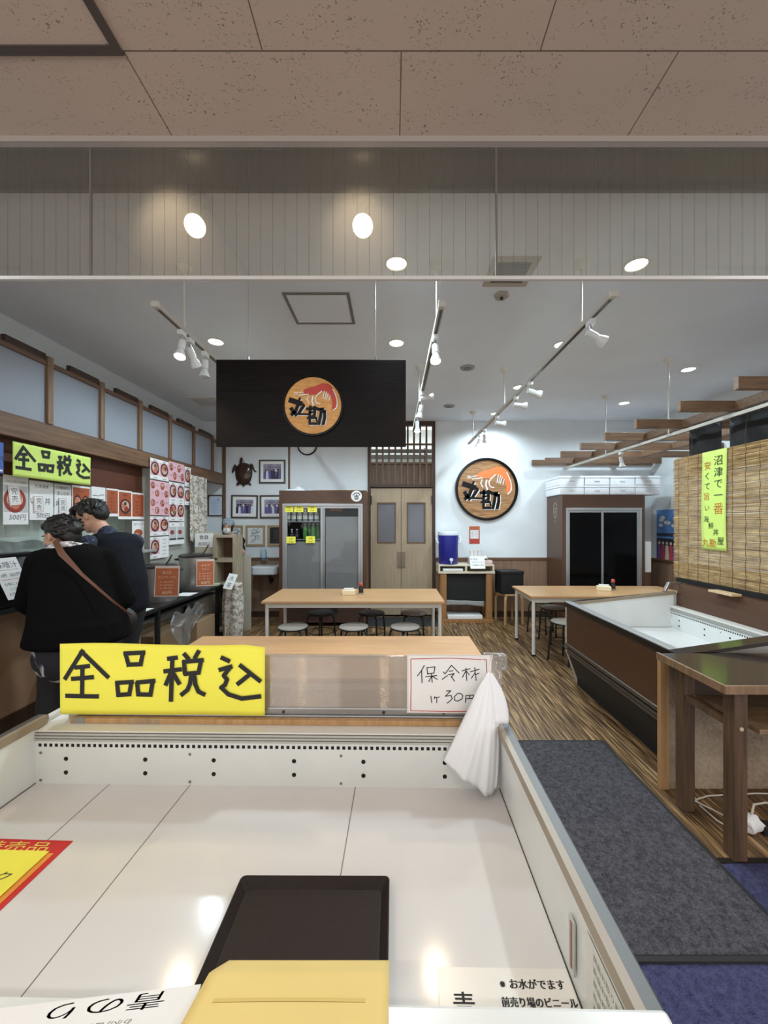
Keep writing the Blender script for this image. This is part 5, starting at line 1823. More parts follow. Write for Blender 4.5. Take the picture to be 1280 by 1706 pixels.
text(o_, '丸勘', W * 0.32, H * 0.040, 0.075, z=0.008)
g.build('lettering', pm('dark_green_ink', (44, 60, 36), 0.8), t)
o_.build('orange_lettering', ORINK, t)

t = tag(MB().box(2.56, 2.64, 2.95, 3.17, 0.9365, 0.955).build('wooden_block', wood('block_wood', (196, 166, 126), (214, 186, 146), (8, 2, 8), 4), bevel=0.003), 'small pale wooden block lying on the ledge of the brown display case', 'block')
t = tag(MB().box(2.70, 2.80, 2.2, 3.72, 0.9365, 0.972).build('dark_gap_strip', BLACKMAT), 'black strip standing in for the dark gap under the lower edge of the bamboo blind', 'rail')  # black strip put in for the shaded gap between ledge and blind

# boarded end screen of the right case with its pine post
t = thing('end_board', 'stained grey board with a pine post at the near end of the brown case', 'board', (0, 0, 0))
m, nt, pb = newmat('stained_board')
f = noise(nt, 3.2, (1, 1, 1.4), 6)
f2 = noise(nt, 60, (1, 1, 1), 4)
c = ramp(nt, f, [(0.30, lin((112, 94, 76))), (0.55, lin((158, 140, 118))), (0.72, lin((176, 160, 138)))])
nt.links.new(mixrgb(nt, 0.25, c, ramp(nt, f2, [(0.3, lin((90, 76, 60))), (0.7, lin((190, 172, 150)))])), pb.inputs['Base Color'])
pb.inputs['Roughness'].default_value = 0.8
MB().box(1.545, 2.84, 2.196, 2.212, 0.0, 0.735).build('panel', m, t)
MB().box(1.500, 1.548, 2.185, 2.215, 0.0, 0.748).build('post', PALEWOOD, t, bevel=0.002)
t = thing('sloping_board', 'glossy dark board sloping along the near rim of the brown case', 'board', (0, 0, 0))
M = Matrix.Rotation(PI / 2, 4, 'X')
MB().prism([(1.56, 0.755), (2.95, 0.955), (2.95, 0.975), (1.56, 0.775)], -2.217, -2.13, M).build('board', pm('gloss_dark_top', (44, 36, 33), 0.14), t)

# dark topped wooden desk
DK = pm('gloss_dark_top', (44, 36, 33), 0.14)
t = thing('wooden_desk', 'high wooden side desk with a glossy dark top at the right edge', 'desk', (0, 0, 0))
MB().box(1.452, 2.60, 1.702, 2.120, 0.757, 0.788).build('desk_top', DK, t)
b = MB()
b.box(1.440, 2.60, 1.690, 1.703, 0.752, 0.7895).box(1.440, 1.453, 1.703, 2.135, 0.752, 0.7895)
b.build('top_edging', POSTWOOD, t, bevel=0.002)
for x, y in ((1.535, 1.75), (1.535, 2.05), (2.50, 1.75), (2.50, 2.05)):
    MB().box(x - 0.03, x + 0.03, y - 0.03, y + 0.03, 0, 0.757).build('leg', LEGWOOD, t, bevel=0.003)
MB().box(1.515, 1.55, 1.78, 2.02, 0.575, 0.605).build('side_rail', LEGWOOD, t)
MB().box(1.60, 2.55, 1.70, 2.06, 0.572, 0.595).build('lower_shelf', POSTWOOD, t, bevel=0.003)
MB().box(1.565, 2.47, 2.03, 2.06, 0.60, 0.757).build('back_panel', DKBROWN, t)
MB().lathe([(0.009, 0.0), (0.009, 0.004), (0.0, 0.005)], 14, Matrix.Translation((1.535, 1.7195, 0.588)) @ Matrix.Rotation(PI / 2, 4, 'X')).build('bolt', pm('bolt_pale', (196, 176, 150), 0.4), t)

# power cable and wrapped plug
t = thing('power_cable', 'white power cable looping on the floor under the wooden desk', 'cable', (0, 0, 0))
pts = [at(1133, 1312, 2.19), at(1150, 1314, 2.16), at(1160, 1330, 2.10), at(1168, 1345, 2.05), at(1195, 1365, 1.955), at(1222, 1385, 1.89), at(1240, 1392, 1.865)]
sm = []
for i in range(len(pts) - 1):
    for k in range(5):
        sm.append((pts[i].lerp(pts[i + 1], k / 5).x, pts[i].lerp(pts[i + 1], k / 5).y, 0.006))
MB().tube(sm, 0.0042, 7).build('cable_run', pm('cable_white', (206, 198, 186), 0.5), t, smooth=60)
pts = [(1.62, 2.15), (1.63, 2.10), (1.72, 2.13), (1.85, 2.14), (2.0, 2.15), (2.3, 2.14)]
MB().tube([(x, y, 0.006) for x, y in pts], 0.0042, 7).build('cable_run', pm('cable_white', (206, 198, 186), 0.5), t, smooth=60)
pts = [(1.57, 2.13), (1.66, 2.0), (1.70, 1.92)]
MB().tube([(x, y, 0.016) for x, y in pts], 0.0042, 7).build('cable_run', pm('cable_white', (206, 198, 186), 0.5), t, smooth=60)
t = thing('power_strip', 'white crumpled tape wrapped plug on the floor beside the desk leg', 'plug', (1.73, 1.885, 0.0))
r = random.Random(3)
MB().grid(lambda u, v: ((0.055 + 0.018 * math.sin(13 * u + 7 * v)) * math.cos(2 * PI * u) * math.sin(PI * (0.02 + 0.96 * v)) * 1.1, (0.036 + 0.012 * math.sin(17 * u + 3)) * math.sin(2 * PI * u) * math.sin(PI * (0.02 + 0.96 * v)), 0.045 + 0.043 * -math.cos(PI * (0.02 + 0.96 * v))), 18, 10).build('tape_wrap', pm('white_tape', (226, 226, 226), 0.5), t)
MB().box(0.045, 0.10, -0.025, 0.025, 0.0, 0.045).build('plug_body', BLACKMAT, t, bevel=0.006)
MB().tube([(0.02, 0.02, 0.06), (0.06, 0.05, 0.10), (0.12, 0.05, 0.11), (0.2, 0.04, 0.09), (0.3, 0.02, 0.02)], 0.005, 8).build('cord', pm('cable_white', (206, 198, 186), 0.5), t, smooth=60)

# floor mats
t = thing('floor_mat', 'charcoal floor mat running between the foreground case and the desk', 'mat', (0, 0, 0))
MB().box(0.62, 1.415, 1.345, 2.65, 0.0, 0.010).build('mat_pile', m_carpet('charcoal_mat', (46, 45, 50), (86, 83, 88), 160), t)
b = MB()
b.box(0.60, 1.435, 2.65, 2.672, 0, 0.008).box(0.60, 1.435, 1.325, 1.345, 0, 0.008).box(1.415, 1.435, 1.345, 2.65, 0, 0.008).box(0.60, 0.62, 1.345, 2.65, 0, 0.008)
b.build('rubber_border', pm('black_rubber', (34, 33, 34), 0.8), t)
struct(MB().box(-7, 7, 1.715, 1.740, 0.0, 0.004).build('trim_floor_joint', DKMET))

# ================================================================ LEFT SIDE: COUNTER, MENUS
def lw(px, py, X):
    Y = X * F / (px - 655)
    return Y, CAMZ + (870 - py) / F * Y


struct(MB().box(XL, -2.70, 4.34, 5.60, 0, 2.10).build('wall_pillar', pm('grey_wall_panel', (172, 170, 162), 0.8, var=(3, 0.06))))
t = thing('menu_board', 'dark reddish brown board under the beam behind the yellow green sign', 'board', (0, 0, 0))
MB().box(-2.82, -2.79, 1.7, 4.34, 1.83, 2.10).build('board', pm('reddish_brown_board', (92, 52, 36), 0.45, var=(4, 0.12)), t)
MB().box(-2.998, -2.985, 1.7, 4.34, 0.92, 1.95).build('pale_backing', pm('pale_green_board', (206, 220, 212), 0.6, var=(3, 0.05)), t)

t = thing('service_counter', 'brown panelled service counter at the left edge of the view', 'counter', (0, 0, 0))
MB().box(-2.97, -2.80, 1.7, 3.30, 0.10, 0.88).build('front_panel', pm('counter_brown', (150, 120, 94), 0.5, var=(3, 0.1)), t)
MB().box(-2.97, -2.78, 1.7, 3.32, 0.0, 0.10).build('skirting', DKBROWN, t)
MB().box(-2.98, -2.60, 1.7, 3.34, 0.88, 0.915).build('counter_top', BLACKMAT, t, bevel=0.004)
t = tag(MB().box(-2.795, -2.60, 3.36, 4.30, 1.18, 1.205).build('serving_shelf', pm('shelf_grey', (150, 150, 146), 0.5), bevel=0.003), 'grey serving shelf behind the bowed man', 'shelf')
t = thing('sauce_bottle', 'yellow squeeze bottle on the serving shelf between the two customers', 'sauce bottle', (-2.69, 3.46, 1.206))
MB().lathe([(0, 0), (0.036, 0), (0.038, 0.01), (0.038, 0.12), (0.030, 0.14), (0.0, 0.141)], 20).build('bottle_body', pm('mustard', (206, 184, 70), 0.35), t, smooth=40)
MB().lathe([(0.02, 0.14), (0.016, 0.165), (0.005, 0.19), (0, 0.191)], 16).build('nozzle', pm('mustard_cap', (230, 216, 150), 0.4), t, smooth=40)

t = thing('food_warmer', 'black sloping food warmer on the service counter', 'food warmer', (0, 0, 0))
b = MB()
M = Matrix.Rotation(PI / 2, 4, 'X')
b.prism([(-2.785, 0.917), (-2.605, 0.917), (-2.605, 1.06), (-2.71, 1.262), (-2.785, 1.262)], -2.94, -2.15, M)
b.build('housing', pm('warmer_black', (26, 25, 27), 0.35), t, bevel=0.02)
b = MB()
b.prism([(-2.787, 1.255), (-2.70, 1.255), (-2.69, 1.28), (-2.787, 1.28)], -2.95, -2.14, M)
b.build('lid_edge', pm('warmer_edge', (44, 42, 44), 0.3), t, bevel=0.008)
t = thing('soup_notice', 'white handwritten notice leaning on the black food warmer', 'notice', (-2.535, 2.57, 0.985), (math.radians(64), 0, PI / 2))
W, H = 0.185, 0.30
MB().box(0, W, 0, H, 0, 0.0015).build('sheet', PAPER, t)
b = MB()
text(b, '味噌汁', W * 0.5, H * 0.76, 0.052, z=0.002)
b.box(W * 0.12, W * 0.9, H * 0.70, H * 0.706, 0.0016, 0.002)
text(b, '1杯 100円', W * 0.5, H * 0.53, 0.034, z=0.002)
text(b, 'お椀に入れて', W * 0.5, H * 0.33, 0.024, z=0.002)
text(b, 'レジまで', W * 0.5, H * 0.21, 0.024, z=0.002)
text(b, 'お持ち下さい', W * 0.5, H * 0.09, 0.024, z=0.002)
b.build('lettering', INK2, t)
MB().box(W * 0.08, W * 0.95, H * 0.465, H * 0.475, 0.0016, 0.0021).build('red_line', REDINK, t)
t = thing('plastic_cover', 'grey translucent plastic cover behind the black food warmer', 'cover', (0, 0, 0))
b = MB()
b.grid(lambda u, v: (-2.97 + 0.12 * (1 - math.cos(PI * v / 2)) * (0.6 + 0.4 * u), 2.55 + 1.1 * u, 0.92 + (0.43 - 0.10 * (abs(2 * u - 0.9)) ** 3) * math.cos(PI * v / 2 * 0.999) + 0.008 * math.sin(23 * u + 9 * v)), 30, 12)
b.build('film', pm('grey_sheet_film', (150, 160, 156), 0.25, var=(18, 0.2), bump=(18, 0.4), alpha=0.82), t, smooth=180, solid=0.002)

# the lime sign of the menu board
ya, zt = lw(20, 735, -2.66)
yb_, zb = lw(150, 800, -2.66)
_, z0b = lw(20, 793, -2.66)
_, z1t = lw(150, 765, -2.66)
t = thing('paper_sign', 'yellow green paper sign with large black characters hanging from the wooden beam', 'sign', (-2.655, ya, z0b - 0.0), 'L')
W, H = yb_ - ya, zt - z0b
zf = lambda x, y: 0.004 * math.sin(x * 8) * (1 - y / H)
MB().grid(lambda u, v: (u * W, v * H, zf(u * W, v * H)), 40, 10).build('sheet', LIME, t, smooth=180, solid=0.0006)
b = MB()
kanji_sign(b, W, H, 0.022, zf, 0.002)
b.build('lettering', INK, t)

# menu sheets hanging below the board
BOWL_D, BOWL_R = pm('bowl_dark', (84, 42, 40), 0.4), pm('bowl_red', (150, 62, 48), 0.4)
FISH, RICE, GARN, PINKP, ORP, GREYP = pm('food_pink', (196, 118, 96), 0.5), pm('food_white', (206, 172, 160), 0.5), pm('food_green', (78, 84, 52), 0.5), pm('menu_pink', (222, 176, 186), 0.6), pm('menu_orange', (170, 86, 50), 0.6), pm('menu_grey', (190, 190, 190), 0.6)
MM = [PAPER, BOWL_D, BOWL_R, FISH, RICE, GARN, PINKP, ORP, INK2, REDINK, GREYP]


def bowl(b, x, y, z, r, ry, seed, dark=1):
    q = random.Random(seed)
    b.m = dark
    b.disc(x, y, z, r, ry)
    b.m = 4
    b.disc(x, y + ry * 0.04, z + 0.0003, r * 0.72, ry * 0.70)
    for k in range(4):
        a = q.uniform(0, 6.28)
        b.m = (3, 2, 3, 5)[k]
        b.disc(x + r * 0.36 * math.cos(a), y + ry * 0.36 * math.sin(a), z + 0.0006 + 0.0002 * k, r * (0.40 if k < 3 else 0.26), ry * (0.36 if k < 3 else 0.26), n=12)


def menu(label, px0, pt0, pb0, px1, paint, X=-2.745, base=PAPER, name='menu_sheet', cat='menu sheet', group=None, tilt=0):
    y0, zt_ = lw(px0, pt0, X)
    _, zb_ = lw(px0, pb0, X)
    y1 = X * F / (px1 - 655)
    t = thing(name, label, cat, (X, y0, zb_), 'L', group=group)
    if tilt:
        t.rotation_euler.x += tilt
    W, H = y1 - y0, zt_ - zb_
    MB().box(0, W, 0, H, 0, 0.0012).build('sheet', base, t)
    b, l = MB(), MB()
    paint(b, l, W, H)
    if b.v:
        b.build('printed_picture', MM, t)
    if l.v:
        l.build('lettering', INK2, t)
    return t


def soldout(par_y, z, w_, h_, label, tilt):
    t = thing('sold_out_slip', label, 'slip', (-2.738, par_y, z), (PI / 2, 0, PI / 2), group='red bordered sold out slips')
    t.rotation_euler = (Matrix.Rotation(PI / 2, 3, 'Z') @ Matrix.Rotation(PI / 2, 3, 'X') @ Matrix.Rotation(tilt, 3, 'Z')).to_euler()
    MB().box(-w_ / 2, w_ / 2, 0, h_, 0, 0.001).build('sheet', PAPER, t)
    b = MB()
    e = 0.006
    b.box(-w_ / 2 + e, w_ / 2 - e, e, e + 0.002, 0.001, 0.0014).box(-w_ / 2 + e, w_ / 2 - e, h_ - e - 0.002, h_ - e, 0.001, 0.0014).box(-w_ / 2 + e, -w_ / 2 + e + 0.002, e, h_ - e, 0.001, 0.0014).box(w_ / 2 - e - 0.002, w_ / 2 - e, e, h_ - e, 0.001, 0.0014)
    b.build('border', REDINK, t)
    b = MB()
    text(b, '完売', 0, h_ * 0.56, min(w_ * 0.62, h_ * 0.38), z=0.0016, vert=True)
    b.build('lettering', INK, t)


def p1(b, l, W, H):
    b.m = 10
    b.box(W * 0.02, W * 0.98, H * 0.25, H * 0.80, 0.0012, 0.0014)
    bowl(b, W * 0.45, H * 0.50, 0.0015, W * 0.44, H * 0.26, 1, 2)
    text(l, 'ふわふわ玉子の海鮮丼', W / 2, H * 0.86, W * 0.085, z=0.0016)
    text(l, '500円', W * 0.55, H * 0.10, H * 0.14, z=0.0016, slant=0.15)


def p2(b, l, W, H):
    text(l, '北海道産', W * 0.5, H * 0.84, W * 0.15, z=0.0016)
    text(l, '丼', W * 0.75, H * 0.42, W * 0.28, z=0.0016)
    text(l, 'い', W * 0.14, H * 0.42, W * 0.28, z=0.0016)
    text(l, '500円', W * 0.55, H * 0.06, H * 0.15, z=0.0016, slant=0.15)


def p3(b, l, W, H):
    b.m = 10
    b.box(W * 0.05, W * 0.95, H * 0.84, H * 0.95, 0.0012, 0.0014)
    text(l, '駿河湾', W / 2, H * 0.86, H * 0.08, z=0.0018)
    text(l, '生しらす', W * 0.5, H * 0.66, H * 0.13, z=0.0016, sx=0.9)
    text(l, '丼', W * 0.2, H * 0.3, H * 0.2, z=0.0016)
    text(l, '800円', W * 0.5, H * 0.06, H * 0.1, z=0.0016)


def p_or(seed, head, nb_):
    def f(b, l, W, H):
        b.m = 7
        b.box(W * 0.04, W * 0.96, H * 0.10, H * 0.94, 0.0012, 0.0014)
        for k in range(nb_):
            bowl(b, W * (0.5 if nb_ == 1 else 0.28 + 0.44 * k), H * 0.45, 0.0015, W * (0.40 if nb_ == 1 else 0.22), H * 0.26, seed + k)
        text(l, head, W / 2, H * 0.80, H * 0.10, z=0.0018, sx=0.8)
        if not nb_:
            for q in range(4):
                text(l, 'お得セット', W / 2, H * (0.62 - 0.13 * q), H * 0.075, z=0.0018, sx=0.8)
        text(l, '900円', W * 0.6, H * 0.13, H * 0.09, z=0.0018)
    return f


def p_hand(b, l, W, H):
    r = random.Random(4)
    for k in range(4):
        pts = [(W * (0.1 + 0.1 * q), H * (0.72 - 0.16 * k + 0.03 * r.uniform(-1, 1))) for q in range(9)]
        l.stroke(pts, 0.006, 0.0016)


menu('menu sheet with a large red bowl photo, first in the row on the left wall', 5, 790, 874, 47, p1)
menu('plain white handwritten menu sheet, second in the row on the left wall', 49, 800, 866, 88.5, p2)
menu('grey white menu sheet, third in the row just left of the man', 90.5, 806, 858, 118.5, p3)
menu('orange menu sheet with two dark bowls above the bowed man', 120, 808, 862, 150.5, p_or(3, '二色丼', 2))
menu('white menu sheet with scribbled handwriting above the bowed man', 152, 810, 860, 175.5, p_hand)
menu('plain orange menu sheet to the right of the scribbled white sheet', 177, 813, 860, 197, p_or(5, '定食', 0))
menu('orange menu sheet with one round bowl right of the bowed man', 197, 816, 865, 219.5, p_or(6, '海鮮丼', 1))
menu('plain orange menu sheet at the right end of the row', 219.5, 820, 865, 240, p_or(7, '丼', 0))


def p_fry(b, l, W, H):
    text(l, '名物アジフライ', W / 2, H * 0.76, H * 0.14, z=0.0016, sx=0.8)
    b.m = 7
    b.disc(W * 0.5, H * 0.32, 0.0014, W * 0.36, H * 0.22)
    b.m = 10
    b.disc(W * 0.35, H * 0.22, 0.0018, W * 0.2, H * 0.1)


def p_blue(b, l, W, H):
    b.m = 10
    b.box(W * 0.08, W * 0.92, H * 0.1, H * 0.6, 0.0012, 0.0014)
    text(l, 'お知らせ', W / 2, H * 0.75, H * 0.12, z=0.0016)


menu('white menu sheet with a brown fried fish photo, lower row right of the man', 220, 868, 898, 240, p_fry)
menu('lowest pale sheet hanging right of the man, under the fried fish sheet', 226, 900, 934, 240, p_blue)
menu('blue sheet cut off by the left edge of the view above the menu row', -18, 733, 786, 5.5, lambda b, l, W, H: (setattr(b, 'm', 0), b.box(W * 0.04, W * 0.94, H * 0.06, H * 0.12, 0.0012, 0.0015), text(l, '営業中', W / 2, H * 0.4, H * 0.2, z=0.0016)), X=-2.66, base=pm('sheet_blue', (70, 104, 178), 0.6))
for px, pt, pb, wd, lab, tl in ((26, 809, 841, 0.085, 'sold out slip on the menu sheet with the large red bowl', 0.12), (65.5, 826, 854, 0.085, 'sold out slip on the plain white handwritten menu sheet', 0.05), (105, 829, 856, 0.075, 'sold out slip on the third menu sheet left of the man', 0.02)):
    y_, zt_ = lw(px, pt, -2.738)
    _, zb_ = lw(px, pb, -2.738)
    soldout(y_, zb_, wd, zt_ - zb_, lab, tl)

# the tall picture menu
def pg(rows, cols, kind, foot=True):
    def f(b, l, W, H):
        cw, ch = W / cols, H / rows
        for i in range(rows):
            for j in range(cols):
                cx, cy = cw * (j + 0.5), H - ch * (i + 0.5)
                k = kind[(i * cols + j) % len(kind)]
                if k == 'b':
                    b.m = 6
                    b.box(cx - cw * 0.47, cx + cw * 0.47, cy - ch * 0.30, cy + ch * 0.36, 0.0012, 0.0014)
                    bowl(b, cx, cy + ch * 0.04, 0.0016, cw * 0.43, ch * 0.33, i * 7 + j * 3 + rows)
                    text(l, '海鮮丼', cx, cy + ch * 0.385, ch * 0.09, z=0.0018)
                    text(l, '1,000円', cx, cy - ch * 0.46, ch * 0.10, z=0.0018)
                elif k == 's':
                    b.m = 6
                    b.box(cx - cw * 0.49, cx + cw * 0.49, cy - ch * 0.49, cy + ch * 0.49, 0.0012, 0.0014)
                    for q in range(2):
                        bowl(b, cx + cw * (-0.22 + 0.44 * q), cy + ch * (0.22 - 0.44 * q), 0.0016, cw * 0.22, ch * 0.20, i + 5 * j + q, 2)
                        text(l, '小丼', cx + cw * (0.22 - 0.44 * q), cy + ch * (0.2 - 0.44 * q), ch * 0.10, z=0.0018)
                elif k == 'f':
                    b.m = 10
                    b.box(cx - cw * 0.45, cx + cw * 0.45, cy - ch * 0.30, cy + ch * 0.30, 0.0012, 0.0014)
                    b.m = 2
                    b.disc(cx - cw * 0.1, cy + ch * 0.05, 0.0016, cw * 0.25, ch * 0.10)
                    b.m = 8
                    b.box(cx - cw * 0.45, cx + cw * 0.45, cy - ch * 0.30, cy - ch * 0.22, 0.0014, 0.0018)
                    text(l, '単品', cx, cy + ch * 0.36, ch * 0.09, z=0.0018)
                else:
                    for q in range(5):
                        text(l, '追加 200円', cx, cy + ch * (0.32 - 0.17 * q), ch * 0.07, z=0.0018, sx=0.8)
    return f


XM = -2.655
menu('picture menu sheet with two dark bowls, top of the tall menu on the left wall', 250, 762, 797, 281, pg(1, 2, 'b'), X=XM)
menu('pink picture menu sheet with many small bowls, left column of the tall menu', 250, 799, 858, 281, pg(2, 2, 's'), X=XM, base=PINKP)
menu('picture menu sheet with two bowls below the pink small bowl sheet', 250, 860, 893, 281, pg(1, 2, 'b'), X=XM)
menu('lowest picture menu sheet of the tall menu, one bowl beside a price list', 250, 895, 932, 281, pg(1, 2, 'bl'), X=XM)
menu('pink picture menu sheet at the top of the middle column of the tall menu', 281.5, 768, 800, 307, pg(1, 2, 's'), X=XM, base=PINKP)
menu('picture menu sheet with four dark bowls in the middle column of the tall menu', 281.5, 802, 868, 307, pg(2, 2, 'b'), X=XM)
menu('picture menu sheet of side dishes at the foot of the middle column', 281.5, 870, 908, 307, pg(1, 2, 'f'), X=XM)
menu('narrow picture menu sheet with one bowl at the upper right of the tall menu', 307.5, 777, 810, 318, pg(1, 1, 'b'), X=XM)
menu('narrow picture menu sheet with a red dish at the right of the tall menu', 307.5, 812, 841, 318, pg(1, 1, 'b'), X=XM)
MB_ = None

FLORAL = m_floral('floral_print', (196, 188, 178), [((150, 140, 126), 0.52), ((122, 126, 96), 0.60), ((150, 76, 70), 0.64), ((226, 220, 212), 0.62)], 26)
y0 = 2.62 * F / (655 - 319)
y1 = 2.62 * F / (655 - 347)
t = thing('floral_curtain', 'floral print curtain hanging between the tall menu and the framed pictures', 'curtain', (-2.64, y0, 0))
MB().grid(lambda u, v: (0.025 * math.sin(u * 19) * (0.4 + 0.6 * v), (y1 - y0) * u, 2.12 - (0.86 + 0.03 * math.sin(7 * u)) * v), 40, 14).build('fabric', FLORAL, t, smooth=180, solid=0.003)

# black folding table with two soup pots
t = thing('folding_table', 'black folding table with two large soup pots along the left wall', 'table', (0, 0, 0))
MB().box(-2.69, -2.19, 3.30, 5.02, 0.668, 0.70).build('table_top', pm('table_black', (24, 23, 24), 0.35), t, bevel=0.004)
for y in (3.70, 4.96):
    for x in (-2.64, -2.235):
        MB().box(x - 0.018, x + 0.018, y - 0.018, y + 0.018, 0, 0.668).build('leg', BLACKMET, t)
    MB().box(-2.64, -2.235, y - 0.012, y + 0.012, 0.30, 0.325).build('cross_bar', BLACKMET, t)
MB().box(-2.66, -2.24, 3.5, 4.94, 0.60, 0.612).build('under_shelf', BLACKMAT, t)


def pot(label, x, y, r, h):
    t = thing('soup_pot', label, 'pot', (x, y, 0.70))
    MB().lathe([(0, 0), (r * 0.97, 0), (r, 0.012), (r, h * 0.86), (r * 1.03, h * 0.87), (r * 1.03, h * 0.885), (r, h * 0.89)], 40).build('pot_body', STEEL_POT, t, smooth=40)
    MB().lathe([(0, h * 0.885), (r * 1.05, h * 0.89), (r * 1.06, h * 0.92), (r * 0.9, h * 0.955), (r * 0.5, h * 0.985), (0, h)], 40).build('lid', pm('pot_lid_dark', (58, 54, 52), 0.3, 0.5), t, smooth=40)
    for s in (-1, 1):
        MB().tube([(s * r, -0.05, h * 0.80), (s * (r + 0.045), -0.045, h * 0.81), (s * (r + 0.05), 0.045, h * 0.81), (s * r, 0.05, h * 0.80)], 0.011, 8).build('handle', BLACKMET, t, smooth=60)
    MB().tube([(r * 0.45, -0.02, h * 0.93), (r * 0.8, -0.05, h * 1.08), (r * 1.0, -0.06, h * 1.22)], 0.009, 8).build('ladle_handle', pm('ladle', (110, 90, 70), 0.4), t, smooth=60)
    return t


pot('large steel soup pot nearer to the bowed man', -2.40, 4.00, 0.165, 0.385)
pot('large steel soup pot farther from the bowed man', -2.385, 4.72, 0.180, 0.435)


def pot_sign(label, px0, py0, px1, py1, Y, rz, txt):
    a, c = at(px0, py1, Y), at(px1, py0, Y)
    t = thing('pot_sign', label, 'sign', (a.x, Y, a.z), (PI / 2 - 0.06, 0, rz))
    W, H = c.x - a.x, c.z - a.z
    MB().box(0, W, 0, H, 0, 0.003).build('sheet', pm('sign_edge', (222, 200, 190), 0.5), t)
    MB().box(W * 0.04, W * 0.96, H * 0.03, H * 0.92, 0.003, 0.0036).build('orange_print', pm('sign_orange', (188, 104, 66), 0.5, var=(9, 0.08)), t)
    b = MB()
    text(b, txt[0], W / 2, H * 0.74, H * 0.10, z=0.004)
    text(b, txt[1], W / 2, H * 0.60, H * 0.08, z=0.004)
    text(b, txt[2], W / 2, H * 0.08, H * 0.13, z=0.004)
    for k in range(3):
        text(b, 'お一人様一杯まで', W / 2, H * (0.45 - 0.10 * k), H * 0.055, z=0.004)
    b.build('lettering', pm('sign_cream_ink', (240, 214, 190), 0.6), t)


pot_sign('orange sign on the pot nearer to the bowed man', 257, 943, 297, 994, 3.80, 0.06, ('あら汁', 'セルフサービス', '100円'))
pot_sign('orange sign on the pot farther from the bowed man', 327, 932, 354.5, 977, 4.50, 0.28, ('みそ汁', 'セルフ', '100円'))
t = tag(MB().box(-2.42, -2.22, 3.42, 3.62, 0.7005, 0.7025).build('paper_sheet', PAPER), 'white sheet on the black table in front of the nearer pot', 'paper')
t = tag(MB().box(-2.38, -2.21, 4.22, 4.42, 0.7005, 0.7025).build('paper_sheet', PAPER), 'white sheet on the black table between the two pot signs', 'paper')

t = thing('return_box', 'beige box with a white dish return sign behind the farther pot', 'box', (-2.605, 5.12, 0.0))
MB().box(0, 0.25, 0, 0.16, 0, 1.365).build('box_body', pm('beige_board', (176, 166, 150), 0.7), t, bevel=0.004)
MB().box(0.005, 0.245, -0.004, -0.001, 1.175, 1.355).build('sign_sheet', PAPER, t)
b = MB()
text(b, '食器', 0, 0, 0.062, z=0)
text(b, '返却口', 0, -0.085, 0.052, z=0, sx=1.05)
b.build('lettering', INK2, t, at_=(0.125, -0.0055, 1.28), rot=(PI / 2, 0, 0))
t = thing('shelf_rack', 'pale open wooden rack with two compartments in front of the masked worker', 'rack', (at(359, 0, 5.12).x, 5.06, 0.0))
RW = 0.285
CR2 = wood('rack_wood', (146, 132, 110), (174, 160, 136), (9, 9, 1), 4, 0.6)
b = MB()
b.box(0, 0.035, 0, 0.25, 0, 1.33).box(RW - 0.035, RW, 0, 0.25, 0, 1.33)
b.build('side_panel', CR2, t)
for z in (0.08, 0.68, 0.98, 1.30):
    MB().box(0.035, RW - 0.035, 0, 0.25, z, z + (0.05 if z == 0.98 else 0.03)).build('shelf', CR2, t)
MB().box(0.035, RW - 0.035, 0.235, 0.25, 0.11, 1.30).build('back_board', pm('rack_back', (104, 74, 54), 0.7), t)
t = thing('floral_cloth', 'floral print cloth draped to the floor at the far end of the black table', 'cloth', (-2.025, 4.93, 0))
MB().grid(lambda u, v: ((0.135 + 0.018 * math.sin(2 * PI * u * 6 + 1.5 * v)) * math.cos(2 * PI * u) * (0.72 + 0.55 * v - 0.50 * v * v), (0.10 + 0.014 * math.sin(2 * PI * u * 5 + v)) * math.sin(2 * PI * u) * (0.8 + 0.5 * v - 0.5 * v * v), 0.735 - 0.70 * v), 60, 16).build('fabric', FLORAL, t, smooth=180, solid=0.003)
MB().lathe([(0.11, 0.70), (0.06, 0.735), (0, 0.742)], 24).build('cloth_top', FLORAL, t, smooth=180)
t = thing('price_slip', 'white tilted price slip lying on the floral cloth', 'slip', (-2.085, 4.78, 0.690), (1.05, 0.12, -0.22))
MB().box(0, 0.12, 0, 0.20, 0, 0.002).build('sheet', PAPER, t)
b = MB()
text(b, '水', 0.06, 0.115, 0.07, z=0.0026)
text(b, '茶', 0.06, 0.025, 0.07, z=0.0026)
b.build('lettering', INK2, t)
t = thing('folded_paper', 'pale green folded paper at the foot of the wooden rack', 'paper', (-2.35, 4.90, 0.7005), (0.0, 0, 0.1))
MB().box(0, 0.14, 0, 0.09, 0, 0.02).build('sheet', pm('pale_green_paper', (196, 204, 168), 0.7), t)
t = tag(MB().box(-2.10, -1.985, 5.44, 5.46, 0, 1.04).build('beige_board', pm('beige_board', (176, 166, 150), 0.7)), 'narrow beige board standing behind the floral cloth', 'board')

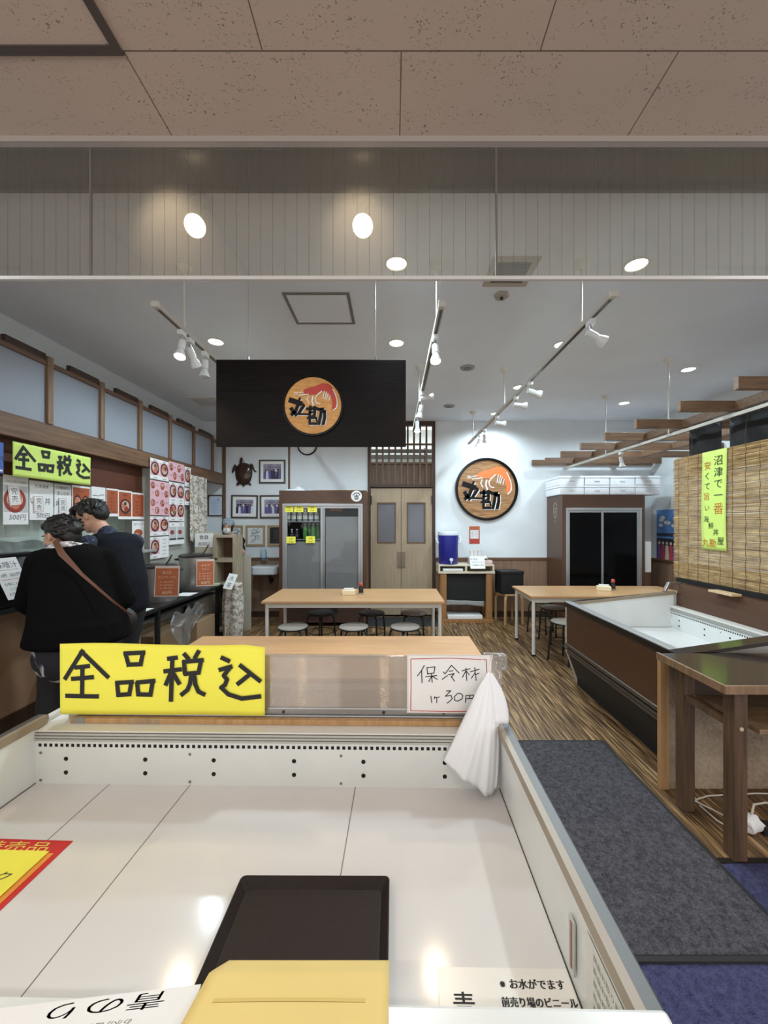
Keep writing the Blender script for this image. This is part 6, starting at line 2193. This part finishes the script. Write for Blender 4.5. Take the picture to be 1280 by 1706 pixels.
# cardboard boxes and a clear bag under the black table
CARD = pm('cardboard', (150, 122, 92), 0.8, var=(5, 0.06))
for x0, x1, y0_, y1_, h, lab in ((-2.66, -2.30, 3.75, 4.25, 0.40, 'cardboard box under the black table behind the front leg'), (-2.62, -2.22, 4.42, 4.86, 0.36, 'cardboard box under the far half of the black table'), (-2.68, -2.34, 3.30, 3.62, 0.50, 'cardboard box under the near end of the black table beside the man')):
    t = thing('cardboard_box', lab, 'box', (x0, y0_, 0), group='cardboard boxes under the black table')
    MB().box(0, x1 - x0, 0, y1_ - y0_, 0, h).build('box_body', CARD, t, bevel=0.004)
    b = MB()
    b.prism([(0, h), ((x1 - x0) * 0.5, h + 0.004), ((x1 - x0) * 0.5, h + 0.008), (0, h + 0.006)], -(y1_ - y0_), 0, Matrix.Rotation(PI / 2, 4, 'X'))
    b.build('flap', CARD, t)
    MB().box((x1 - x0) * 0.5 - 0.03, (x1 - x0) * 0.5 + 0.03, -0.001, 0.0, h * 0.7, h).build('tape', pm('tape_tan', (176, 150, 112), 0.4), t)
t = thing('clear_bag', 'large clear plastic bag hanging under the black table', 'bag', (-2.17, 4.10, 0.66))
MB().grid(lambda u, v: (0.06 + 0.06 * math.sin(2 * PI * u) * (0.3 + v), -0.38 + 0.62 * u + 0.03 * math.sin(11 * v), -(0.05 + 0.42 * math.sin(PI * (0.12 + 0.8 * u)) * v) + 0.025 * math.sin(17 * u + 9 * v)), 26, 16).build('film', glassy('bag_film', (0.93, 0.93, 0.93), 0.05, 0.2, 0.10), t, smooth=180, solid=0.001)
# ================================================================ PEOPLE
def conv(pa, ra, pb, rb):
    """capsule between two spheres as a convex hull"""
    bm = bmesh.new()
    for p, r_ in ((pa, ra), (pb, rb)):
        bmesh.ops.create_icosphere(bm, subdivisions=2, radius=r_, matrix=Matrix.Translation(p))
    bmesh.ops.convex_hull(bm, input=bm.verts)
    bmesh.ops.delete(bm, geom=[v for v in bm.verts if not v.link_faces], context='VERTS')
    vs = [v.co.copy() for v in bm.verts]
    idx = {v: i for i, v in enumerate(bm.verts)}
    fs = [[idx[v] for v in f.verts] for f in bm.faces]
    bm.free()
    return vs, fs


def ell(c, rad, rot=None):
    bm = bmesh.new()
    M_ = Matrix.Translation(c) @ (rot.to_4x4() if rot else Matrix()) @ Matrix.Diagonal((*rad, 1))
    bmesh.ops.create_icosphere(bm, subdivisions=3, radius=1, matrix=M_)
    vs = [v.co.copy() for v in bm.verts]
    idx = {v: i for i, v in enumerate(bm.verts)}
    fs = [[idx[v] for v in f.verts] for f in bm.faces]
    bm.free()
    return vs, fs


def blob(name, prims, m, parent, vox=0.008, smooth_n=4):
    """union of capsules and ellipsoids turned into one continuous smooth skin"""
    b = MB()
    for p in prims:
        b.add(*p)
    me = bpy.data.meshes.new('blob')
    me.from_pydata(b.v, [], b.f)
    o = bpy.data.objects.new('blob', me)
    C.objects.link(o)
    rm = o.modifiers.new('remesh', 'REMESH')
    rm.mode = 'VOXEL'
    rm.voxel_size = vox
    sm_ = o.modifiers.new('smooth', 'SMOOTH')
    sm_.iterations = smooth_n
    sm_.factor = 0.5
    dg = bpy.context.evaluated_depsgraph_get()
    me2 = bpy.data.meshes.new_from_object(o.evaluated_get(dg))
    bpy.data.objects.remove(o)
    me2.materials.clear()
    me2.materials.append(m)
    me2.polygons.foreach_set('use_smooth', [True] * len(me2.polygons))
    o2 = bpy.data.objects.new(name, me2)
    C.objects.link(o2)
    o2.parent = parent
    return o2


def ecap(c0, r0, c1, r1, rot):
    """convex hull of two ellipsoids"""
    bm = bmesh.new()
    for c, r_ in ((c0, r0), (c1, r1)):
        bmesh.ops.create_icosphere(bm, subdivisions=3, radius=1, matrix=Matrix.Translation(c) @ rot.to_4x4() @ Matrix.Diagonal((*r_, 1)))
    bmesh.ops.convex_hull(bm, input=bm.verts)
    bmesh.ops.delete(bm, geom=[v for v in bm.verts if not v.link_faces], context='VERTS')
    vs = [v.co.copy() for v in bm.verts]
    idx = {v: i for i, v in enumerate(bm.verts)}
    fs = [[idx[v] for v in f.verts] for f in bm.faces]
    bm.free()
    return vs, fs


def axes(f, up=Vector((0, 0, 1))):
    f = f.normalized()
    r_ = f.cross(up).normalized()
    u = r_.cross(f).normalized()
    return r_, f, u          # right, forward, up


def rotm(r_, f, u):
    return Matrix((r_, f, u)).transposed()


def limb(P, R):
    return [conv(P[i], R[i], P[i + 1], R[i + 1]) for i in range(len(P) - 1)]


def hand(w_, d, side, palm_n, s=1.0, curl=0.5):
    """palm, four fingers and a thumb; d = direction, side = towards the thumb, palm_n = palm side"""
    d, side, n_ = d.normalized(), side.normalized(), palm_n.normalized()
    out = []
    k1 = w_ + d * 0.08 * s
    out.append(conv(w_, 0.022 * s, w_ + d * 0.03 * s, 0.026 * s))
    for q, ln in ((1.0, 0.070), (0.34, 0.078), (-0.33, 0.072), (-1.0, 0.056)):
        kn = k1 + side * 0.028 * s * q
        out.append(conv(w_ + d * 0.02 * s + side * 0.014 * s * q, 0.015 * s, kn, 0.012 * s))
        a = kn + (d * (1 - 0.35 * curl) + n_ * 0.5 * curl).normalized() * ln * 0.5 * s
        e = a + (d * (1 - curl) + n_ * curl).normalized() * ln * 0.45 * s
        out.append(conv(kn, 0.0098 * s, a, 0.0088 * s))
        out.append(conv(a, 0.0088 * s, e, 0.0075 * s))
    tb = w_ + d * 0.025 * s + side * 0.025 * s
    tm_ = tb + (side * 0.7 + d * 0.6 + n_ * 0.2).normalized() * 0.035 * s
    out.append(conv(tb, 0.013 * s, tm_, 0.0105 * s))
    out.append(conv(tm_, 0.0105 * s, tm_ + (d * 0.8 + side * 0.2 + n_ * 0.4).normalized() * 0.03 * s, 0.009 * s))
    return out


def head_prims(c, f, up, s=1.0):
    """head with jaw, nose, ears, lips; c = head centre"""
    r_, f, u = axes(f, up)
    R_ = rotm(r_, f, u)
    L = lambda x, y, z: c + (r_ * x + f * y + u * z) * s
    p = [ell(L(0, -0.012, 0.025), (0.074 * s, 0.094 * s, 0.092 * s), R_),
         ell(L(0, 0.022, -0.040), (0.057 * s, 0.066 * s, 0.074 * s), R_),
         ell(L(0, 0.058, -0.088), (0.026 * s, 0.024 * s, 0.022 * s), R_),
         conv(L(0, 0.082, 0.012), 0.009 * s, L(0, 0.104, -0.026), 0.012 * s),
         ell(L(0.012, 0.092, -0.031), (0.009 * s, 0.010 * s, 0.008 * s), R_), ell(L(-0.012, 0.092, -0.031), (0.009 * s, 0.010 * s, 0.008 * s), R_),
         ell(L(0, 0.082, -0.055), (0.022 * s, 0.011 * s, 0.006 * s), R_), ell(L(0, 0.081, -0.066), (0.019 * s, 0.011 * s, 0.007 * s), R_),
         ell(L(0, 0.072, 0.032), (0.048 * s, 0.015 * s, 0.010 * s), R_),
         ell(L(0.036, 0.062, -0.020), (0.022 * s, 0.020 * s, 0.018 * s), R_), ell(L(-0.036, 0.062, -0.020), (0.022 * s, 0.020 * s, 0.018 * s), R_)]
    for sg in (-1, 1):
        p.append(ell(L(sg * 0.077, -0.008, -0.008), (0.009 * s, 0.020 * s, 0.032 * s), R_ @ Euler((0.2, 0, sg * 0.35)).to_matrix()))
    return p, L, R_


def face_parts(par, L, R_, s=1.0):
    for sg in (-1, 1):
        b = MB()
        b.add(*ell(L(sg * 0.031, 0.078, 0.008), (0.0145 * s, 0.007 * s, 0.008 * s), R_))
        e = b.build('eye', pm('eye_white', (206, 200, 196), 0.25), par, smooth=180)
        b = MB()
        b.add(*ell(L(sg * 0.031, 0.0835, 0.008), (0.006 * s, 0.003 * s, 0.006 * s), R_))
        b.build('iris', pm('iris_dark', (30, 22, 18), 0.2), e, smooth=180)
        b = MB()
        b.tube([L(sg * 0.014, 0.085, 0.027), L(sg * 0.032, 0.086, 0.033), L(sg * 0.050, 0.076, 0.027)], [0.003, 0.004, 0.002], 6)
        b.build('eyebrow', HAIR, par, smooth=180)


V = Vector


def tufts(L, n, seed, c=(0, -0.03, 0.035), rad=(0.088, 0.100, 0.096), ln=0.035, sweep=(0, 0.2, -0.4), zmin=-0.5, r0=0.009):
    q = random.Random(seed)
    out = []
    while len(out) < n:
        d = V((q.gauss(0, 1), q.gauss(0, 1), q.gauss(0, 1))).normalized()
        if d.z < zmin or (d.y > 0.0 and d.z < 0.40):
            continue
        p = V((c[0] + d.x * rad[0], c[1] + d.y * rad[1], c[2] + d.z * rad[2]))
        tdir = (V(sweep) + d * 0.35 + V((q.uniform(-.4, .4), q.uniform(-.4, .4), q.uniform(-.4, .4))))
        tdir = (tdir - d * tdir.dot(d) * 0.6).normalized() * ln * q.uniform(0.6, 1.3)
        out.append(conv(L(*p), r0, L(*(p + tdir)), 0.003))
    return out


# ---------------------------------------------------------------- woman in black with a shoulder bag, seen from behind
WF = V((-0.50, 0.86, 0)).normalized()
WR = WF.cross(V((0, 0, 1))).normalized()
UP = V((0, 0, 1))
t = thing('person', 'person in a black coat with a brown bag strap, seen from behind at the counter', 'person', (-2.0, 2.5, 0))


def rel(lst):
    off = V((-2.0, 2.5, 0))
    return [([tuple(V(v) - off) for v in vs], fs) for vs, fs in lst]


head_c = V((-2.175, 2.545, 1.408))
hf = V((-0.95, 0.14, -0.38))
hp, HL, HR = head_prims(head_c, hf, UP + V((-0.15, 0.1, 0)), 0.98)
chest = V((-2.075, 2.535, 1.20))
pelv = V((-2.00, 2.49, 0.86))
shL, shR = chest - WR * 0.165 + V((0, 0, 0.045)), chest + WR * 0.165 + V((0, 0, 0.045))
elL, elR = V((-2.345, 2.50, 0.985)), V((-1.80, 2.62, 0.985))
wrL, wrR = V((-2.425, 2.66, 0.885)), V((-2.02, 2.76, 0.96))
body = hp + [conv(chest + V((0, 0, 0.09)), 0.055, head_c + V((0.02, 0, -0.08)), 0.052),
             ell(chest, (0.175, 0.105, 0.17), rotm(WR, WF, UP)), ell((chest + pelv) / 2, (0.15, 0.10, 0.22), rotm(WR, WF, UP)), ell(pelv, (0.165, 0.115, 0.14), rotm(WR, WF, UP))]
body += limb([shL, elL, wrL], [0.052, 0.040, 0.026]) + limb([shR, elR, wrR], [0.052, 0.040, 0.026])
body += hand(wrL, V((-0.30, 0.55, -0.45)), V((0.4, 0.5, 0.3)), V((0.3, -0.1, -0.8)), 0.95) + hand(wrR, V((-0.6, 0.7, -0.2)), V((-0.5, -0.3, 0.5)), V((-0.3, 0, -0.9)), 0.95)
for sg, ank in ((-1, V((-2.14, 2.42, 0.09))), (1, V((-1.92, 2.52, 0.09)))):
    hip = pelv + WR * 0.085 * sg + V((0, 0, -0.05))
    knee = (hip + ank) / 2 + WF * 0.03
    body += limb([hip, knee, ank], [0.085, 0.058, 0.040])
    body += [conv(ank + V((0, 0, -0.045)), 0.036, ank + WF * 0.15 + V((0, 0, -0.062)), 0.026)]
blob('body', rel(body), SKIN, t, 0.0075)
off = V((-2.0, 2.5, 0))
face_parts(t, lambda x, y, z: HL(x, y, z) - off, HR, 0.98)
Rw = rotm(WR, WF, UP)
coat = [ecap(chest + V((0, 0, 0.04)), (0.205, 0.145, 0.13), pelv + V((0, 0, -0.02)), (0.265, 0.20, 0.06), Rw), ecap(pelv + V((0, 0, 0.0)), (0.265, 0.20, 0.06), pelv + V((0, 0, -0.10)), (0.285, 0.215, 0.05), Rw)]
coat += limb([shL, elL, elL.lerp(wrL, 0.8)], [0.080, 0.068, 0.055]) + limb([shR, elR, elR.lerp(wrR, 0.8)], [0.080, 0.068, 0.055])
coat += [conv(shL + V((0, 0, 0.01)), 0.075, chest + V((-0.01, 0.01, 0.11)), 0.07), conv(shR + V((0, 0, 0.01)), 0.075, chest + V((-0.01, 0.01, 0.11)), 0.07)]
blob('coat', rel(coat), pm('black_wool', (12, 11, 12), 0.95, spec=0.1, bump=(30, 0.25)), t, 0.011, 5)
tun = [ell(pelv + V((-0.015, -0.005, -0.18)), (0.225, 0.165, 0.20), Rw)]
m, nt, pb = newmat('patterned_tunic')
f = noise(nt, 9, (1, 1, 0.5), 4, 1.5)
nt.links.new(ramp(nt, f, [(0.56, lin((28, 27, 34))), (0.60, lin((92, 90, 96))), (0.66, lin((196, 196, 198)))]), pb.inputs['Base Color'])
pb.inputs['Roughness'].default_value = 0.85
blob('tunic', rel(tun), m, t, 0.011)
tr = []
for sg, ank in ((-1, V((-2.14, 2.42, 0.09))), (1, V((-1.92, 2.52, 0.09)))):
    hip = pelv + WR * 0.09 * sg + V((0, 0, -0.05))
    tr += limb([hip, (hip + ank) / 2 + WF * 0.03, ank + V((0, 0, 0.02))], [0.115, 0.095, 0.085])
blob('trousers', rel(tr), pm('black_cotton', (20, 19, 21), 0.85), t, 0.011)
for ank in (V((-2.14, 2.42, 0.09)), V((-1.92, 2.52, 0.09))):
    sh = [conv(ank + V((0, 0, -0.045)), 0.044, ank + WF * 0.14 + V((0, 0, -0.055)), 0.036), conv(ank - WF * 0.03 + V((0, 0, -0.05)), 0.038, ank + V((0, 0, -0.02)), 0.048)]
    blob('shoe', rel(sh), BLACKMAT, t, 0.008)
hr = [ell(HL(0, -0.034, 0.040), (0.087, 0.094, 0.090), HR), ell(HL(0, -0.082, -0.01), (0.070, 0.050, 0.075), HR), ell(HL(0, 0.035, 0.085), (0.064, 0.052, 0.036), HR), ell(HL(0, -0.125, 0.01), (0.045, 0.042, 0.045), HR)]
hr += tufts(HL, 150, 4, ln=0.045, sweep=(0, -0.9, -0.2), r0=0.007)
blob('hair', rel(hr), HAIR, t, 0.005, 1)
b = MB()
b.tube([HL(0.060, -0.085, 0.055) - off, HL(0.045, -0.108, 0.055) - off, HL(0.018, -0.120, 0.052) - off], 0.006, 8)
b.build('hair_clip', pm('silver_clip', (220, 214, 204), 0.25, 0.6), t, smooth=180)
sc = []
for k in range(14):
    a0, a1 = 2 * PI * k / 14, 2 * PI * (k + 1) / 14
    nc = chest.lerp(head_c, 0.60) + V((0.02, 0, 0.01))
    q = lambda a: nc + WR * 0.088 * math.cos(a) + WF * 0.078 * math.sin(a) + UP * (0.006 * math.sin(3 * a) - 0.012 * math.sin(a))
    sc.append(conv(q(a0), 0.030, q(a1), 0.030))
m = m_floral('scarf_print', (176, 172, 176), [((96, 92, 100), 0.52), ((216, 212, 212), 0.58)], 46)
blob('scarf', rel(sc), m, t, 0.007, 2)
b = MB()
pts = [chest - WR * 0.10 + UP * 0.165 + WF * 0.05, chest - WR * 0.085 + UP * 0.185 - WF * 0.05, chest - WR * 0.03 + UP * 0.11 - WF * 0.170, chest + WR * 0.07 - UP * 0.02 - WF * 0.195, pelv + WR * 0.185 + UP * 0.16 - WF * 0.20, pelv + WR * 0.265 + UP * 0.05 - WF * 0.10, pelv + WR * 0.27 + UP * 0.0 + WF * 0.08]
pts = [p - off for p in pts]
vs, fs = [], []
for i, p in enumerate(pts):
    d = (pts[min(i + 1, len(pts) - 1)] - pts[max(i - 1, 0)]).normalized()
    sd = d.cross(WF).normalized()
    w2 = (0.016, 0.018, 0.018, 0.009, 0.006, 0.005, 0.005)[i]
    for sgn, o_ in ((-1, 0), (1, 0), (1, 1), (-1, 1)):
        vs.append(p + sd * w2 * sgn - WF * (0.004 * o_))
for i in range(len(pts) - 1):
    for k in range(4):
        fs.append((4 * i + k, 4 * i + (k + 1) % 4, 4 * i + 4 + (k + 1) % 4, 4 * i + 4 + k))
b.add(vs, fs)
b.build('bag_strap', pm('brown_leather', (104, 66, 44), 0.5), t, smooth=60)
b = MB()
b.add(*ell(pelv + WR * 0.20 + UP * -0.06 + WF * 0.20 - off, (0.10, 0.05, 0.10), Rw))
b.build('shoulder_bag', pm('dark_bag', (34, 28, 26), 0.5), t, smooth=180)

# ---------------------------------------------------------------- man in a dark vest, bowed over the counter
MF = V((-0.94, 0.34, 0)).normalized()
MR = MF.cross(UP).normalized()
off = V((-2.04, 2.97, 0))
t = thing('person', 'man in a dark blue vest bowing his head at the counter', 'person', tuple(off + V((-0.14, 0.09, 0))))
rel = lambda lst: [([tuple(V(v) - off) for v in vs], fs) for vs, fs in lst]
head_c = V((-2.245, 2.985, 1.545))
hf = V((-0.90, -0.12, -0.50))
hp, HL, HR = head_prims(head_c, hf, UP + V((-0.4, 0.0, 0)), 1.02)
chest = V((-2.055, 2.97, 1.22))
pelv = V((-2.03, 2.98, 0.88))
shc = chest + V((-0.005, 0, 0.115))
shL, shR = shc - MR * 0.175, shc + MR * 0.175
elL, elR = V((-2.075, 2.79, 1.06)), V((-2.13, 3.17, 1.06))
wrL, wrR = V((-2.30, 2.83, 0.985)), V((-2.36, 3.08, 0.99))
Rm = rotm(MR, MF, UP)
body = hp + [conv(shc + V((-0.02, 0, 0.03)), 0.062, head_c + V((0.055, 0, -0.065)), 0.060), ell(chest, (0.185, 0.12, 0.19), Rm), ell((chest + pelv) / 2, (0.165, 0.115, 0.2), Rm), ell(pelv, (0.165, 0.12, 0.14), Rm)]
body += limb([shL, elL, wrL], [0.056, 0.042, 0.029]) + limb([shR, elR, wrR], [0.056, 0.042, 0.029])
body += hand(wrL, V((-0.85, 0.25, -0.25)), V((0, 0.5, 0.8)), V((-0.2, 0.6, -0.6)), 1.0) + hand(wrR, V((-0.9, -0.2, -0.2)), V((0, -0.5, 0.8)), V((-0.2, -0.6, -0.6)), 1.0)
anks = (V((-2.03, 2.89, 0.09)), V((-2.06, 3.07, 0.09)))
for sg, ank in zip((-1, 1), anks):
    hip = pelv + MR * 0.09 * sg + V((0, 0, -0.05))
    body += limb([hip, (hip + ank) / 2 + MF * 0.02, ank], [0.088, 0.06, 0.042])
    body += [conv(ank + V((0, 0, -0.045)), 0.038, ank + MF * 0.16 + V((0, 0, -0.062)), 0.027)]
blob('body', rel(body), SKIN, t, 0.0075)
face_parts(t, lambda x, y, z: HL(x, y, z) - off, HR, 1.02)
shirt = limb([shL, elL, elL.lerp(wrL, 0.85)], [0.074, 0.060, 0.046]) + limb([shR, elR, elR.lerp(wrR, 0.85)], [0.074, 0.060, 0.046])
shirt += [conv(shc + V((-0.02, 0, 0.02)), 0.080, shc + V((-0.045, 0, 0.075)), 0.068)]
m = m_floral('navy_pattern', (36, 40, 58), [((62, 70, 96), 0.56), ((84, 92, 116), 0.64)], 44)
blob('shirt', rel(shirt), m, t, 0.009)
vest = [ecap(chest + V((0.01, 0, 0.05)), (0.205, 0.14, 0.14), (chest + pelv) / 2 + V((0.03, 0, 0)), (0.205, 0.17, 0.12), Rm), ecap((chest + pelv) / 2 + V((0.03, 0, 0)), (0.205, 0.17, 0.12), pelv + V((0.03, 0, -0.04)), (0.205, 0.165, 0.08), Rm), conv(shc - MR * 0.10, 0.085, shc + MR * 0.10, 0.085), ell(shc + V((0.05, 0, -0.02)), (0.19, 0.09, 0.11), Rm)]
blob('vest', rel(vest), pm('navy_vest', (17, 18, 27), 0.85, spec=0.2, bump=(25, 0.3)), t, 0.011, 5)
tr = []
for sg, ank in zip((-1, 1), anks):
    hip = pelv + MR * 0.09 * sg + V((0.01, 0, -0.05))
    tr += limb([hip, (hip + ank) / 2 + MF * 0.02, ank + V((0, 0, 0.01))], [0.125, 0.095, 0.078])
blob('trousers', rel(tr), pm('dark_trousers', (26, 26, 30), 0.85), t, 0.011)
for ank in anks:
    blob('shoe', rel([conv(ank + V((0, 0, -0.045)), 0.046, ank + MF * 0.16 + V((0, 0, -0.055)), 0.036)]), BLACKMAT, t, 0.008)
hr = [ell(HL(0, -0.030, 0.045), (0.086, 0.094, 0.090), HR), ell(HL(0, -0.075, 0.0), (0.076, 0.052, 0.075), HR), ell(HL(0, 0.050, 0.092), (0.070, 0.060, 0.030), HR), ell(HL(0.02, 0.085, 0.072), (0.05, 0.03, 0.022), HR),
      ell(HL(0.071, 0.005, 0.035), (0.016, 0.03, 0.036), HR), ell(HL(-0.071, 0.005, 0.035), (0.016, 0.03, 0.036), HR)]
hr += tufts(HL, 150, 9, ln=0.045, sweep=(0, 0.3, -0.6), zmin=-0.2, r0=0.006) + [conv(HL(x, 0.07, 0.085), 0.012, HL(x * 1.1, 0.108, 0.035 + 0.3 * abs(x)), 0.004) for x in (-0.05, -0.035, -0.02, 0.0, 0.018, 0.036, 0.052)]
blob('hair', rel(hr), HAIR, t, 0.005, 1)

# ---------------------------------------------------------------- masked worker behind the rack
KF = V((0.30, -0.95, 0)).normalized()
KR = KF.cross(UP).normalized()
off = V((-2.42, 5.72, 0))
t = thing('person', 'worker in a grey headscarf and white mask behind the wooden rack', 'person', tuple(off))
rel = lambda lst: [([tuple(V(v) - off) for v in vs], fs) for vs, fs in lst]
head_c = V((-2.415, 5.70, 1.435))
hf = V((0.25, -0.95, -0.16))
hp, HL, HR = head_prims(head_c, hf, UP + V((0.10, 0, 0)), 0.97)
chest = V((-2.40, 5.73, 1.14))
pelv = V((-2.42, 5.75, 0.84))
shL, shR = chest - KR * 0.15 + UP * 0.09, chest + KR * 0.15 + UP * 0.09
elL, elR = V((-2.175, 5.64, 1.065)), V((-2.60, 5.70, 0.99))
wrL, wrR = V((-2.235, 5.56, 1.20)), V((-2.52, 5.52, 0.97))
Rk = rotm(KR, KF, UP)
body = hp + [conv(chest + UP * 0.13, 0.052, head_c - UP * 0.07, 0.05), ell(chest, (0.165, 0.10, 0.17), Rk), ell((chest + pelv) / 2, (0.15, 0.10, 0.2), Rk), ell(pelv, (0.16, 0.11, 0.13), Rk)]
body += limb([chest + V((0.135, -0.02, 0.08)), elL, wrL], [0.05, 0.042, 0.027]) + limb([shR, elR, wrR], [0.05, 0.04, 0.027])
body += hand(wrL, V((-0.10, -0.25, 0.85)), V((-0.8, -0.2, 0)), V((-0.4, 0.6, 0.2)), 0.95) + hand(wrR, V((0.2, -0.8, -0.1)), V((0.7, 0.2, 0.3)), V((0.2, 0, -0.9)), 0.95)
anks = (V((-2.33, 5.74, 0.09)), V((-2.50, 5.76, 0.09)))
for sg, ank in zip((-1, 1), anks):
    hip = pelv + KR * 0.085 * sg + V((0, 0, -0.05))
    body += limb([hip, (hip + ank) / 2 + KF * 0.02, ank], [0.08, 0.056, 0.04])
    body += [conv(ank + V((0, 0, -0.045)), 0.035, ank + KF * 0.14 + V((0, 0, -0.062)), 0.025)]
blob('body', rel(body), SKIN, t, 0.0075)
face_parts(t, lambda x, y, z: HL(x, y, z) - off, HR, 0.97)
blob('mask', rel([ell(HL(0, 0.062, -0.052), (0.055, 0.042, 0.052), HR), ell(HL(0, 0.085, -0.030), (0.022, 0.028, 0.026), HR)]), pm('mask_white', (218, 216, 210), 0.8), t, 0.006, 3)
blob('hair', rel([ell(HL(0, -0.02, 0.015), (0.083, 0.092, 0.088), HR), ell(HL(0.066, 0.02, -0.01), (0.016, 0.03, 0.06), HR), ell(HL(-0.066, 0.02, -0.01), (0.016, 0.03, 0.06), HR), ell(HL(-0.02, -0.10, -0.03), (0.045, 0.04, 0.05), HR)]), pm('brown_hair', (48, 34, 28), 0.5), t, 0.0075, 2)
blob('headscarf', rel([ell(HL(0, -0.022, 0.052), (0.090, 0.100, 0.074), HR), ell(HL(0, -0.075, 0.02), (0.075, 0.06, 0.07), HR)]), m_floral('headscarf_print', (140, 150, 158), [((92, 100, 108), 0.54), ((186, 192, 196), 0.62)], 30), t, 0.008, 3)
top = [ecap(chest + UP * 0.02, (0.195, 0.13, 0.13), pelv, (0.19, 0.14, 0.10), Rk)]
top += limb([chest + V((0.135, -0.02, 0.08)), elL.lerp(chest + V((0.135, -0.02, 0.08)), 0.25)], [0.070, 0.058]) + limb([shR, elR.lerp(shR, 0.1)], [0.072, 0.062])
top += [conv(shL - UP * 0.01, 0.07, shR - UP * 0.01, 0.07)]
blob('black_top', rel(top), pm('black_cotton', (20, 19, 21), 0.85), t, 0.010)
tr = []
for sg, ank in zip((-1, 1), anks):
    hip = pelv + KR * 0.085 * sg + V((0, 0, -0.05))
    tr += limb([hip, (hip + ank) / 2 + KF * 0.02, ank + V((0, 0, 0.01))], [0.115, 0.085, 0.072])
blob('trousers', rel(tr), pm('black_cotton', (20, 19, 21), 0.85), t, 0.011)
for ank in anks:
    blob('shoe', rel([conv(ank + V((0, 0, -0.045)), 0.044, ank + KF * 0.15 + V((0, 0, -0.055)), 0.034)]), BLACKMAT, t, 0.008)
